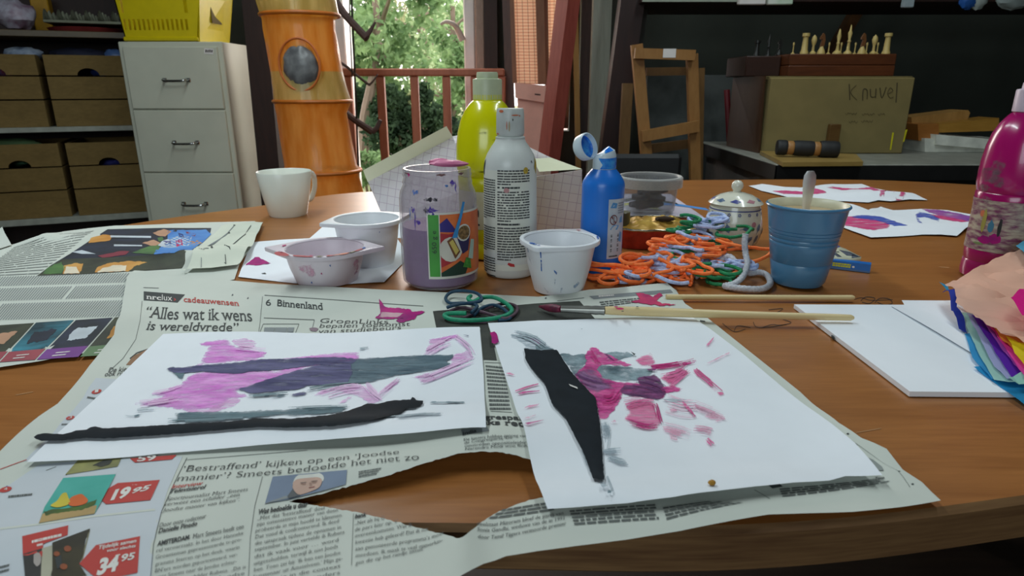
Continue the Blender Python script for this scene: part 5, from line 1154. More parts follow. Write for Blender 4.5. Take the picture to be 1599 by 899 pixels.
def right_dry(b):
    B_ = lambda p, w, n, m, s, **k: bristle(b, p, w, n, m, zRight, s, **k)
    B_(c7([(1090, 345), (1250, 326), (1390, 292)]), 8, 12, M_b4, 1); B_(c7([(1340, 350), (1260, 390), (1160, 412)]), 14, 16, M_b3, 2); B_(c7([(1330, 370), (1260, 430), (1220, 465)]), 12, 12, M_b3, 3); B_(c7([(1380, 355), (1430, 400), (1480, 440), (1570, 520)]), 8, 12, M_b3, 4)
    B_(c7([(950, 590), (1060, 560), (1140, 570)]), 10, 12, M_b3, 5); B_(c7([(960, 680), (1080, 715), (1160, 700)]), 8, 12, M_b4, 6); B_(c7([(1130, 570), (1150, 640), (1165, 700)]), 8, 9, M_b4, 7)
    B_(c7([(1180, 560), (1300, 600), (1400, 600)]), 30, 16, M_b5, 8, wd=(.3, .7)); B_(c7([(1300, 560), (1340, 605), (1390, 655)]), 5, 8, M_b3, 9); B_(c7([(1370, 575), (1460, 610), (1590, 665)]), 14, 14, M_b5, 10, wd=(.3, .8)); B_(c7([(1180, 710), (1280, 735), (1360, 760)]), 18, 14, M_b5, 11, wd=(.3, .7)); B_(c7([(1370, 730), (1440, 735), (1490, 750)]), 12, 12, M_b5, 12, wd=(.4, .8)); B_(c7([(1450, 790), (1475, 812), (1495, 830)]), 6, 7, M_b3, 13)
    B_(c7([(800, 540), (860, 540), (905, 480)]), 16, 14, M_b4, 14); B_(c7([(930, 540), (1010, 530), (1100, 545)]), 10, 9, M_b5, 15); B_(c7([(620, 390), (740, 440), (900, 460)]), 18, 12, M_b7, 16, wd=(.3, .6)); B_(c7([(1000, 420), (1120, 450), (1200, 500)]), 18, 12, M_b7, 17, wd=(.3, .7)); B_(c7([(720, 230), (760, 300), (790, 330)]), 10, 8, M_b4, 18)
    B_(c7([(250, 130), (360, 160), (460, 225)]), 14, 12, M_b6, 19); B_(c7([(800, 690), (830, 760), (815, 860)]), 12, 9, M_b6, 20, wd=(.3, .7)); B_(c8([(330, 360), (420, 350), (480, 345)]), 9, 8, M_b6, 21); B_(c8([(370, 400), (460, 430), (550, 450)]), 8, 9, M_b6, 22); B_(c8([(140, 330), (190, 450), (250, 600)]), 3, 4, M_b6, 23); B_(c8([(340, 520), (380, 620), (410, 700)]), 4, 4, M_b6, 24)
    B_(c7([(255, 492), (330, 465), (410, 442)]), 2, 3, M_b3, 25); B_(c7([(1180, 540), (1260, 545), (1350, 540)]), 2.5, 4, M_b6, 26)
o_l = painting('painting', LP_, zLeft, st, 'left painting on white paper with pink and grey strokes and long black strip', left_dry)
def strip(poly, zf, off, m, parent, seed, label, amp=1.0, thick=.0012, bumpy=.0015, extra=None):
    q = jag(poly, amp, seed, 3); w = [tuple(S(*p, zf).xy) for p in q]; V, F, Dd = tri_region(w, .004)
    top = [(x, y, TZ + zf(x, y) + off + thick * min(1, d / .0025) + bumpy * max(0, noise.noise(Vector((x * 60, y * 60, seed)))) * min(1, d / .003)) for (x, y), d in zip(V, Dd)]
    b = MB(); b.add(top, F, m)
    if extra: extra(b)
    o = b.build('black_paper_strip', None); o.parent = parent; o.matrix_parent_inverse = Matrix.Translation(parent.location).inverted(); o['label'] = label; return o
M_bp = pm('black_painted_paper', (30, 36, 42), rough=.85, var=.12, scale=70, spec=.2)
strip([(54, 686), (60, 681), (72, 679.5), (84, 681), (100, 681.5), (120, 676), (136, 674), (143, 670), (150, 669), (162, 672), (190, 671), (240, 668), (300, 664), (350, 662), (385, 659), (398, 656), (410, 656.5), (455, 657), (490, 654), (520, 650), (545, 644), (565, 637), (574, 633), (590, 634), (604, 630), (620, 628), (641, 627), (644, 623), (648, 624), (650, 627.5), (661, 629), (660, 634), (648, 640), (634, 641), (627, 648), (600, 656), (570, 662), (520, 669), (470, 671), (400, 670.5), (360, 674), (300, 679), (250, 683), (200, 686), (165, 688), (150, 688), (136, 687), (118, 689), (98, 691.5), (66, 692), (57, 689.5)], zLeft, .0018, M_bp, o_l, 5, 'long thin torn black strip', .7, thick=.0006, bumpy=.0012)
c7 = lambda L: [(x / 4 + 740, y / 4 + 490) for x, y in L]
c8 = lambda L: [(x / 5.32 + 880, y / 5.32 + 640) for x, y in L]
W_mg = wash('magenta_wash', (238, 110, 174), (180, 44, 124), dens=.8, scale=130, edge=.15, stretch=(1, 2, 1)); W_pu = wash('purple_wash', (150, 84, 136), (60, 46, 74), dens=.85, scale=110, edge=.2, stretch=(1, 2, 1)); W_rs = wash('rose_wash', (240, 130, 178), (222, 84, 142), dens=.62, scale=200, edge=.3, stretch=(.35, 2.5, 1), rot=.25); W_rf = wash('faint_rose', (246, 184, 206), (232, 140, 176), dens=.45, scale=220, edge=.2, stretch=(.5, 2.5, 1), rot=-.4); W_gd = wash('dark_grey_wash', (156, 176, 184), (66, 86, 96), dens=.78, scale=90, edge=.2)
st2 = [
 (c7([(230, 115), (250, 130), (330, 125), (400, 140), (515, 232), (460, 246), (380, 240), (315, 226), (290, 212), (320, 205), (260, 160), (225, 150)]), W_gl, 1.2), (c7([(380, 190), (430, 188), (515, 232), (460, 247), (390, 240)]), W_gd, .8), (c7([(320, 150), (400, 150), (430, 190), (380, 200)]), wash('lilac_wash', (214, 180, 210), (190, 150, 190), dens=.5, scale=80, edge=.6), 1.2),
 (c7([(515, 250), (570, 245), (620, 258), (705, 248), (720, 300), (680, 330), (590, 330), (560, 290)]), W_gd, 1.2), (c7([(810, 245), (880, 236), (960, 238), (1010, 262), (960, 275), (870, 298), (840, 270)]), W_gd, 1.2),
 (c7([(590, 330), (700, 325), (800, 320), (960, 330), (1100, 345), (1140, 365), (1060, 400), (1010, 425), (860, 420), (700, 450), (620, 380)]), W_gd, 1.5),
 (c7([(700, 290), (690, 260), (730, 210), (770, 215), (800, 245), (860, 260), (900, 290), (1000, 322), (960, 330), (800, 318), (770, 350), (810, 400), (880, 425), (1000, 430), (1100, 440), (1300, 468), (1280, 490), (1200, 500), (1180, 535), (1000, 520), (930, 490), (920, 540), (880, 600), (830, 660), (780, 662), (772, 600), (740, 510), (690, 460), (625, 385), (680, 335)]), W_mg, 2),
 (c7([(625, 385), (690, 335), (760, 360), (830, 430), (880, 470), (760, 500), (700, 480)]), wash('mauve_wash', (168, 130, 166), (120, 74, 128), dens=.8, scale=90, edge=.7), 1.2), (c7([(1010, 400), (1130, 378), (1160, 410), (1200, 465), (1200, 512), (1150, 545), (1080, 530), (960, 515), (900, 490), (940, 440), (1040, 450)]), W_pu, 1.5), (c7([(810, 250), (830, 250), (880, 298), (850, 285)]), W_pu, .5),
 (c7([(740, 510), (820, 470), (910, 470), (910, 530), (860, 600), (790, 610)]), W_mg, 1.4), (c7([(1150, 470), (1240, 450), (1300, 470), (1240, 490), (1190, 490)]), W_mg, .8),
 (c7([(1003, 292), (1040, 265), (1110, 248), (1120, 265), (1135, 320), (1070, 332), (1030, 318)]), W_rs, 1.2), (c7([(1100, 325), (1140, 318), (1240, 316), (1330, 304), (1392, 290), (1385, 298), (1345, 318), (1250, 330), (1180, 345), (1110, 345)]), W_mg, 1),
 (c7([(1240, 345), (1290, 335), (1350, 370), (1300, 400), (1240, 450), (1160, 410), (1200, 380), (1270, 375)]), W_rs, 1.6), (c7([(1370, 350), (1400, 348), (1440, 390), (1420, 418), (1390, 390)]), W_rs, 1.2), (c7([(1455, 410), (1490, 420), (1500, 460), (1560, 500), (1578, 524), (1540, 515), (1480, 470), (1460, 440)]), W_rs, 1.2),
 (c7([(940, 650), (970, 620), (945, 590), (970, 560), (1040, 550), (1140, 556), (1130, 600), (1165, 660), (1170, 700), (1140, 722), (1080, 715), (1000, 695), (940, 668)]), W_rs, 1.6),
 (c7([(1300, 555), (1330, 570), (1390, 655), (1370, 650), (1330, 600)]), W_rf, 1), (c7([(1370, 570), (1460, 600), (1440, 620), (1380, 590)]), W_rf, 1), (c7([(1420, 640), (1500, 620), (1590, 660), (1520, 680)]), W_rf, 1), (c7([(1365, 720), (1480, 710), (1490, 770), (1430, 750)]), W_rf, 1.5), (c7([(1450, 790), (1500, 805), (1480, 835), (1455, 810)]), W_rf, 1.2), (c7([(1170, 700), (1250, 720), (1340, 750), (1280, 770), (1190, 740)]), W_rf, 1.5), (c7([(1220, 590), (1270, 600), (1260, 650), (1225, 640)]), W_rf, 1.2), (c7([(1220, 760), (1270, 780), (1270, 800), (1230, 790)]), W_rf, 1),
 (c7([(255, 488), (320, 462), (405, 440), (400, 447), (330, 470), (262, 492)]), W_rs, .3), (c7([(272, 506), (310, 492), (410, 486), (410, 492), (330, 500), (285, 512)]), W_mg, .4), (c7([(312, 596), (350, 580), (408, 568), (404, 578), (350, 594)]), W_rs, .5), (c7([(310, 664), (340, 650), (390, 640), (340, 665)]), W_rf, .5), (c7([(318, 694), (340, 688), (440, 672), (400, 685), (336, 702)]), W_mg, .4), (c7([(198, 380), (225, 376), (258, 390), (240, 392)]), W_rs, .3),
 (c7([(1450, 205), (1470, 180), (1500, 150), (1490, 175), (1460, 212)]), W_rs, .4), (c7([(1450, 318), (1596, 246), (1596, 256), (1470, 318)]), W_rf, .5), (c7([(100, 125), (128, 118), (142, 128), (148, 150), (155, 185), (128, 198), (112, 190), (112, 160)]), M_mag, .7),
 (c7([(790, 680), (840, 690), (860, 740), (840, 780), (800, 790)]), W_gl, 1.5), (c8([(320, 340), (420, 330), (480, 350), (400, 400), (330, 390)]), W_gl, 1.5), (c8([(350, 385), (440, 400), (550, 445), (490, 488), (380, 440)]), W_gl, 1.5), (c8([(440, 90), (520, 100), (470, 125), (360, 120)]), W_rf, .8),
 (c8([(290, 615), (345, 615), (385, 670), (405, 710), (400, 785), (350, 785), (345, 720)]), W_gl, 1), (c8([(365, 690), (395, 690), (395, 712), (365, 715)]), W_gd, .4), (c7([(1080, 355), (1140, 355), (1130, 365), (1085, 364)]), W_pu, .3), (c7([(980, 248), (1010, 262), (1000, 270)]), M_ink, .2), (c7([(665, 103), (680, 103), (675, 108)]), W_gd, .1)]
RP_ = [(762, 504), (840, 500), (940, 497), (1083, 496), (1110, 514), (1160, 552), (1210, 594), (1260, 634), (1300, 662), (1335, 690), (1378, 741), (1345, 743), (1320, 743), (1295, 750), (1240, 753), (1180, 759), (1120, 766), (1050, 776), (980, 785), (900, 791), (855, 794), (846, 770), (825, 700), (800, 620), (780, 560)]
o_r = painting('painting', RP_, zRight, st2, 'right painting on white paper with broad black wedge and magenta wash', right_dry)
def scratch(b): decal(b, [(888, 607), (901, 612), (902, 615), (890, 610)], zRight, .0042, M_pwht)
strip([(818, 547), (845, 550), (869, 549), (880, 566), (895, 588), (912, 606), (930, 625), (934, 650), (937, 670), (940, 699), (941, 725), (944, 755), (935, 754), (926, 752), (918, 730), (912, 714), (900, 690), (885, 660), (872, 645), (862, 635), (855, 615), (850, 602), (838, 588), (827, 575), (820, 562)], zRight, .0021, M_bp, o_r, 6, 'wide torn black wedge', 1.0, bumpy=.0004, extra=scratch)
# crumb on the painting
b = MB(); blob(b, S(1111, 757, zRight) + Vector((0, 0, .0015)), (.0022, .0017, .0015), pm('ochre_crumb', (176, 128, 40), rough=.7), 4, (10, 6)); tag(b.build('crumb'), 'tiny ochre crumb near the lower edge of the right painting', 'crumb')
# paintings far right
W_fm = wash('far_magenta', (206, 40, 110), (214, 90, 140), dens=.8, scale=45, edge=.6, stretch=(.6, 2, 1)); W_fb = wash('far_blue', (40, 86, 190), (90, 90, 170), dens=.8, scale=45, edge=.6, stretch=(.6, 2, 1))
zP1 = bumps(.002, [bump(1245, 288, .06, .05, .012), bump(1380, 308, .08, .03, .012), bump(1310, 300, .03, .05, .0)])
painting('painting', [(1169, 290), (1190, 287), (1225, 287), (1250, 290), (1268, 290), (1300, 287), (1346, 287), (1362, 293), (1400, 300), (1449, 312), (1420, 309), (1392, 306), (1372, 309), (1356, 316), (1320, 314), (1290, 313), (1240, 310), (1212, 303), (1190, 298)], zP1,
 [([(1205, 298), (1225, 297), (1258, 299), (1272, 293), (1285, 297), (1292, 301), (1268, 304), (1225, 303)], W_fm, .6), ([(1290, 293), (1300, 291), (1318, 294), (1340, 294), (1360, 292), (1380, 298), (1400, 303), (1416, 306), (1400, 306), (1376, 302), (1358, 296), (1330, 296), (1316, 297)], W_fm, .6)], 'far painting with magenta streaks beyond the blue cup', step=.02)
zP2 = bumps(.002, [bump(1320, 330, .05, .04, .012), bump(1420, 322, .06, .02, .012), bump(1480, 360, .05, .03, .006)])
painting('painting', [(1300, 332), (1320, 324), (1342, 323), (1356, 328), (1375, 322), (1396, 320), (1440, 323), (1480, 328), (1525, 336), (1520, 352), (1500, 363), (1494, 368), (1470, 366), (1440, 366), (1400, 369), (1360, 370.5), (1330, 360), (1304, 350)], zP2,
 [([(1304, 338), (1330, 337), (1360, 340), (1392, 349), (1388, 356), (1364, 360), (1340, 356), (1306, 349)], W_fm, .8), ([(1326, 338), (1345, 335), (1375, 338), (1400, 346), (1418, 352), (1396, 353), (1370, 345), (1340, 341)], W_fb, .7), ([(1429, 335), (1436, 331), (1448, 333), (1470, 338), (1466, 346), (1444, 339), (1434, 340), (1441, 350), (1432, 346)], W_fb, .6), ([(1438, 326), (1470, 328), (1496, 333), (1520, 338), (1518, 346), (1490, 343), (1470, 337), (1450, 332)], wash('far_violet', (180, 90, 160), (110, 70, 160), dens=.8, scale=30, edge=.3), .7), ([(1450, 334), (1466, 336), (1496, 342), (1515, 346), (1500, 347), (1470, 343)], W_fm, .5)], 'far painting in magenta and blue left of the pink bottle', step=.02)
# white paper pads
def slab(name, q, z0, z1, m, label, cat, extra=None):
    P = [U(x, y, TZ + z1) for x, y in q]; P = [Vector((p.x, p.y, TZ + z0)) for p in P][::-1]
    a = sum((P[i].x * P[(i + 1) % len(P)].y - P[(i + 1) % len(P)].x * P[i].y) for i in range(len(P)))
    if a < 0: P = P[::-1]
    b = MB(); b.prism(P, (0, 0, z1 - z0), m)
    if extra: extra(b)
    return tag(b.build(name, smooth=0, loc=tuple(P[0])), label, cat)
M_pad = pm('pad_paper', (236, 240, 246), rough=.75, var=.01, spec=.25)
def padmark(b): b.prism([U(x, y, TZ + .0035) + Vector((-.0006, -.0006, 0)) for x, y in ((1300, 525), (1304, 527), (1303, 524), (1299, 522))], (0, 0, -.002), M_ink)
slab('paper_pad', [(1240, 475), (1392, 475.5), (1640, 475.5), (1640, 613), (1421, 611)], .0008, .005, M_pad, 'thick white paper pad under the end of the long brush', 'paper pad', padmark)
zU = bumps(.0056, [bump(1480, 520, .05, .05, .001)])
b = MB(); sheet(b, [(1408, 468.5), (1470, 469), (1640, 470), (1640, 600), (1580, 580), (1514, 549), (1391, 477.5), (1412, 475.5)], zU, M_pad); tag(b.build('paper_sheet', loc=tuple(U(1500, 500))), 'white sheet lying on the pad beside the tissue paper', 'paper')
# ================================================================ POTS, BOTTLES, JARS
M_pl_w = pm('white_plastic', (232, 234, 238), rough=.35, var=.01, scale=20); M_pl_s = pm('stained_plastic', (226, 214, 222), rough=.4, var=.03, scale=30)
M_bst = wash('blue_stain', (70, 120, 190), (40, 90, 170), dens=.75, scale=200, edge=.3); M_fst = wash('faint_blue_stain', (150, 170, 200), (110, 140, 180), dens=.3, scale=250, edge=.4); M_rst = wash('red_stain', (206, 70, 80), (180, 40, 70), dens=.75, scale=200, edge=.3); M_pst = wash('pink_stain', (230, 180, 200), (214, 150, 180), dens=.35, scale=150, edge=.6); M_ost = wash('orange_stain', (220, 130, 90), (190, 80, 60), dens=.75, scale=200, edge=.3)
def patch(b, v, prof, q, off, m, st=.004):
    """flat stain wrapped on a round wall; q in (angle degrees, height)"""
    qs = resample([(R(a) * .03, z) for a, z in q], .003); 
    try: V, F, Dd = tri_region([tuple(p) for p in qs], st)
    except Exception: return
    ref = min(.004, max(.8 * Dd.max(), 1e-5)); ink = np.minimum(Dd / ref, 1.0) if Dd.max() > .0006 else np.full(len(V), .8)
    b.add([v.P(x / .03, interp(prof, z) + off, z) for x, z in V], F, m, ink=ink.tolist())
def wrap(b, v, Rf, a0, a1, z0, z1, m, n=24, off=.0006, k=2):
    b.grid(lambda u, w: v.P(R(a0 + (a1 - a0) * u), Rf(z0 + (z1 - z0) * w) + off, z0 + (z1 - z0) * w), n, k, m)
def wf(v, Rf, a0, a1, z0, z1, off):
    return lambda u, w: v.P(R(a0 + (a1 - a0) * u), Rf(z0 + (z1 - z0) * w) + off, z0 + (z1 - z0) * w)
def tabbed(ang, half):
    def f(a):
        best = 1.0
        for t in (ang, ang + PI):
            d = abs((a - t + PI) % (2 * PI) - PI)
            if d < half: best = max(best, 1 / math.cos(half - d) )
        return best
    return f
def pot(px, pyf, wbase, pyrim, wrim, ang, half, m, label, stains):
    v = Vessel(px, pyf, wbase); rb = v.r(wbase, .0); zt = v.z(pyrim); rt = v.r(wrim, zt)
    t = thing('paint_pot', tuple(v.c), label, 'pot', 'plastic paint pots with pointed rims')
    ri = rt * .90; prof = [(rb * .96, .0015), (rb, .006), (rb + (ri - rb) * .55, zt * .5), (ri, zt - .002)]
    b = MB(); b.lathe([(0, .001)] + prof + [(ri - .0012, zt - .001), (rb + (ri - rb) * .5 - .0014, zt * .5), (rb - .0015, .007), (0, .003)], v.c, m, 56); 
    for q, mm in stains.get('wall', ()): patch(b, v, prof, q, .0004, mm)
    b.build('body', t)
    f = tabbed(ang, half); b = MB(); k = 96; vs = []; fs = []
    ring = [(ri - .001, zt - .0005, 0), (ri, zt + .0008, 0), (rt - .002, zt + .0012, 1), (rt - .0004, zt + .0006, 1), (rt, zt - .001, 1), (rt - .0003, zt - .004, 1), (rt - .0014, zt - .004, 1), (rt - .0018, zt - .0015, 1), (ri + .0004, zt - .002, 0)]
    n = len(ring)
    for i in range(k):
        a = 2 * PI * i / k
        for r_, z_, w in ring: vs.append(v.P(a, r_ * (f(a) if w else 1), z_))
    for i in range(k):
        for j in range(n): fs.append((i * n + j, ((i + 1) % k) * n + j, ((i + 1) % k) * n + (j + 1) % n, i * n + (j + 1) % n))
    b.add(vs, fs, m)
    for a, r0, r1, w, mm in stains.get('rim', ()):
        A0 = R(a); qs = [v.P(A0 + R(w) * math.sin(s) , ((r0 + r1) / 2 + (r1 - r0) / 2 * math.cos(s)) * rt, zt + .0018) for s in [2 * PI * i / 14 for i in range(14)]]
        qs = [p + Vector((noise.noise(p * 400) * .0012, noise.noise(p * 400 + Vector((9, 0, 0))) * .0012, 0)) for p in qs]
        b.add(qs, [tuple(range(14))], mm)
    b.build('rim', t); return v.c
solid = lambda n, c: pm(n, c, rough=.5)
S_r, S_b, S_m, S_g, S_o = solid('dried_red', (190, 60, 70)), solid('dried_blue', (50, 100, 180)), solid('dried_magenta', (190, 40, 120)), solid('dried_olive', (110, 110, 60)), solid('dried_orange', (214, 120, 84))
pot(513, 451, 96, 386, 134, R(75), R(44), M_pl_s, 'pink stained white pot with red paint on its rim', {'wall': [([(-50, .030), (-20, .034), (-14, .022), (-24, .012), (-40, .018)], M_pst), ([(40, .03), (60, .034), (64, .008), (50, .006)], M_pst), ([(-10, .02), (-8, .022), (-7, .019)], S_m), ([(4, .030), (6, .031), (6, .028)], S_b), ([(-30, .008), (-27, .010), (-27, .007)], S_b)],
    'rim': [(-62, .95, 1.18, 14, S_r), (-72, .96, 1.05, 7, M_pst), (-30, .92, 1.02, 15, S_r), (-8, .93, .99, 5, S_g), (6, .92, 1.0, 6, S_r), (22, .91, 1.0, 13, S_o), (36, .93, 1.0, 7, S_g), (50, .92, 1.0, 10, S_r), (62, .94, 1.0, 5, S_b), (-110, .93, 1.0, 5, S_m), (-20, .86, .93, 3, S_m)]})
pot(578, 421, 78, 341, 112, R(-70), R(42), M_pl_w, 'clean white pot behind the pink stained one', {'wall': [([(20, .05), (21.5, .051), (21, .0485)], S_b)]})
POTX = pot(872, 464, 80, 372, 126, R(-28), R(36), M_pl_w, 'white pot with blue flecks in front of the blue bottle', {'wall': [([(-32, .058), (-29, .058), (-30, .046), (-31.5, .046)], S_b), ([(-32, .044), (-29.5, .044), (-31, .030), (-33, .031)], M_bst), ([(-64, .060), (-60, .060), (-59, .050), (-62, .048)], M_fst), ([(-62, .044), (-58, .040), (-54, .034), (-60, .040)], M_fst), ([(-9, .034), (-3, .031), (-4, .028), (-8, .031)], M_bst), ([(30, .014), (44, .020), (46, .014), (34, .006)], M_fst), ([(-34, .014), (-22, .006), (-24, .004), (-32, .010)], M_fst), ([(-8, .024), (-5, .024), (-8, .014)], M_fst), ([(4, .012), (8, .012), (7, .006), (4, .006)], M_fst)],
    'rim': [(-42, .92, 1.02, 5, S_b), (-36, .96, 1.05, 4, M_bst), (84, .92, .97, 4, S_b), (92, .91, .96, 5, S_b), (98, .92, .97, 3, S_b), (150, .92, 1.0, 3.5, S_r), (-28, 1.0, 1.06, 2, S_b)]})
# white mug
M_mug = pm('white_ceramic', (232, 234, 224), rough=.25, var=.01)
v = Vessel(451, 341, 60); zt = v.z(267); rt = v.r(84, zt); rb = v.r(58, 0)
t = thing('mug', tuple(v.c), 'white mug standing alone at the left, before the orange organiser', 'mug')
b = MB(); b.lathe([(0, .002), (rb - .004, .002), (rb - .002, 0), (rb, .003), (rb + (rt - rb) * .5, zt * .46), (rt - .0006, zt - .002), (rt - .0015, zt), (rt - .003, zt - .0015), (rb + (rt - rb) * .5 - .004, zt * .46), (rb - .004, .006), (0, .006)], v.c, M_mug, 56); b.build('body', t)
b = MB(); P = spline([v.P(R(122), rt - .004, zt * .86), v.P(R(123), rt + .008, zt * .88), v.P(R(124), rt + .015, zt * .75), v.P(R(124), rt + .013, zt * .50), v.P(R(123), rt + .003, zt * .30), v.P(R(122), rb + (rt - rb) * .28 - .002, zt * .27)], 7); b.tube(P, .0042, M_mug, 10, flat=1.3); b.build('handle', t)
# glass jar
M_gl = clear('cloudy_glass', (196, 192, 196), .13, rough=.1, tint=(244, 242, 244), scale=18, amp=.12); M_wat = clear('purple_water', (176, 136, 192), .72, rough=.25, tint=(190, 160, 206), scale=9, amp=.2)
v = Vessel(689, 456, 100); z = v.z; K = lambda w, py: (v.r(w, z(py)), z(py))
jp = [(0, .001), (v.r(96, 0), .0015), (v.r(108, .004), .005), K(115, 432), K(118, 405), K(120, 350), K(120, 308), K(117, 298), K(110, 290), K(107, 286), K(109, 283), K(107, 279), K(105, 275), K(108, 271), K(106, 268), K(107, 264), K(104, 261.5)]
t = thing('glass_jar', tuple(v.c), 'glass jar of purple brush water with a picture label', 'jar')
inn = [(max(r - .0022, 0), zz + (.003 if i < 3 else 0)) for i, (r, zz) in enumerate(jp)]
b = MB(); b.lathe(jp + inn[::-1], v.c, M_gl, 64)
jR = lambda zz: interp(jp, zz)
V_v = wash('violet_smear', (92, 66, 170), (52, 40, 130), dens=.8, scale=220, edge=.3); V_k = wash('dark_smear', (52, 50, 60), (30, 30, 36), dens=.85, scale=220, edge=.3)
for a, zz, w, h, m in ((-36, .119, 7, .0035, M_bst), (-14, .112, 9, .0030, V_k), (-4, .1115, 4, .002, V_k), (-10, .0985, 9, .0050, V_v), (-18, .100, 5, .003, V_k), (-38, .099, 4, .004, V_v), (-35, .088, 1.4, .012, V_v), (-30, .085, 5, .003, V_v), (-13, .088, 1.0, .012, V_k), (-44, .094, 1.2, .009, M_bst), (24, .129, 5, .004, V_v), (29, .124, 2, .006, V_v), (14, .126, 3, .002, M_bst), (-52, .1375, 4, .002, S_m), (-58, .1385, 8, .0012, pm('brownish_rim', (130, 90, 90))), (6, .1385, 9, .0012, pm('brownish_rim', (130, 90, 90))), (42, .1385, 7, .0012, pm('brownish_rim', (130, 90, 90)))):
    zz *= z(261.5) / .142
    patch(b, v, jp, jag([(a + w * math.cos(s), (zz + h * math.sin(s))) for s in [2 * PI * i / 12 for i in range(12)]], .0, 1, 50) if False else [(a + .75 * w * math.cos(s) * (1 + 1.1 * noise.noise(Vector((math.cos(s) * 2, math.sin(s) * 2 + a, 0)))), zz + .8 * h * math.sin(s) * (1 + 1.2 * noise.noise(Vector((math.cos(s) * 2.5, math.sin(s) * 2.5, a + 5))))) for s in [2 * PI * i / 22 for i in range(22)]], .0006, m)
b.build('glass', t)
zw = z(349); b = MB(); wp = [(0, .0045)] + [(max(r - .0026, 0), max(zz, .0045)) for r, zz in jp[1:5]] + [(jR(zw) - .0026, zw), (0, zw)]; b.lathe(wp[:-1], v.c, M_wat, 56); b.lathe([(0, zw), (jR(zw) - .0026, zw)], v.c, pm('water_surface', (132, 106, 146), rough=.6, spec=.2), 48); b.build('water', t)
b = MB(); zl0, zl1 = z(419), z(321); fl = wf(v, jR, -17, 84, zl0, zl1, .0008)
def lq(q, m, off, st=None):
    n_ = []; 
    pts = resample([(x, y) for x, y in q], .04); V, F, Dd = tri_region([tuple(p) for p in pts], .05)
    g = wf(v, jR, -17, 84, zl0, zl1, off); b.add([g(x, y) for x, y in V], F, m)
M_lb = pm('label_paper', (226, 224, 214), rough=.5); lq([(0, 0), (1, 0), (1, 1), (0, 1)], M_lb, .0006)
lq([(.02, .04), (.165, .04), (.165, .97), (.02, .97)], pm('label_green', (70, 160, 60), rough=.5), .0009); lq([(.18, .04), (1, .04), (1, .97), (.18, .97)], pm('label_orange', (224, 120, 62), rough=.5, scale=60, c2=(206, 96, 50)), .0009)
lq([(.18, .18), (.46, .30), (.42, .70), (.30, .68), (.18, .70)], pm('label_red', (176, 44, 52), rough=.5), .0011); lq([(.18, .72), (.42, .70), (.36, .80), (.28, .92), (.18, .84)], pm('label_indigo', (54, 44, 130), rough=.5), .0012); lq([(.18, .04), (.55, .04), (.60, .16), (.46, .26), (.18, .10)], pm('label_darkgreen', (28, 60, 46), rough=.5), .0012)
lq([(.33 + .17 * math.cos(a), .45 + .19 * math.sin(a)) for a in [k * .42 for k in range(15)]], pm('label_plate', (220, 214, 200), rough=.5), .0014)
lq([(.27, .58), (.35, .64), (.46, .40), (.38, .30)], pm('label_bread', (120, 74, 44), rough=.5), .0016); lq([(.30, .56), (.35, .60), (.44, .42), (.39, .36)], pm('label_cheese', (214, 190, 100), rough=.5), .0018)
lq([(.42, .60), (.64, .62), (.60, .40), (.50, .36)], pm('label_bowl', (48, 40, 90), rough=.5), .0015); lq([(.53 + .12 * math.cos(a), .68 + .13 * math.sin(a)) for a in [k * .42 for k in range(15)]], M_lb, .0016); lq([(.53 + .10 * math.cos(a), .68 + .105 * math.sin(a)) for a in [k * .42 for k in range(15)]], pm('label_muesli', (150, 116, 70), rough=.5, scale=400, c2=(90, 66, 36)), .0018)
lq([(.60, .28), (.66, .56), (.74, .54), (.70, .24)], pm('label_cloth', (190, 214, 200), rough=.5), .0016); lq([(.50, .16), (.56, .30), (.64, .26), (.66, .10)], pm('label_leaf', (80, 160, 60), rough=.5, scale=300, c2=(50, 110, 40)), .0017)
lq([(.34, .62), (.40, .78), (.46, .94), (.52, 1.14), (.56, 1.13), (.50, .92), (.44, .74), (.42, .62)], pm('label_skyblue', (60, 150, 214), rough=.5), .0019)
text_map(b, '650 g e', lambda u, w: wf(v, jR, -17, 84, zl0, zl1, .0012)(.125 - .065 * w, .40 + .34 * u), M_ink)
b.build('label', t)
b = MB(); P = v.P(R(-20), jR(z(262)) * .9, z(257)); 
blob(b, v.P(R(140), jR(z(262)) * .55, z(258)), (.022, .010, .004), pm('pink_handle', (206, 110, 150)), 4, (18, 8)); blob(b, v.P(R(172), jR(z(262)) * .65, z(256)), (.012, .008, .004), pm('pink_handle', (206, 110, 150)), 6, (14, 8)); tag(b.build('paint_sponge'), 'pink painted sponge lying on the back rim of the glass jar', 'sponge')
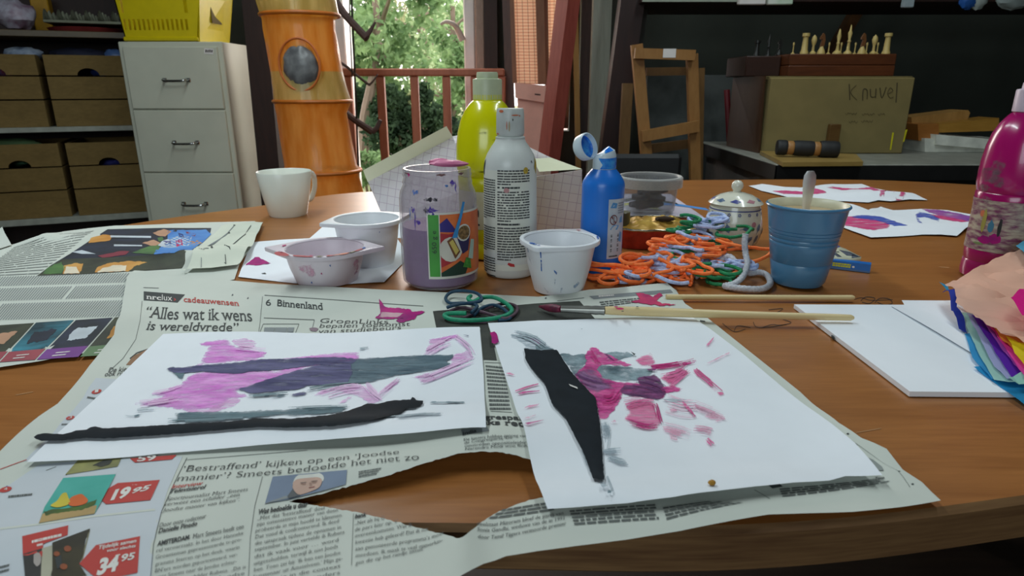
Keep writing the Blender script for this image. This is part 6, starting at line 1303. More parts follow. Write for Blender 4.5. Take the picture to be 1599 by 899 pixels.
# large poster paint bottles
def big_bottle(px, pyf, label, mats, grimy, grimy_top=None):
    M_b, M_cap = mats; v = Vessel(px, pyf, 94); r = v.r(98, .12)
    k = (r / .0455) if grimy_top is None else (A(800, grimy_top, v.Y).z - TZ) / .2825; kr = r / .0455 / k; H = [(0, .001), (.038, .001), (.0425, .004), (.0435, .012), (.0425, .026), (.0415, .028), (.0425, .030), (.0435, .045), (.0430, .05), (.0430, .110), (.0440, .113), (.0440, .128), (.0425, .130), (.0440, .132), (.0455, .142), (.0458, .158), (.0452, .175), (.043, .195), (.039, .212), (.033, .226), (.026, .236), (.0215, .241), (.0205, .2415), (.0205, .25)]
    H = [(a * k * kr, z_ * k) for a, z_ in H]; t = thing('paint_bottle', tuple(v.c), label, 'bottle')
    b = MB(); b.lathe(H, v.c, M_b, 64); b.build('body', t); Rf = lambda z_: interp(H, z_)
    b = MB(); wrap(b, v, Rf, -150, 150, (.051 if grimy_top else .046) * k, (.109 if grimy_top else .120) * k, grimy[0], 60, .0005, 8)
    for i, (a, z_, w, h, m) in enumerate(grimy[1]): patch(b, v, H, [(a + w * math.cos(s) * (1 + .5 * noise.noise(Vector((s * 2, a, i)))), z_ * k + h * math.sin(s) * (1 + .5 * noise.noise(Vector((s * 2, a, 5 + i))))) for s in [2 * PI * j / 14 for j in range(14)]], .0008, m)
    b.build('label', t)
    b = MB(); 
    for i, (a, z_, w, h, m) in enumerate(grimy[2]): patch(b, v, H, [(a + w * math.cos(s) * (1 + .6 * noise.noise(Vector((s * 2, a, i)))), z_ * k + h * math.sin(s) * (1 + .6 * noise.noise(Vector((s * 2, a, 5 + i))))) for s in [2 * PI * j / 16 for j in range(16)]], .0005, m)
    if b.V: b.build('paint_smear', t)
    b = MB(); b.lathe([(r_ * k, z_ * k) for r_, z_ in ((.0212, .242), (.0222, .243), (.0222, .271), (.0215, .2725), (.0165, .2735), (.0160, .281), (.0150, .2825), (0, .2825))], v.c, M_cap, 48)
    for i in range(48): pass
    b.build('cap', t)
    return v, k
M_by = pm('yellow_paint_plastic', (218, 216, 10), rough=.22, var=.03, scale=12, coat=.3); M_cy = pm('greenish_white_cap', (196, 204, 170), rough=.4)
M_wl = wash('dirty_mark', (60, 66, 20), (90, 90, 24), dens=.22, scale=160, edge=.5)
gl = pm('pale_label', (214, 212, 190), rough=.6, scale=40, c2=(196, 190, 150)); mk = pm('label_mark', (60, 60, 56), rough=.7)
v, k = big_bottle(764, 409, 'tall yellow paint bottle behind the glass jar', (M_by, M_cy), (gl, [(-24, .098, 1.2, .002, mk), (-30, .086, 4, .001, mk), (-24, .088, 1, .0015, S_r), (-20, .076, 1.6, .005, mk), (-28, .070, 3, .001, mk), (-25, .0585, 8, .002, mk)], [(-8, .196, 8, .002, M_wl), (10, .186, 9, .002, M_wl), (-24, .15, 4, .003, M_wl), (-12, .14, 6, .0012, M_wl), (-34, .122, 8, .0012, M_wl)]), 112.5)
M_bm = pm('magenta_paint_plastic', (176, 18, 106), rough=.22, var=.08, scale=12, coat=.3); M_cl = pm('lilac_cap', (206, 190, 206), rough=.4)
M_gr1 = wash('grey_smear', (150, 120, 130), (110, 80, 96), dens=.35, scale=120, edge=.5); gm = pm('grimy_label', (186, 176, 156), rough=.6, scale=170, c2=(120, 56, 92), stretch=(.5, .5, 1.6))
v, k = big_bottle(1546, 446, 'large magenta paint bottle at the right picture edge', (M_bm, M_cl), (gm, [(-58, .10, 7, .002, M_gr1), (-52, .088, 12, .003, M_gr1), (-40, .10, 5, .004, S_o), (-34, .09, 4, .014, pm('olive_mark', (170, 160, 80))), (-20, .083, 5, .007, pm('bluegreen_mark', (70, 130, 160))), (-6, .083, 3, .011, pm('black_mark', (30, 34, 34))), (-26, .063, 12, .005, M_mag), (-10, .066, 10, .006, M_mag), (-12, .10, 8, .003, M_gr1), (-36, .056, 10, .0015, pm('greenish_mark', (120, 140, 90)))], [(-42, .155, 22, .012, M_gr1), (-24, .148, 14, .008, M_gr1), (-50, .136, 18, .006, M_gr1), (-30, .166, 16, .010, M_gr1), (-40, .121, 14, .005, M_gr1)]))
# white bottle with printed label
v = Vessel(797, 437, 80); z = v.z; K = lambda w, py: (v.r(w, z(py)), z(py))
wp = [(0, .001), (v.r(72, 0), .001), (v.r(81, .004), .005), K(83, 400), K(82, 300), K(82, 258), K(80, 250), K(73, 240), K(60, 229), K(49, 221), K(45, 216), K(45, 215)]
t = thing('paint_bottle', tuple(v.c), 'dirty white paint bottle with dense black print, left of centre', 'bottle')
M_wb = pm('white_bottle', (216, 220, 216), rough=.3, var=.03, scale=30); M_wc = pm('white_cap', (204, 210, 206), rough=.4)
b = MB(); b.lathe(wp, v.c, M_wb, 56); wR = lambda zz: interp(wp, zz)
patch(b, v, wp, [(-4, .0225), (8, .0205), (9, .017), (0, .0175), (-6, .020)], .0006, pm('red_logo', (196, 50, 54))); patch(b, v, wp, [(62, z(258)), (72, z(244)), (76, z(252)), (70, z(270))], .0006, pm('mustard_stain', (200, 170, 60), rough=.5)); patch(b, v, wp, [(50, z(250)), (54, z(247)), (56, z(252))], .0006, M_ink); patch(b, v, wp, [(-88, z(268)), (-72, z(246)), (-70, z(252)), (-74, z(272))], .0006, M_ink)
b.build('body', t)
b = MB(); cl = [K(46, 215.5), K(46, 213.5), K(40, 212), K(42, 211), K(44, 207), K(43.5, 177), K(42.5, 175), K(42.5, 171), K(40, 169)]; cl.append((0, cl[-1][1])); b.lathe(cl, v.c, M_wc, 48)
for a, zz, w, h, m in ((-40, z(173), 12, .0016, S_o), (20, z(179), 16, .0008, S_o), (10, z(186), 2, .0014, M_ink), (-14, z(195), 2, .005, S_o), (-4, z(196), 3, .006, pm('tan_stain', (180, 160, 120))), (40, z(180), 3, .001, S_o), (-60, z(208), 8, .001, S_o)): patch(b, v, cl[:-1], [(a + w * math.cos(s), zz + h * math.sin(s)) for s in [2 * PI * i / 10 for i in range(10)]], .0005, m)
b.build('cap', t)
b = MB(); M_pr = pm('bottle_print', (70, 72, 72), rough=.6)
wrap(b, v, wR, -88, 76, z(412), z(262), pm('bottle_label', (222, 224, 212), rough=.45, var=.02), 40, .0003)
for a0, a1, y0_, y1_, rows, sd in ((-78, -33, 274, 336, 17, 1), (-78, -33, 346, 385, 11, 2), (-78, -33, 392, 418, 7, 3), (-28, 44, 259, 283, 6, 4), (-28, 44, 291, 338, 12, 5), (-28, 44, 345, 396, 13, 6), (-78, 30, 418, 424, 1, 7)):
    bars_map(b, wf(v, wR, a0, a1, z(y1_), z(y0_), .0006), rows, sd, M_pr, fill=.52, w0=.06, w1=.22, last=.4)
for y_ in (287, 342): bars_map(b, wf(v, wR, -28, 20, z(y_ + 1.5), z(y_ - 1.5), .0006), 1, y_, M_ink, fill=.9, w0=.1, w1=.5)
for a, zz, w, h, m in ((34, z(262), 6, .004, pm('mustard_stain', (200, 170, 60))), (-8, z(291), 6, .003, pm('rose_stain', (206, 150, 150)))): patch(b, v, wp, [(a + w * math.cos(s), zz + h * math.sin(s)) for s in [2 * PI * i / 10 for i in range(10)]], .0007, m)
b.build('label', t)
# blue bottle with open flip cap
v = Vessel(936, 434, 62); z = v.z; K = lambda w, py: (v.r(w, z(py)), z(py))
BBX = v.c; M_bb = pm('blue_paint_plastic', (34, 118, 216), rough=.3, var=.04, scale=20); M_fc = pm('flip_cap', (206, 222, 232), rough=.35); M_bp2 = pm('wet_blue_paint', (16, 96, 206), rough=.25, scale=120, c2=(70, 160, 226))
bp_ = [(0, .001), (v.r(58, 0), .001), (v.r(64, .004), .005), K(65, 400), K(66, 300), K(66.5, 288), K(64, 282), K(52, 272), K(40, 265), K(37, 263)]
t = thing('paint_bottle', tuple(v.c), 'blue paint bottle with its flip cap open', 'bottle')
b = MB(); b.lathe(bp_, v.c, M_bb, 56); b.build('body', t); bR = lambda zz: interp(bp_, zz)
b = MB(); r0 = v.r(36, z(250)); zc0_, zc1_ = z(263.5), z(247)
n = 40; vs = []; fs = []
for i in range(n):
    a = 2 * PI * i / n; sl = .5 + .5 * math.sin(a + R(-8)) 
    for r_, zz in ((r0, zc0_), (r0, zc1_ + .004 * sl), (r0 * .86, zc1_ + .003 + .007 * sl), (r0 * .35, zc1_ + .006 + .008 * sl), (.0001, zc1_ + .006 + .008 * .5)): vs.append(v.P(a, r_, zz))
for i in range(n):
    for j in range(4): fs.append((i * 5 + j, ((i + 1) % n) * 5 + j, ((i + 1) % n) * 5 + j + 1, i * 5 + j + 1))
b.add(vs, fs, M_fc)
b.V = b.V
capP = [(r0, zc0_), (r0, zc1_ + .003)]
patch(b, v, capP, [(-20, zc0_ + .001), (88, zc0_ + .001), (88, zc1_ + .002), (10, zc1_ + .001), (-30, zc1_ + .001), (-8, zc0_ + .006)], .0005, M_bp2)
for a0_, a1_ in ((0, 60), (120, 200)):
    q = [v.P(R(a0_ + (a1_ - a0_) * i / 6), r0 * .84, zc1_ + .0037 + .007 * (.5 + .5 * math.sin(R(a0_ + (a1_ - a0_) * i / 6 - 8)))) for i in range(7)] + [v.P(R(a1_ - (a1_ - a0_) * i / 6), r0 * .4, zc1_ + .0067 + .008 * (.5 + .5 * math.sin(R(a1_ - (a1_ - a0_) * i / 6 - 8)))) for i in range(7)]
    b.add(q, [tuple(range(14))], M_bp2)
b.build('cap', t)
b = MB(); lc = A(915.5, 229, v.Y); rl = v.r(42, z(229)); nrm = Vector((.62, -.62, .30)).normalized(); rotl = nrm.to_track_quat('Z', 'Y').to_matrix().to_4x4(); 
b.lathe([(0, -.010), (rl * .8, -.010), (rl * .95, -.007), (rl, .0), (rl, .004), (rl - .0015, .005), (rl - .002, .001), (rl * .8, -.005), (0, -.006)], lc, M_fc, 40, mat=rotl)
b.lathe([(0, -.0045), (rl * .78, -.0035), (rl * .90, .0005)], lc, M_bp2, 30, mat=rotl)
b.lathe([(rl + .0004, -.002), (rl + .0004, .003)], lc, M_bst, 20, mat=rotl, a0=1.0, a1=2.6)
b.prism([v.P(R(-92), r0 * .95, zc1_ - .002), v.P(R(-80), r0 * .95, zc1_ - .002), v.P(R(-80), r0 + .004, z(240)), v.P(R(-92), r0 + .004, z(240))], (0, .002, 0), M_fc); b.build('flip_lid', t)
b = MB(); wrap(b, v, bR, 16, 72, z(396), z(306), pm('bottle_sticker', (196, 206, 214), rough=.45, scale=60, c2=(176, 190, 204)), 20, .0006)
g = wf(v, bR, 16, 72, z(396), z(306), .0010)
for i in range(11):
    if i % 3 != 2: b.quad(g(.16, .12 + i * .028), g(.62, .12 + i * .028), g(.62, .12 + i * .028 + (.018 if i % 2 else .012)), g(.16, .12 + i * .028 + (.018 if i % 2 else .012)), M_ink)
for i in range(24):
    a, c = 2 * PI * i / 24, 2 * PI * (i + 1) / 24; f_ = lambda a, r_: g(.28 + .20 * r_ * math.cos(a), .66 + .085 * r_ * math.sin(a)); b.quad(f_(a, 1), f_(c, 1), f_(c, .8), f_(a, .8), pm('pictogram', (120, 60, 60), rough=.5))
b.quad(g(.14, .71), g(.18, .73), g(.42, .61), g(.38, .59), pm('pictogram', (120, 60, 60))); b.quad(g(.24, .60), g(.32, .60), g(.32, .72), g(.24, .72), pm('pictogram_grey', (150, 150, 156)))
for q in ([(.08, .86), (.4, .85), (.45, .93), (.2, .95)], [(.1, .50), (.5, .49), (.6, .56), (.3, .58)], [(.6, .3), (.8, .26), (.84, .42), (.7, .46)], [(.6, .6), (.85, .6), (.8, .72), (.66, .68)]): b.add([g(x, y) for x, y in q], [(0, 1, 2, 3)], pm('sky_stain', (90, 160, 220), rough=.4))
bars_map(b, lambda u, w: g(.1 + .5 * u, .03 + .05 * w), 1, 3, mk); bars_map(b, lambda u, w: g(.5 + .45 * u, .76 + .2 * w), 5, 5, pm('faint_print', (150, 160, 176)))
b.build('sticker', t)
# magenta paint set box
M_mb = pm('magenta_box', (110, 24, 96), rough=.5); M_mw = pm('box_white', (218, 208, 224), rough=.5)
yb = U(875, 356).y; q0, q1 = U(838, 356), U(1112, 352, TZ); 
t = thing('paint_set_box', (q0.x, q0.y, TZ), 'flat magenta and white box lying behind the bottles', 'box')
xr_ = A(1096, 352, yb).x; zb1 = A(870, 343, yb).z; dp = .23
b = MB(); b.box((q0.x, yb, TZ + .001), (xr_, yb + dp, zb1), M_mb, .001)
b.build('base', t); b = MB(); b.box((q0.x - .001, yb - .001, zb1 + .0003), (xr_ + .001, yb + dp, zb1 + .006), M_mw, .001)
zl_ = zb1 + .0066
def onl(pts, m): b.add([(x, y, zl_) for x, y in pts], [tuple(range(len(pts)))], m)
for f0, m in ((.58, pm('lid_yellow', (220, 214, 70))), (.80, pm('lid_blue', (70, 140, 210))), (.66, pm('lid_dark', (40, 60, 60)))):
    x_ = q0.x + (xr_ - q0.x) * f0; 
    P = [(x_ + (.10 if m.name != 'lid_yellow' else .07) * (i / 10 - .2), yb + dp * (.55 if m.name == 'lid_dark' else .3) + .03 * math.sin(i * .4)) for i in range(11)]; P2 = [(x, y + .025) for x, y in P[::-1]]; onl(P + P2, m)
onl([(q0.x + .005, yb + .15), (q0.x + .03, yb + .15), (q0.x + .03, yb + .19), (q0.x + .005, yb + .19)], pm('lid_yellow', (220, 214, 70)))
b.build('lid', t, smooth=0)
# clear tub with grey clay sticks
v = Vessel(1011, 338, 78, z0=zb1 + .0075 - TZ); z = v.z; K = lambda w, py: (v.r(w, z(py)), z(py))
M_tub = clear('frosted_plastic', (206, 206, 206), .12, rough=.3, tint=(236, 238, 240), scale=12, amp=.1); M_tubr = clear('frosted_rim', (214, 212, 208), .34, rough=.35, tint=(230, 230, 230))
t = thing('plastic_tub', tuple(v.c), 'clear round plastic tub of dark sticks behind the blue bottle', 'tub')
z2 = z(276); r1 = v.r(90, z2); b = MB(); b.lathe([(0, .001), (v.r(76, 0), .001), (v.r(80, .004), .006), (r1, z2), (r1 - .0014, z2), (v.r(80, .004) - .0014, .007), (0, .0025)], v.c, M_tub, 48); b.build('body', t)
b = MB(); zr0, zr1 = z(290), z(275); ro = v.r(101, z2); b.lathe([(r1 - .001, zr1 - .001), (r1, zr1 + .001), (ro - .002, zr1 + .001), (ro, zr1 - .001), (ro, zr0), (ro - .0014, zr0), (ro - .0014, zr1 - .003), (r1, zr1 - .004)], v.c, M_tubr, 60, loop=True)
for i in range(48): a = 2 * PI * i / 48; b.quad(v.P(a - .03, ro - .0016, zr0 + .001), v.P(a + .03, ro - .0016, zr0 + .001), v.P(a + .03, r1 + .0005, zr0 + .001), v.P(a + .03, r1 + .0005, zr1 - .004), M_tubr)
b.build('rim', t)
M_clay = pm('slate_stick', (64, 68, 76), rough=.8, scale=60, c2=(44, 46, 52)); r_ = rng(5)
zz = .008
for i in range(7):
    an = r_.uniform(-.5, .5) + (0 if i % 2 else .4); off = r_.uniform(-.014, .014); zc_ = .012 + (i // 2) * .0125; hl = .028
    d = Vector((math.cos(an), math.sin(an), 0)); nn = Vector((-d.y, d.x, 0)); c_ = v.c + nn * (off if i % 2 else off * .6 - .008) + Vector((0, 0, zc_))
    b = MB(); b.tube([c_ - d * hl, c_ - d * hl * .6, c_ + d * .0 + Vector((0, 0, .002)), c_ + d * hl * .6, c_ + d * hl], [.0045, .0062, .0065, .0062, .004], M_clay, 8)
    tag(b.build('modelling_stick', loc=tuple(c_)), 'dark slate grey modelling stick lying in the clear plastic tub', 'stick', 'dark sticks in the clear tub')
# foil tray with gold filling
pc = U(1030, 392); cx_, cy_ = pc.x, pc.y + .05; zt_ = A(1020, 361, cy_ - .055).z - TZ
cx_ = U(1032, 392).x; hx, hy = .070, .052
def rr_(a, sx, sy, e=3.2): 
    c, s = math.cos(a), math.sin(a); q = (abs(c) ** e + abs(s) ** e) ** (-1 / e); return Vector((cx_ + sx * q * c, cy_ + sy * q * s, 0))
TRX = (cx_, cy_); M_foil = pm('red_foil', (150, 44, 34), rough=.35, metal=.35, scale=60, c2=(196, 60, 40), bump=.5); M_foil2 = pm('silver_foil', (190, 180, 160), rough=.25, metal=1, scale=60, bump=.4); M_gold = pm('gold_paint', (206, 168, 76), rough=.38, metal=.45, scale=40, c2=(160, 116, 40), bump=.6)
t = thing('foil_tray', (cx_, cy_, TZ), 'crinkled red foil tray with gold filling beside the yarn', 'tray')
b = MB(); n = 96
b.grid(lambda u, w: rr_(2 * PI * u, hx * (.88 + .12 * w) * (1 + .01 * math.sin(u * 180)), hy * (.86 + .14 * w) * (1 + .012 * math.sin(u * 180))) + Vector((0, 0, TZ + .001 + (zt_ - .001) * w + .0012 * noise.noise(Vector((u * 30, w, 0))))), n, 4, M_foil, wrapu=True)
b.grid(lambda u, w: rr_(2 * PI * u, hx * (.87 + .0 * w), hy * .85) * (1 - w) + Vector((cx_, cy_, 0)) * w + Vector((0, 0, TZ + .0012)), n, 1, M_foil, wrapu=True); b.build('wall', t)
b = MB(); b.tube([rr_(2 * PI * i / 96, hx * 1.005, hy * 1.005) + Vector((0, 0, TZ + zt_ + .0012 * noise.noise(Vector((i * .35, 0, 0))))) for i in range(96)], .0018, M_foil2, 8, closed=True); b.build('rim', t)
b = MB(); 
def goldf(u, w):
    a = 2 * PI * u; p = rr_(a, hx * .93 * w, hy * .93 * w); h = zt_ - .003 + .010 * (1 - w ** 2.2) + .010 * noise.noise(Vector((p.x * 40, p.y * 40, 2))) * (1 - w ** 3) + .004 * noise.noise(Vector((p.x * 110, p.y * 110, 5))) * (1 - w ** 3)
    return Vector((p.x, p.y, TZ + h))
b.grid(goldf, 64, 20, M_gold, wrapu=True)
b.build('gold_filling', t)
b = MB(); c_ = Vector((cx_ + .012, cy_ - .012, TZ + zt_ + .009)); blob(b, c_, (.014, .006, .004), pm('hollow_shade', (60, 40, 20), rough=.9), 8, (14, 8), .4); b.build('hole', t)  # dark lump on the gold, a hollow's shade put into its colour
b = MB(); b.lathe([(0, 0), (.010, 0), (.0105, .022), (.0095, .023), (0, .023)], (cx_ - hx * .70, cy_ - .006, TZ + zt_ - .004), pm('olive_glass', (96, 92, 70), rough=.3), 24); tag(b.build('small_pot'), 'small olive grey pot at the left end of the foil tray', 'pot')
# folded grid-paper box
m, nt, bs = new_mat('grid_paper'); _mc['grid_paper'] = m
tc = N(nt, 'ShaderNodeTexCoord'); mp = N(nt, 'ShaderNodeMapping'); mp.inputs['Rotation'].default_value = (0, 0, R(8)); br = N(nt, 'ShaderNodeTexBrick', Scale=1.0)
br.offset = 0; br.inputs['Color1'].default_value = (*lin((222, 214, 218)), 1); br.inputs['Color2'].default_value = (*lin((218, 212, 216)), 1); br.inputs['Mortar'].default_value = (*lin((186, 168, 184)), 1)
br.inputs['Mortar Size'].default_value = .0006; br.inputs['Brick Width'].default_value = .0135; br.inputs['Row Height'].default_value = .0135; br.inputs['Mortar Smooth'].default_value = .6
sw = N(nt, 'ShaderNodeSeparateXYZ'); cw = N(nt, 'ShaderNodeCombineXYZ'); nt.links.new(tc.outputs['Object'], sw.inputs[0]); nt.links.new(sw.outputs['X'], cw.inputs['X']); nt.links.new(sw.outputs['Z'], cw.inputs['Y']); nt.links.new(cw.outputs[0], mp.inputs[0]); nt.links.new(mp.outputs[0], br.inputs['Vector']); nt.links.new(br.outputs['Color'], bs.inputs['Base Color']); bs.inputs['Roughness'].default_value = .6
M_grid = m; M_crm = pm('cream_card', (222, 222, 192), rough=.7, var=.02)
yg = 1.06
t = thing('gift_box', (A(730, 330, yg).x, yg, TZ), 'unfolded pale box of grid printed card standing behind the bottles', 'box')
def card(name, q, Y, m, d=.0018):
    P = [A(x, y, Y if not hasattr(Y, '__len__') else Y[i]) for i, (x, y) in enumerate(q)]
    lo = min(p.z for p in P)
    b = MB(); b.prism(P[::-1], (0, d, 0), m); return b.build(name, t, smooth=0, loc=None)
zlow = TZ + .0012
def foot(px, Y): d = A(px, 300, Y); return (px, 449.5 + 0)
def pyz(Y, z_):   # picture row of height z at depth Y
    dy = Y * math.cos(PITCH) + (CZ - z_) * math.sin(PITCH); up = (z_ - CZ) * math.cos(PITCH) + Y * math.sin(PITCH); return 449.5 - FPX * up / dy
ybk = pyz(1.10, zlow); yfr = pyz(1.02, zlow)
card('back_panel', [(574, 282), (707, 213), (765, 200), (860, 246), (860, yfr), (600, ybk)], (1.12, 1.12, 1.10, 1.02, 1.02, 1.10), M_grid)
card('top_flap', [(567, 266), (697, 197), (707, 214), (574, 284)], (1.10, 1.10, 1.119, 1.119), M_crm)
yff = pyz(.975, zlow)
card('side_panel', [(828, 277), (909, 265), (907, yff), (828, yff)], (.98, .975, .975, .98), M_grid)
card('fold_flap', [(832, 248), (860, 246), (909, 264), (842, 268)], (1.02, 1.02, .976, .982), M_crm)
# sugar pot
v = Vessel(1141, 390, 62); z = v.z; K = lambda w, py: (v.r(w, z(py)), z(py))
SUGX = v.c; M_cer = pm('delft_ceramic', (218, 216, 200), rough=.2, var=.02, coat=.3); M_dl = pm('delft_blue', (74, 96, 126), rough=.3, scale=200, c2=(110, 130, 156)); M_dp = pm('delft_pink', (186, 130, 140), rough=.3); M_dn = pm('delft_line', (60, 70, 140), rough=.3)
sp_ = [(0, .002), (v.r(50, 0), .002), (v.r(52, 0), .0), (v.r(58, .004), .005), K(74, 376), K(82, 366), K(86, 356), K(85, 346), K(81, 334), K(76, 323), K(74, 318)]
t = thing('sugar_pot', tuple(v.c), 'white lidded sugar pot with blue flowers beside the blue cup', 'pot')
b = MB(); b.lathe(sp_ + [(v.r(70, z(318)), z(318))], v.c, M_cer, 56); sR = lambda zz: interp(sp_, zz)
b.lathe([(sR(z(323)) + .0004, z(323)), (sR(z(324.5)) + .0004, z(324.5))], v.c, M_dn, 56)
def motif(a, py, kind, s=1.0, rot=0):
    zz = z(py); g_ = lambda x, y: (a + (x * math.cos(rot) - y * math.sin(rot)) * s * 1.35, zz + (x * math.sin(rot) + y * math.cos(rot)) * s * .00085)
    if kind == 'flower':
        for k_ in range(5): c_, s_ = math.cos(k_ * 1.257), math.sin(k_ * 1.257); patch(b, v, sp_, [g_(2.2 * c_ + 1.2 * math.cos(q), 2.2 * s_ + 1.2 * math.sin(q)) for q in [i * .785 for i in range(8)]], .0005, M_dn if s < .95 else M_dl, .002)
    elif kind == 'leaf': patch(b, v, sp_, [g_(-6, 0), g_(-2, 3.2), g_(3, 2.6), g_(6, 0), g_(3, -2.8), g_(-2, -3.2)], .0005, M_dl, .002); patch(b, v, sp_, [g_(-9, -.4), g_(-5, -.4), g_(-5, .4), g_(-9, .4)], .0005, M_dl, .002)
    else: patch(b, v, sp_, [g_(3.5 * math.cos(q), 3.5 * math.sin(q)) for q in [i * .6 for i in range(10)]], .0005, M_dp, .002)
for i in range(16): motif(-165 + i * 22, 329, 'flower', .85)
for a, py, kd, rot in ((-38, 345, 'leaf', .4), (-10, 349, 'leaf', -1.3), (-24, 352, 'dot', 0), (28, 348, 'leaf', .2), (44, 343, 'dot', 0), (58, 349, 'leaf', 1.2), (36, 366, 'leaf', .9), (56, 366, 'leaf', 1.4), (-60, 350, 'dot', 0), (-6, 366, 'flower', 0), (14, 360, 'flower', 0) if False else (-50, 362, 'leaf', .6), (80, 356, 'leaf', 1.0), (-85, 352, 'leaf', 0), (-26, 338, 'flower', 0)): motif(a, py, kd, 1.25, rot)
b.build('body', t)
zl = z(318); rl = v.r(82, zl); hl_ = z(298) - zl - .003
lp_ = [(v.r(66, zl), zl - .002), (rl - .002, zl + .0005), (rl, zl + .002), (rl - .0015, zl + .0035), (rl * .85, zl + .0075), (rl * .6, zl + .013), (rl * .3, zl + .0165), (.004, zl + .018)]
b = MB(); b.lathe(lp_ + [(0, zl + .018)], v.c, M_cer, 56)
lpz = [(r_, z_) for r_, z_ in lp_[3:]]
for i, m in enumerate((M_dl, M_dp, M_dn, M_dl, M_dn, M_dp, M_dl, M_dn, M_dp)):
    a = -160 + i * 40; patch(b, v, lpz, [(a - 14, zl + .0075), (a, zl + .0105), (a + 14, zl + .008), (a + 4, zl + .0055)], .0004, m, .002)
b.lathe([(rl - .0040 + .0003, zl + .00455), (rl - .0055 + .0003, zl + .0051)], v.c, M_dn, 56)
ld = b.build('lid', t); b = MB(); kz = zl + .017; b.lathe([(.0055, kz), (.0055, kz + .003), (.0078, kz + .006), (.0084, kz + .010), (.0070, kz + .014), (.004, kz + .0165), (0, kz + .0172)], v.c, M_cer, 32); b.build('knob', ld)
# blue cup with coffee and spoon
v = Vessel(1243, 454, 70); z = v.z; K = lambda w, py: (v.r(w, z(py)), z(py))
CUPX = v.c; M_cb = pm('blue_melamine', (74, 126, 164), rough=.28, var=.04, scale=12, coat=.2); M_ci = pm('cup_inside', (222, 218, 190), rough=.35); M_cof = pm('milky_coffee', (178, 150, 108), rough=.12, scale=12, c2=(196, 170, 130))
zt = z(317); rt = v.r(124, zt); rb = v.r(76, 0); pr = lambda f: rb + (rt * .965 - rb) * f
prof = [(0, .002), (rb - .008, .001), (rb - .002, .003), (rb + .001, .008)]
for f in (.30, .31, .32, .52, .55, .56, .57, .60, .61, .62, .66, .665, .67, .70, .705, .71): prof.append((pr(f) - (.0007 if f in (.31, .56, .61, .665, .705) else 0), zt * f))
prof += [(pr(.96), zt * .955), (rt - .001, zt * .965), (rt, zt * .98), (rt - .0006, zt - .0006), (rt - .002, zt)]
t = thing('cup', tuple(v.c), 'blue ribbed cup with coffee and a spoon standing in it', 'cup')
b = MB(); b.lathe(prof, v.c, M_cb, 64); b.build('outer_wall', t)
b = MB(); b.lathe([(rt - .002, zt), (rt - .0035, zt - .001), (pr(.9) - .003, zt * .9), (pr(.5) - .003, zt * .5), (rb - .004, .006), (0, .006)], v.c, M_ci, 64); b.build('inner_wall', t)
b = MB(); zcf = zt * .90; b.lathe([(0, zcf), (pr(.9) - .0035, zcf)], v.c, M_cof, 48); b.build('coffee', t)
M_st = pm('steel', (232, 234, 236), rough=.38, metal=.85)
s0 = A(1260, 331, v.Y + .004); s0.z = TZ + .012; top = A(1266, 267, v.Y - .006); 
b = MB(); dirv = (top - s0); P = [s0 + dirv * f for f in (0, .3, .55, .70, .82, .90, .96, 1.0)]; ws = [.0028, .0028, .0034, .0050, .0066, .0074, .0068, .0040]
sd = Vector((1, 0, 0)); nn = dirv.cross(sd).normalized(); vs = []; fs = []
for p, w in zip(P, ws):
    for s_, q in ((-1, 0), (-.5, .0011), (.5, .0011), (1, 0), (.5, -.0009), (-.5, -.0009)): vs.append(p + sd * w * s_ + nn * q)
for i in range(len(P) - 1):
    for j in range(6): fs.append((i * 6 + j, i * 6 + (j + 1) % 6, (i + 1) * 6 + (j + 1) % 6, (i + 1) * 6 + j))
fs += [tuple(range(6))[::-1], tuple(range(42, 48))]; b.add(vs, fs, M_st); blob(b, s0 + Vector((0, 0, .004)), (.014, .004, .012), M_st, 1, (14, 8), 0)
tag(b.build('spoon', loc=tuple(top)), 'steel spoon standing in the blue cup of coffee', 'spoon')
# small blue and yellow box, striped booklet under the cup
P = [U(x, y) for x, y in ((1274, 417), (1358, 427))]; dv = (P[1] - P[0]).normalized(); bk = Vector((-dv.y, dv.x, 0)); h_ = .011
t = thing('pencil_box', tuple(P[0]), 'narrow blue box with yellow lettering right of the blue cup', 'box')
b = MB(); b.prism([P[0] + Vector((0, 0, .0006)), P[1] + Vector((0, 0, .0006)), P[1] + bk * .012 + Vector((0, 0, .0006)), P[0] + bk * .012 + Vector((0, 0, .0006))], (0, 0, h_), pm('box_blue', (20, 110, 196), rough=.35)); b.build('body', t, smooth=0)
b = MB(); off = -bk * .0004; fm = lambda u, w: P[0] + (P[1] - P[0]) * u + Vector((0, 0, .0006 + h_ * w)) + off
text_map(b, 'Giotto', lambda u, w: fm(.30 + .36 * u, .38 + .36 * w), pm('box_yellow', (214, 214, 40), rough=.5), bold=.03, shear=.2) if False else bars_map(b, lambda u, w: fm(.30 + .34 * u, .34 + .5 * w), 2, 7, pm('box_yellow', (214, 214, 40), rough=.5), fill=.8, w0=.10, w1=.22)
b.add([fm(.14 + .05 * math.cos(a), .55 + .25 * math.sin(a)) for a in [i * .7 for i in range(9)]], [tuple(range(9))], pm('box_yellow', (214, 214, 40))); b.add([fm(.69 + .025 * math.cos(a), .5 + .12 * math.sin(a)) for a in [i * .7 for i in range(9)]], [tuple(range(9))], M_white); b.add([fm(u, w) for u, w in ((0, .02), (1, .02), (1, .2), (0, .26))], [(0, 1, 2, 3)], pm('box_greyblue', (84, 116, 160)))
b.build('printed_mark', t, smooth=0)
zz_ = bumps(.012, [bump(1300, 395, .03, .02, .002)]); zq = lambda x, y: .0125
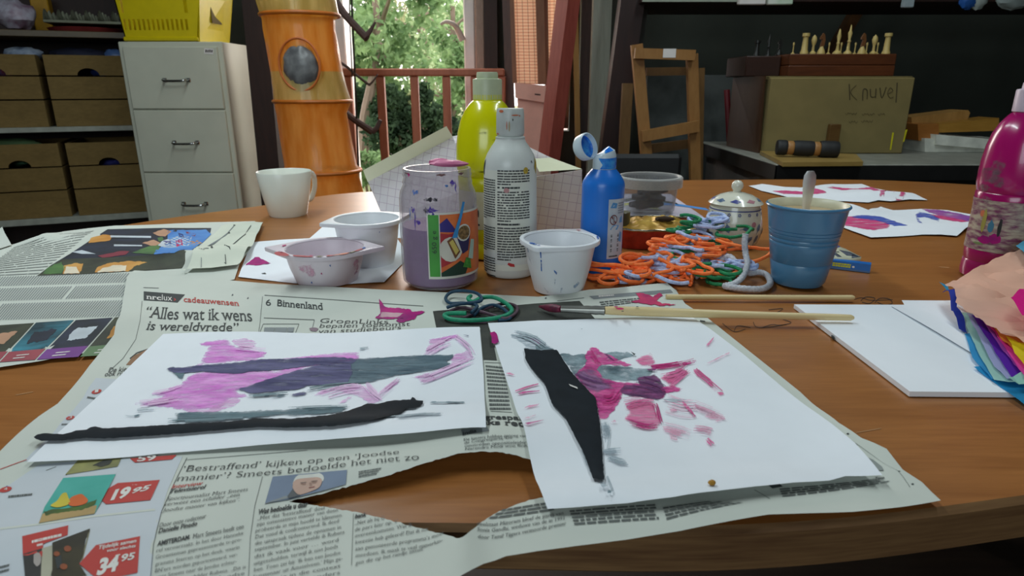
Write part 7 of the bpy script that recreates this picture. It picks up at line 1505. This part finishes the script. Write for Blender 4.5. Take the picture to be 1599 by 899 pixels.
b = MB(); sheet(b, [(1262, 372), (1296, 380), (1320, 388), (1345, 401), (1328, 404.5), (1290, 402), (1262, 400)], zq, pm('booklet_cream', (206, 206, 180), rough=.6)); M_sl = pm('booklet_slate', (62, 72, 90), rough=.6)
for q in ([(1296, 380), (1312, 384.5), (1306, 388), (1286, 384)], [(1310, 390), (1328, 394), (1340, 400), (1322, 399)], [(1298, 394), (1306, 395), (1314, 401), (1308, 401)], [(1330, 398), (1344, 401), (1330, 403)], [(1276, 392), (1310, 393), (1310, 394), (1276, 393)]): decal(b, q, zq, .0004, M_sl if q[0][1] > 381 else pm('booklet_violet', (84, 100, 180), rough=.6))
b.V += []; o = b.build('booklet', loc=tuple(U(1300, 395)))
sm = o.modifiers.new('t', 'SOLIDIFY'); sm.thickness = .010; sm.offset = -1; tag(o, 'thin striped booklet between the narrow blue box and blue cup', 'booklet')

# ================================================================ BRUSHES
M_bw = wood('brush_wood', (206, 182, 128), (226, 204, 156), sc=(4, 30, 30), rough=.4); M_fer = pm('ferrule', (150, 150, 144), rough=.35, metal=.8)
def along(q, zf): return [Vector((*U(x, y, TZ + z_).xy, TZ + z_)) for (x, y), z_ in zip(q, zf)]
q = [(842, 478.5), (858, 481), (876, 482.5), (944, 484.5), (952, 484.6), (1010, 486.5), (1100, 489.5), (1200, 492.5), (1300, 495), (1333, 496)]
zf_ = [.008, .0105, .0125, .0135, .0135, .0130, .0125, .0115, .0105, .0102]
P = along(q, zf_); rd = lambda w, p: rad(w, p.y, p.z)
t = thing('paint_brush', tuple(P[4]), 'long paint brush with magenta bristles lying from newspaper to pad', 'brush')
b = MB(); pp = spline(P[3:], 4); ws = np.interp([p.x for p in pp], [p.x for p in P[3:]], [12, 13.5, 15, 13, 11.5, 10.5, 9.5]); rr = [rd(w, p) for w, p in zip(ws, pp)]; rr[-1] *= .55; b.tube(pp, rr, M_bw, 16)
for px_, py_, w, m in ((968, 485, 9, M_rpk), (962, 482, 5, M_rpk), (995, 482, 3, M_ink), (972, 489, 3, M_ink)):
    c_ = U(px_, py_, TZ + .0165); b.add([c_ + Vector((.0012 * w * .35 * math.cos(a), .0011 * w * .35 * math.sin(a), .0022 - .0004 * 0)) for a in [i * .7 for i in range(9)]], [tuple(range(9))], m)
b.build('handle', t)
b = MB(); pp = [P[2].lerp(P[3], i / 10) for i in range(11)]; rr = [rd(10.5 + 3.6 * i / 10 + (1.2 if i in (6, 8, 10) else 0), p) for i, p in enumerate(pp)]; b.tube(pp, rr, M_fer, 16); b.build('ferrule', t)
b = MB(); M_bri = pm('magenta_bristles', (120, 40, 64), rough=.5, scale=200, c2=(80, 30, 50)); r_ = rng(3)
base = P[2]; ax = (P[0] - P[2]); pp = [base + ax * f for f in (0, .25, .5, .75, .95)]; b.tube(pp, [rd(10, base), rd(13, base), rd(13, base), rd(9, base), rd(3, base)], M_bri, 14)
for i in range(40):
    a = r_.uniform(0, 6.28); e = rd(9, base) / 1 * r_.uniform(.5, 1); o_ = Vector((0, math.cos(a), math.sin(a))) * e; b.tube([base + o_ * .8, base + ax * .5 + o_ * 1.15, base + ax * r_.uniform(.85, 1.03) + o_ * .45], [.0006, .0006, .0002], M_bri, 4)
b.build('bristles', t)
q = along([(1040, 463.5), (1072, 463.7), (1200, 464.2), (1300, 464.4), (1334, 464.5)], [.0052] * 5)
b = MB(); pp = spline(q, 5); rr = [rd(8.4, p) for p in pp]; rr[-1] *= .6; b.tube(pp, rr, M_bw, 14); tag(b.build('wooden_stick', loc=tuple(q[2])), 'plain wooden stick lying behind the long paint brush', 'stick')

# ================================================================ YARN, CORDS, PIPE CLEANER
def yarn(name, m, col, seed, n, spec, label):
    """loops of cord heaped inside a footprint; spec(x,y)=local height of the heap"""
    r_ = rng(seed); b = MB()
    for i in range(n):
        c_, sz, lo = spec(r_, i); hd = r_.uniform(0, 6.28); x, y = c_; bias = r_.choice((-1, 1)) * r_.uniform(.18, .5); pts = []; z = lo; dz = 0
        for j in range(int(r_.uniform(16, 34))):
            if r_.random() < .1: bias = r_.choice((-1, 1)) * r_.uniform(.15, .5)
            hd += bias + r_.uniform(-.18, .18)
            if math.hypot(x - c_[0], (y - c_[1]) * 1.5) > sz * 1.6:
                t_ = math.atan2(c_[1] - y, c_[0] - x); hd += max(-.5, min(.5, (t_ - hd + PI) % (2 * PI) - PI))
            x += .0078 * math.cos(hd); y += .0066 * math.sin(hd); dz = .7 * dz + r_.uniform(-.0014, .0014); z = z * .9 + lo * .1 + dz
            for ox_, oy_, orr in ((BBX[0], BBX[1], .0335), (CUPX[0], CUPX[1], .047), (SUGX[0], SUGX[1], .048), (POTX[0], POTX[1], .049), (TRX[0], TRX[1], .055)):
                q = math.hypot(x - ox_, y - oy_)
                if q < orr: x = ox_ + (x - ox_) * orr / q; y = oy_ + (y - oy_) * orr / q
            pts.append(Vector((x, y, TZ + max(.0026, z))))
        b.tube(spline(pts, 4), .0022, m, 7)
    return tag(b.build(name, loc=tuple(U(1050, 425))), label, 'yarn', 'tangled yarns in one heap')
def foot_(regs):
    def f(r_, i):
        px, py, hz, s0_, s1_ = regs[i % len(regs)]
        p = U(px + r_.uniform(-10, 10), py + r_.uniform(-5, 5)); return (p.x, p.y), r_.uniform(s0_, s1_), hz * r_.uniform(.25, 1.2)
    return f
M_yo = pm('orange_yarn', (255, 138, 66), rough=.7, scale=300, c2=(255, 112, 44), bump=.3); M_yb = pm('blue_grey_yarn', (196, 208, 240), rough=.7, scale=300, c2=(160, 176, 220), bump=.3); M_yg = pm('green_yarn', (24, 140, 84), rough=.7, scale=300, c2=(16, 110, 66), bump=.3)
yarn('yarn', M_yb, 0, 101, 40, foot_([(985, 430, .012, .014, .026), (1010, 434, .012, .014, .026), (1035, 434, .022, .014, .026), (1060, 430, .020, .012, .022), (1090, 420, .030, .016, .028), (1105, 402, .046, .014, .022), (1075, 414, .034, .014, .024), (1115, 424, .020, .014, .024)]), 'light blue yarn tangled through the yarn heap')
yarn('yarn', M_yg, 0, 102, 12, foot_([(1065, 404, .050, .012, .020), (1095, 404, .052, .012, .020), (1115, 412, .036, .012, .018), (1110, 436, .018, .014, .022), (1060, 420, .024, .014, .02), (1085, 438, .010, .018, .026)]), 'green yarn showing at the back and right of the yarn heap')
yarn('yarn', M_yo, 0, 103, 40, foot_([(978, 440, .014, .012, .026), (990, 430, .020, .014, .024), (1005, 426, .024, .014, .022), (1025, 436, .018, .010, .02), (1050, 424, .026, .014, .024), (1065, 436, .016, .014, .022), (1100, 420, .036, .016, .026), (1120, 424, .026, .016, .022), (1040, 418, .030, .012, .02)]), 'neon orange yarn filling the front of the yarn heap')
M_pc = pm('pipe_cleaner', (206, 206, 212), rough=.9, scale=400, c2=(176, 178, 186), bump=.6)
q = [(1085, 437, .004), (1096, 436, .008), (1108, 434, .006), (1120, 424, .012), (1136, 424, .02), (1150, 430, .014), (1168, 432, .005), (1185, 431, .005), (1197, 436, .005), (1202, 447, .005), (1196, 455, .005), (1180, 458, .005), (1150, 456, .005), (1131, 453, .005), (1145, 452, .007), (1158, 447, .012), (1164, 437, .020), (1160, 432, .030), (1157, 431, .042), (1157, 430, .053)]
P = [Vector((*U(x, y, TZ).xy, TZ + z_)) for x, y, z_ in q]
b = MB(); pp = spline(P, 8); b.tube(pp, [.0034 + .0005 * (i % 2) for i in range(len(pp))], M_pc, 9); tag(b.build('pipe_cleaner', loc=tuple(P[10])), 'white fuzzy pipe cleaner curling between yarn and blue cup', 'pipe cleaner')
def cord(paths, m, label, r0):
    b = MB()
    for q in paths:
        P = [Vector((*U(x, y, TZ + z_).xy, TZ + z_)) for x, y, z_ in q]; b.tube(spline(P, 7), r0, m, 8)
    return tag(b.build('cord', loc=tuple(U(745, 485))), label, 'cord', 'cords lying on the newspaper')
c_t = pm('teal_cord', (20, 150, 110), rough=.6, scale=200, bump=.2); c_n = pm('navy_cord_m', (24, 66, 92), rough=.6, scale=200, bump=.2); c_p = pm('plum_cord', (88, 64, 78), rough=.6, scale=200, bump=.2)
cord([[(735, 462, .012), (731, 466, .014), (738, 471, .012), (752, 465, .015), (770, 464, .014), (788, 472, .010), (799, 483, .008), (793, 491, .008), (770, 497, .008), (735, 500, .008), (704, 498, .008), (694, 492, .009), (704, 489, .011), (728, 489, .012)]], c_t, 'bright teal cord looped on the newspaper', .0022)
cord([[(698, 480, .008), (715, 475, .012), (740, 472, .013), (752, 468, .016), (745, 458, .016), (725, 454, .013), (705, 456, .010), (696, 465, .008), (703, 473, .007), (725, 473, .008), (745, 477, .012), (736, 488, .010)], [(740, 492, .006), (752, 481, .010), (770, 476, .010), (786, 482, .007), (797, 496, .006), (778, 500, .006)]], c_n, 'dark blue green cord looped behind the teal cord', .0018)
cord([[(700, 486, .007), (722, 480, .008), (750, 486, .008), (770, 492, .008), (790, 497, .007), (806, 488, .006), (806, 478, .006), (790, 474, .006), (768, 478, .009), (740, 490, .006), (720, 500, .006), (760, 503, .005)]], c_p, 'dull plum cord under the teal cord', .0017)

# ================================================================ TISSUE PAPER
def tissue(q, c, seed, label, amp=.0022, crease=45):
    """crumpled thin sheet; corners given as (px, py, height)"""
    m = pm('tissue_%d' % seed, c, rough=.7, var=.05, scale=20, spec=.2)
    if 'tissue_t%d' % seed not in _mc:
        nt = m.node_tree; bs = nt.nodes['Principled BSDF']; tl = N(nt, 'ShaderNodeBsdfTranslucent'); mx = N(nt, 'ShaderNodeMixShader'); mx.inputs[0].default_value = .3; tl.inputs[0].default_value = (*lin(c), 1)
        nt.links.new(bs.outputs[0], mx.inputs[1]); nt.links.new(tl.outputs[0], mx.inputs[2]); nt.links.new(mx.outputs[0], nt.nodes['Material Output'].inputs[0]); _mc['tissue_t%d' % seed] = m
    P = [Vector((*U(x, y, TZ + z_).xy, z_)) for x, y, z_ in q]; o = [(p.x, p.y) for p in P]; oz = np.array([p.z for p in P]); ox = np.array(o)
    V, F, Dd = tri_region([tuple(p) for p in resample(o, .006)], .006)
    vs = []
    for x, y in V:
        w = 1 / (np.hypot(ox[:, 0] - x, ox[:, 1] - y) ** 2 + 1e-5); h = float((w * oz).sum() / w.sum())
        n_ = abs(noise.noise(Vector((x * crease, y * crease, seed)))) + .5 * abs(noise.noise(Vector((x * crease * 2.3, y * crease * 2.3, seed + 3))))
        vs.append((x, y, TZ + h + amp * n_))
    b = MB(); b.add(vs, F, m); return tag(b.build('tissue_sheet', loc=vs[0], smooth=25), label, 'tissue paper', 'tissue sheets in the heap at the right')
tissue([(1520, 575, .006), (1545, 570, .0065), (1730, 600, .007), (1730, 640, .007), (1600, 632, .004), (1572, 612, .005)], (40, 150, 206), 1, 'sky blue tissue sheet at the bottom of the heap, touching the table')
tissue([(1506, 522, .007), (1520, 520, .009), (1730, 560, .010), (1730, 600, .009), (1590, 600, .008), (1548, 592, .007), (1518, 560, .007)], (60, 158, 214), 2, 'light blue tissue sheet just above the bottom one')
tissue([(1466, 440, .020), (1480, 445, .020), (1484, 452, .020), (1478, 455, .016)], (52, 150, 196), 3, 'turquoise tissue tip at the far left of the heap', .0008)
tissue([(1497, 488, .010), (1512, 488, .012), (1730, 540, .013), (1730, 592, .012), (1575, 597, .009), (1552, 594, .008), (1530, 556, .009)], (176, 220, 206), 4, 'mint green tissue sheet fanned out under the lilac one')
tissue([(1508, 490, .013), (1524, 492, .014), (1730, 540, .015), (1730, 580, .014), (1572, 592, .011), (1552, 572, .011)], (176, 178, 224), 5, 'pale lilac tissue sheet fanned out between mint and violet')
tissue([(1516, 492, .015), (1534, 494, .016), (1730, 540, .017), (1730, 585, .014), (1580, 590, .012), (1560, 560, .013)], (96, 30, 176), 6, 'deep violet tissue sheet in the fanned heap')
tissue([(1528, 496, .017), (1546, 500, .018), (1730, 545, .019), (1730, 580, .016), (1592, 580, .014), (1566, 548, .015)], (196, 96, 206), 7, 'orchid purple tissue sheet above the violet one')
tissue([(1538, 502, .019), (1556, 505, .020), (1730, 548, .021), (1730, 600, .016), (1598, 588, .016), (1570, 545, .017)], (248, 70, 170), 8, 'hot pink tissue sheet in the fanned heap')
tissue([(1545, 505, .021), (1575, 515, .022), (1730, 540, .024), (1730, 560, .020), (1592, 556, .018), (1566, 535, .019)], (236, 150, 60), 9, 'amber orange tissue sheet under the yellow one')
tissue([(1570, 525, .0225), (1590, 535, .0235), (1730, 545, .025), (1730, 590, .020), (1600, 572, .019), (1584, 552, .02)], (236, 216, 30), 10, 'bright yellow tissue sheet under the peach one')
tissue([(1574, 588, .016), (1600, 578, .017), (1730, 585, .017), (1730, 610, .012), (1590, 604, .010)], (170, 222, 200), 11, 'mint green tissue corner lying over the violet sheet at the edge')
tissue([(1471, 458, .018), (1486, 455, .024), (1500, 453, .030), (1508, 442, .036), (1507, 450, .034), (1496, 464, .026), (1494, 478, .020), (1504, 495, .014), (1510, 522, .008), (1497, 515, .008), (1484, 490, .012)], (36, 56, 160), 12, 'dark blue tissue sheet curling up at the left end of the heap', .0015)
tissue([(1474, 449, .024), (1500, 436, .030), (1530, 422, .036), (1560, 402, .046), (1600, 388, .052), (1735, 384, .05), (1735, 545, .030), (1600, 540, .026), (1570, 526, .026), (1540, 508, .026), (1512, 492, .024), (1490, 480, .022), (1494, 465, .030), (1490, 455, .028)], (242, 192, 168), 13, 'peach tissue sheet crumpled on top of the heap', .009, 34)
tissue([(1586, 384, .056), (1600, 376, .058), (1735, 374, .058), (1735, 402, .055), (1602, 398, .055)], (90, 176, 214), 14, 'sky blue tissue corner rising behind the peach sheet', .002)
tissue([(1578, 466, .046), (1592, 452, .048), (1730, 446, .05), (1730, 500, .044), (1596, 494, .043)], (226, 20, 140), 15, 'vivid magenta tissue scrap on the peach sheet', .002)
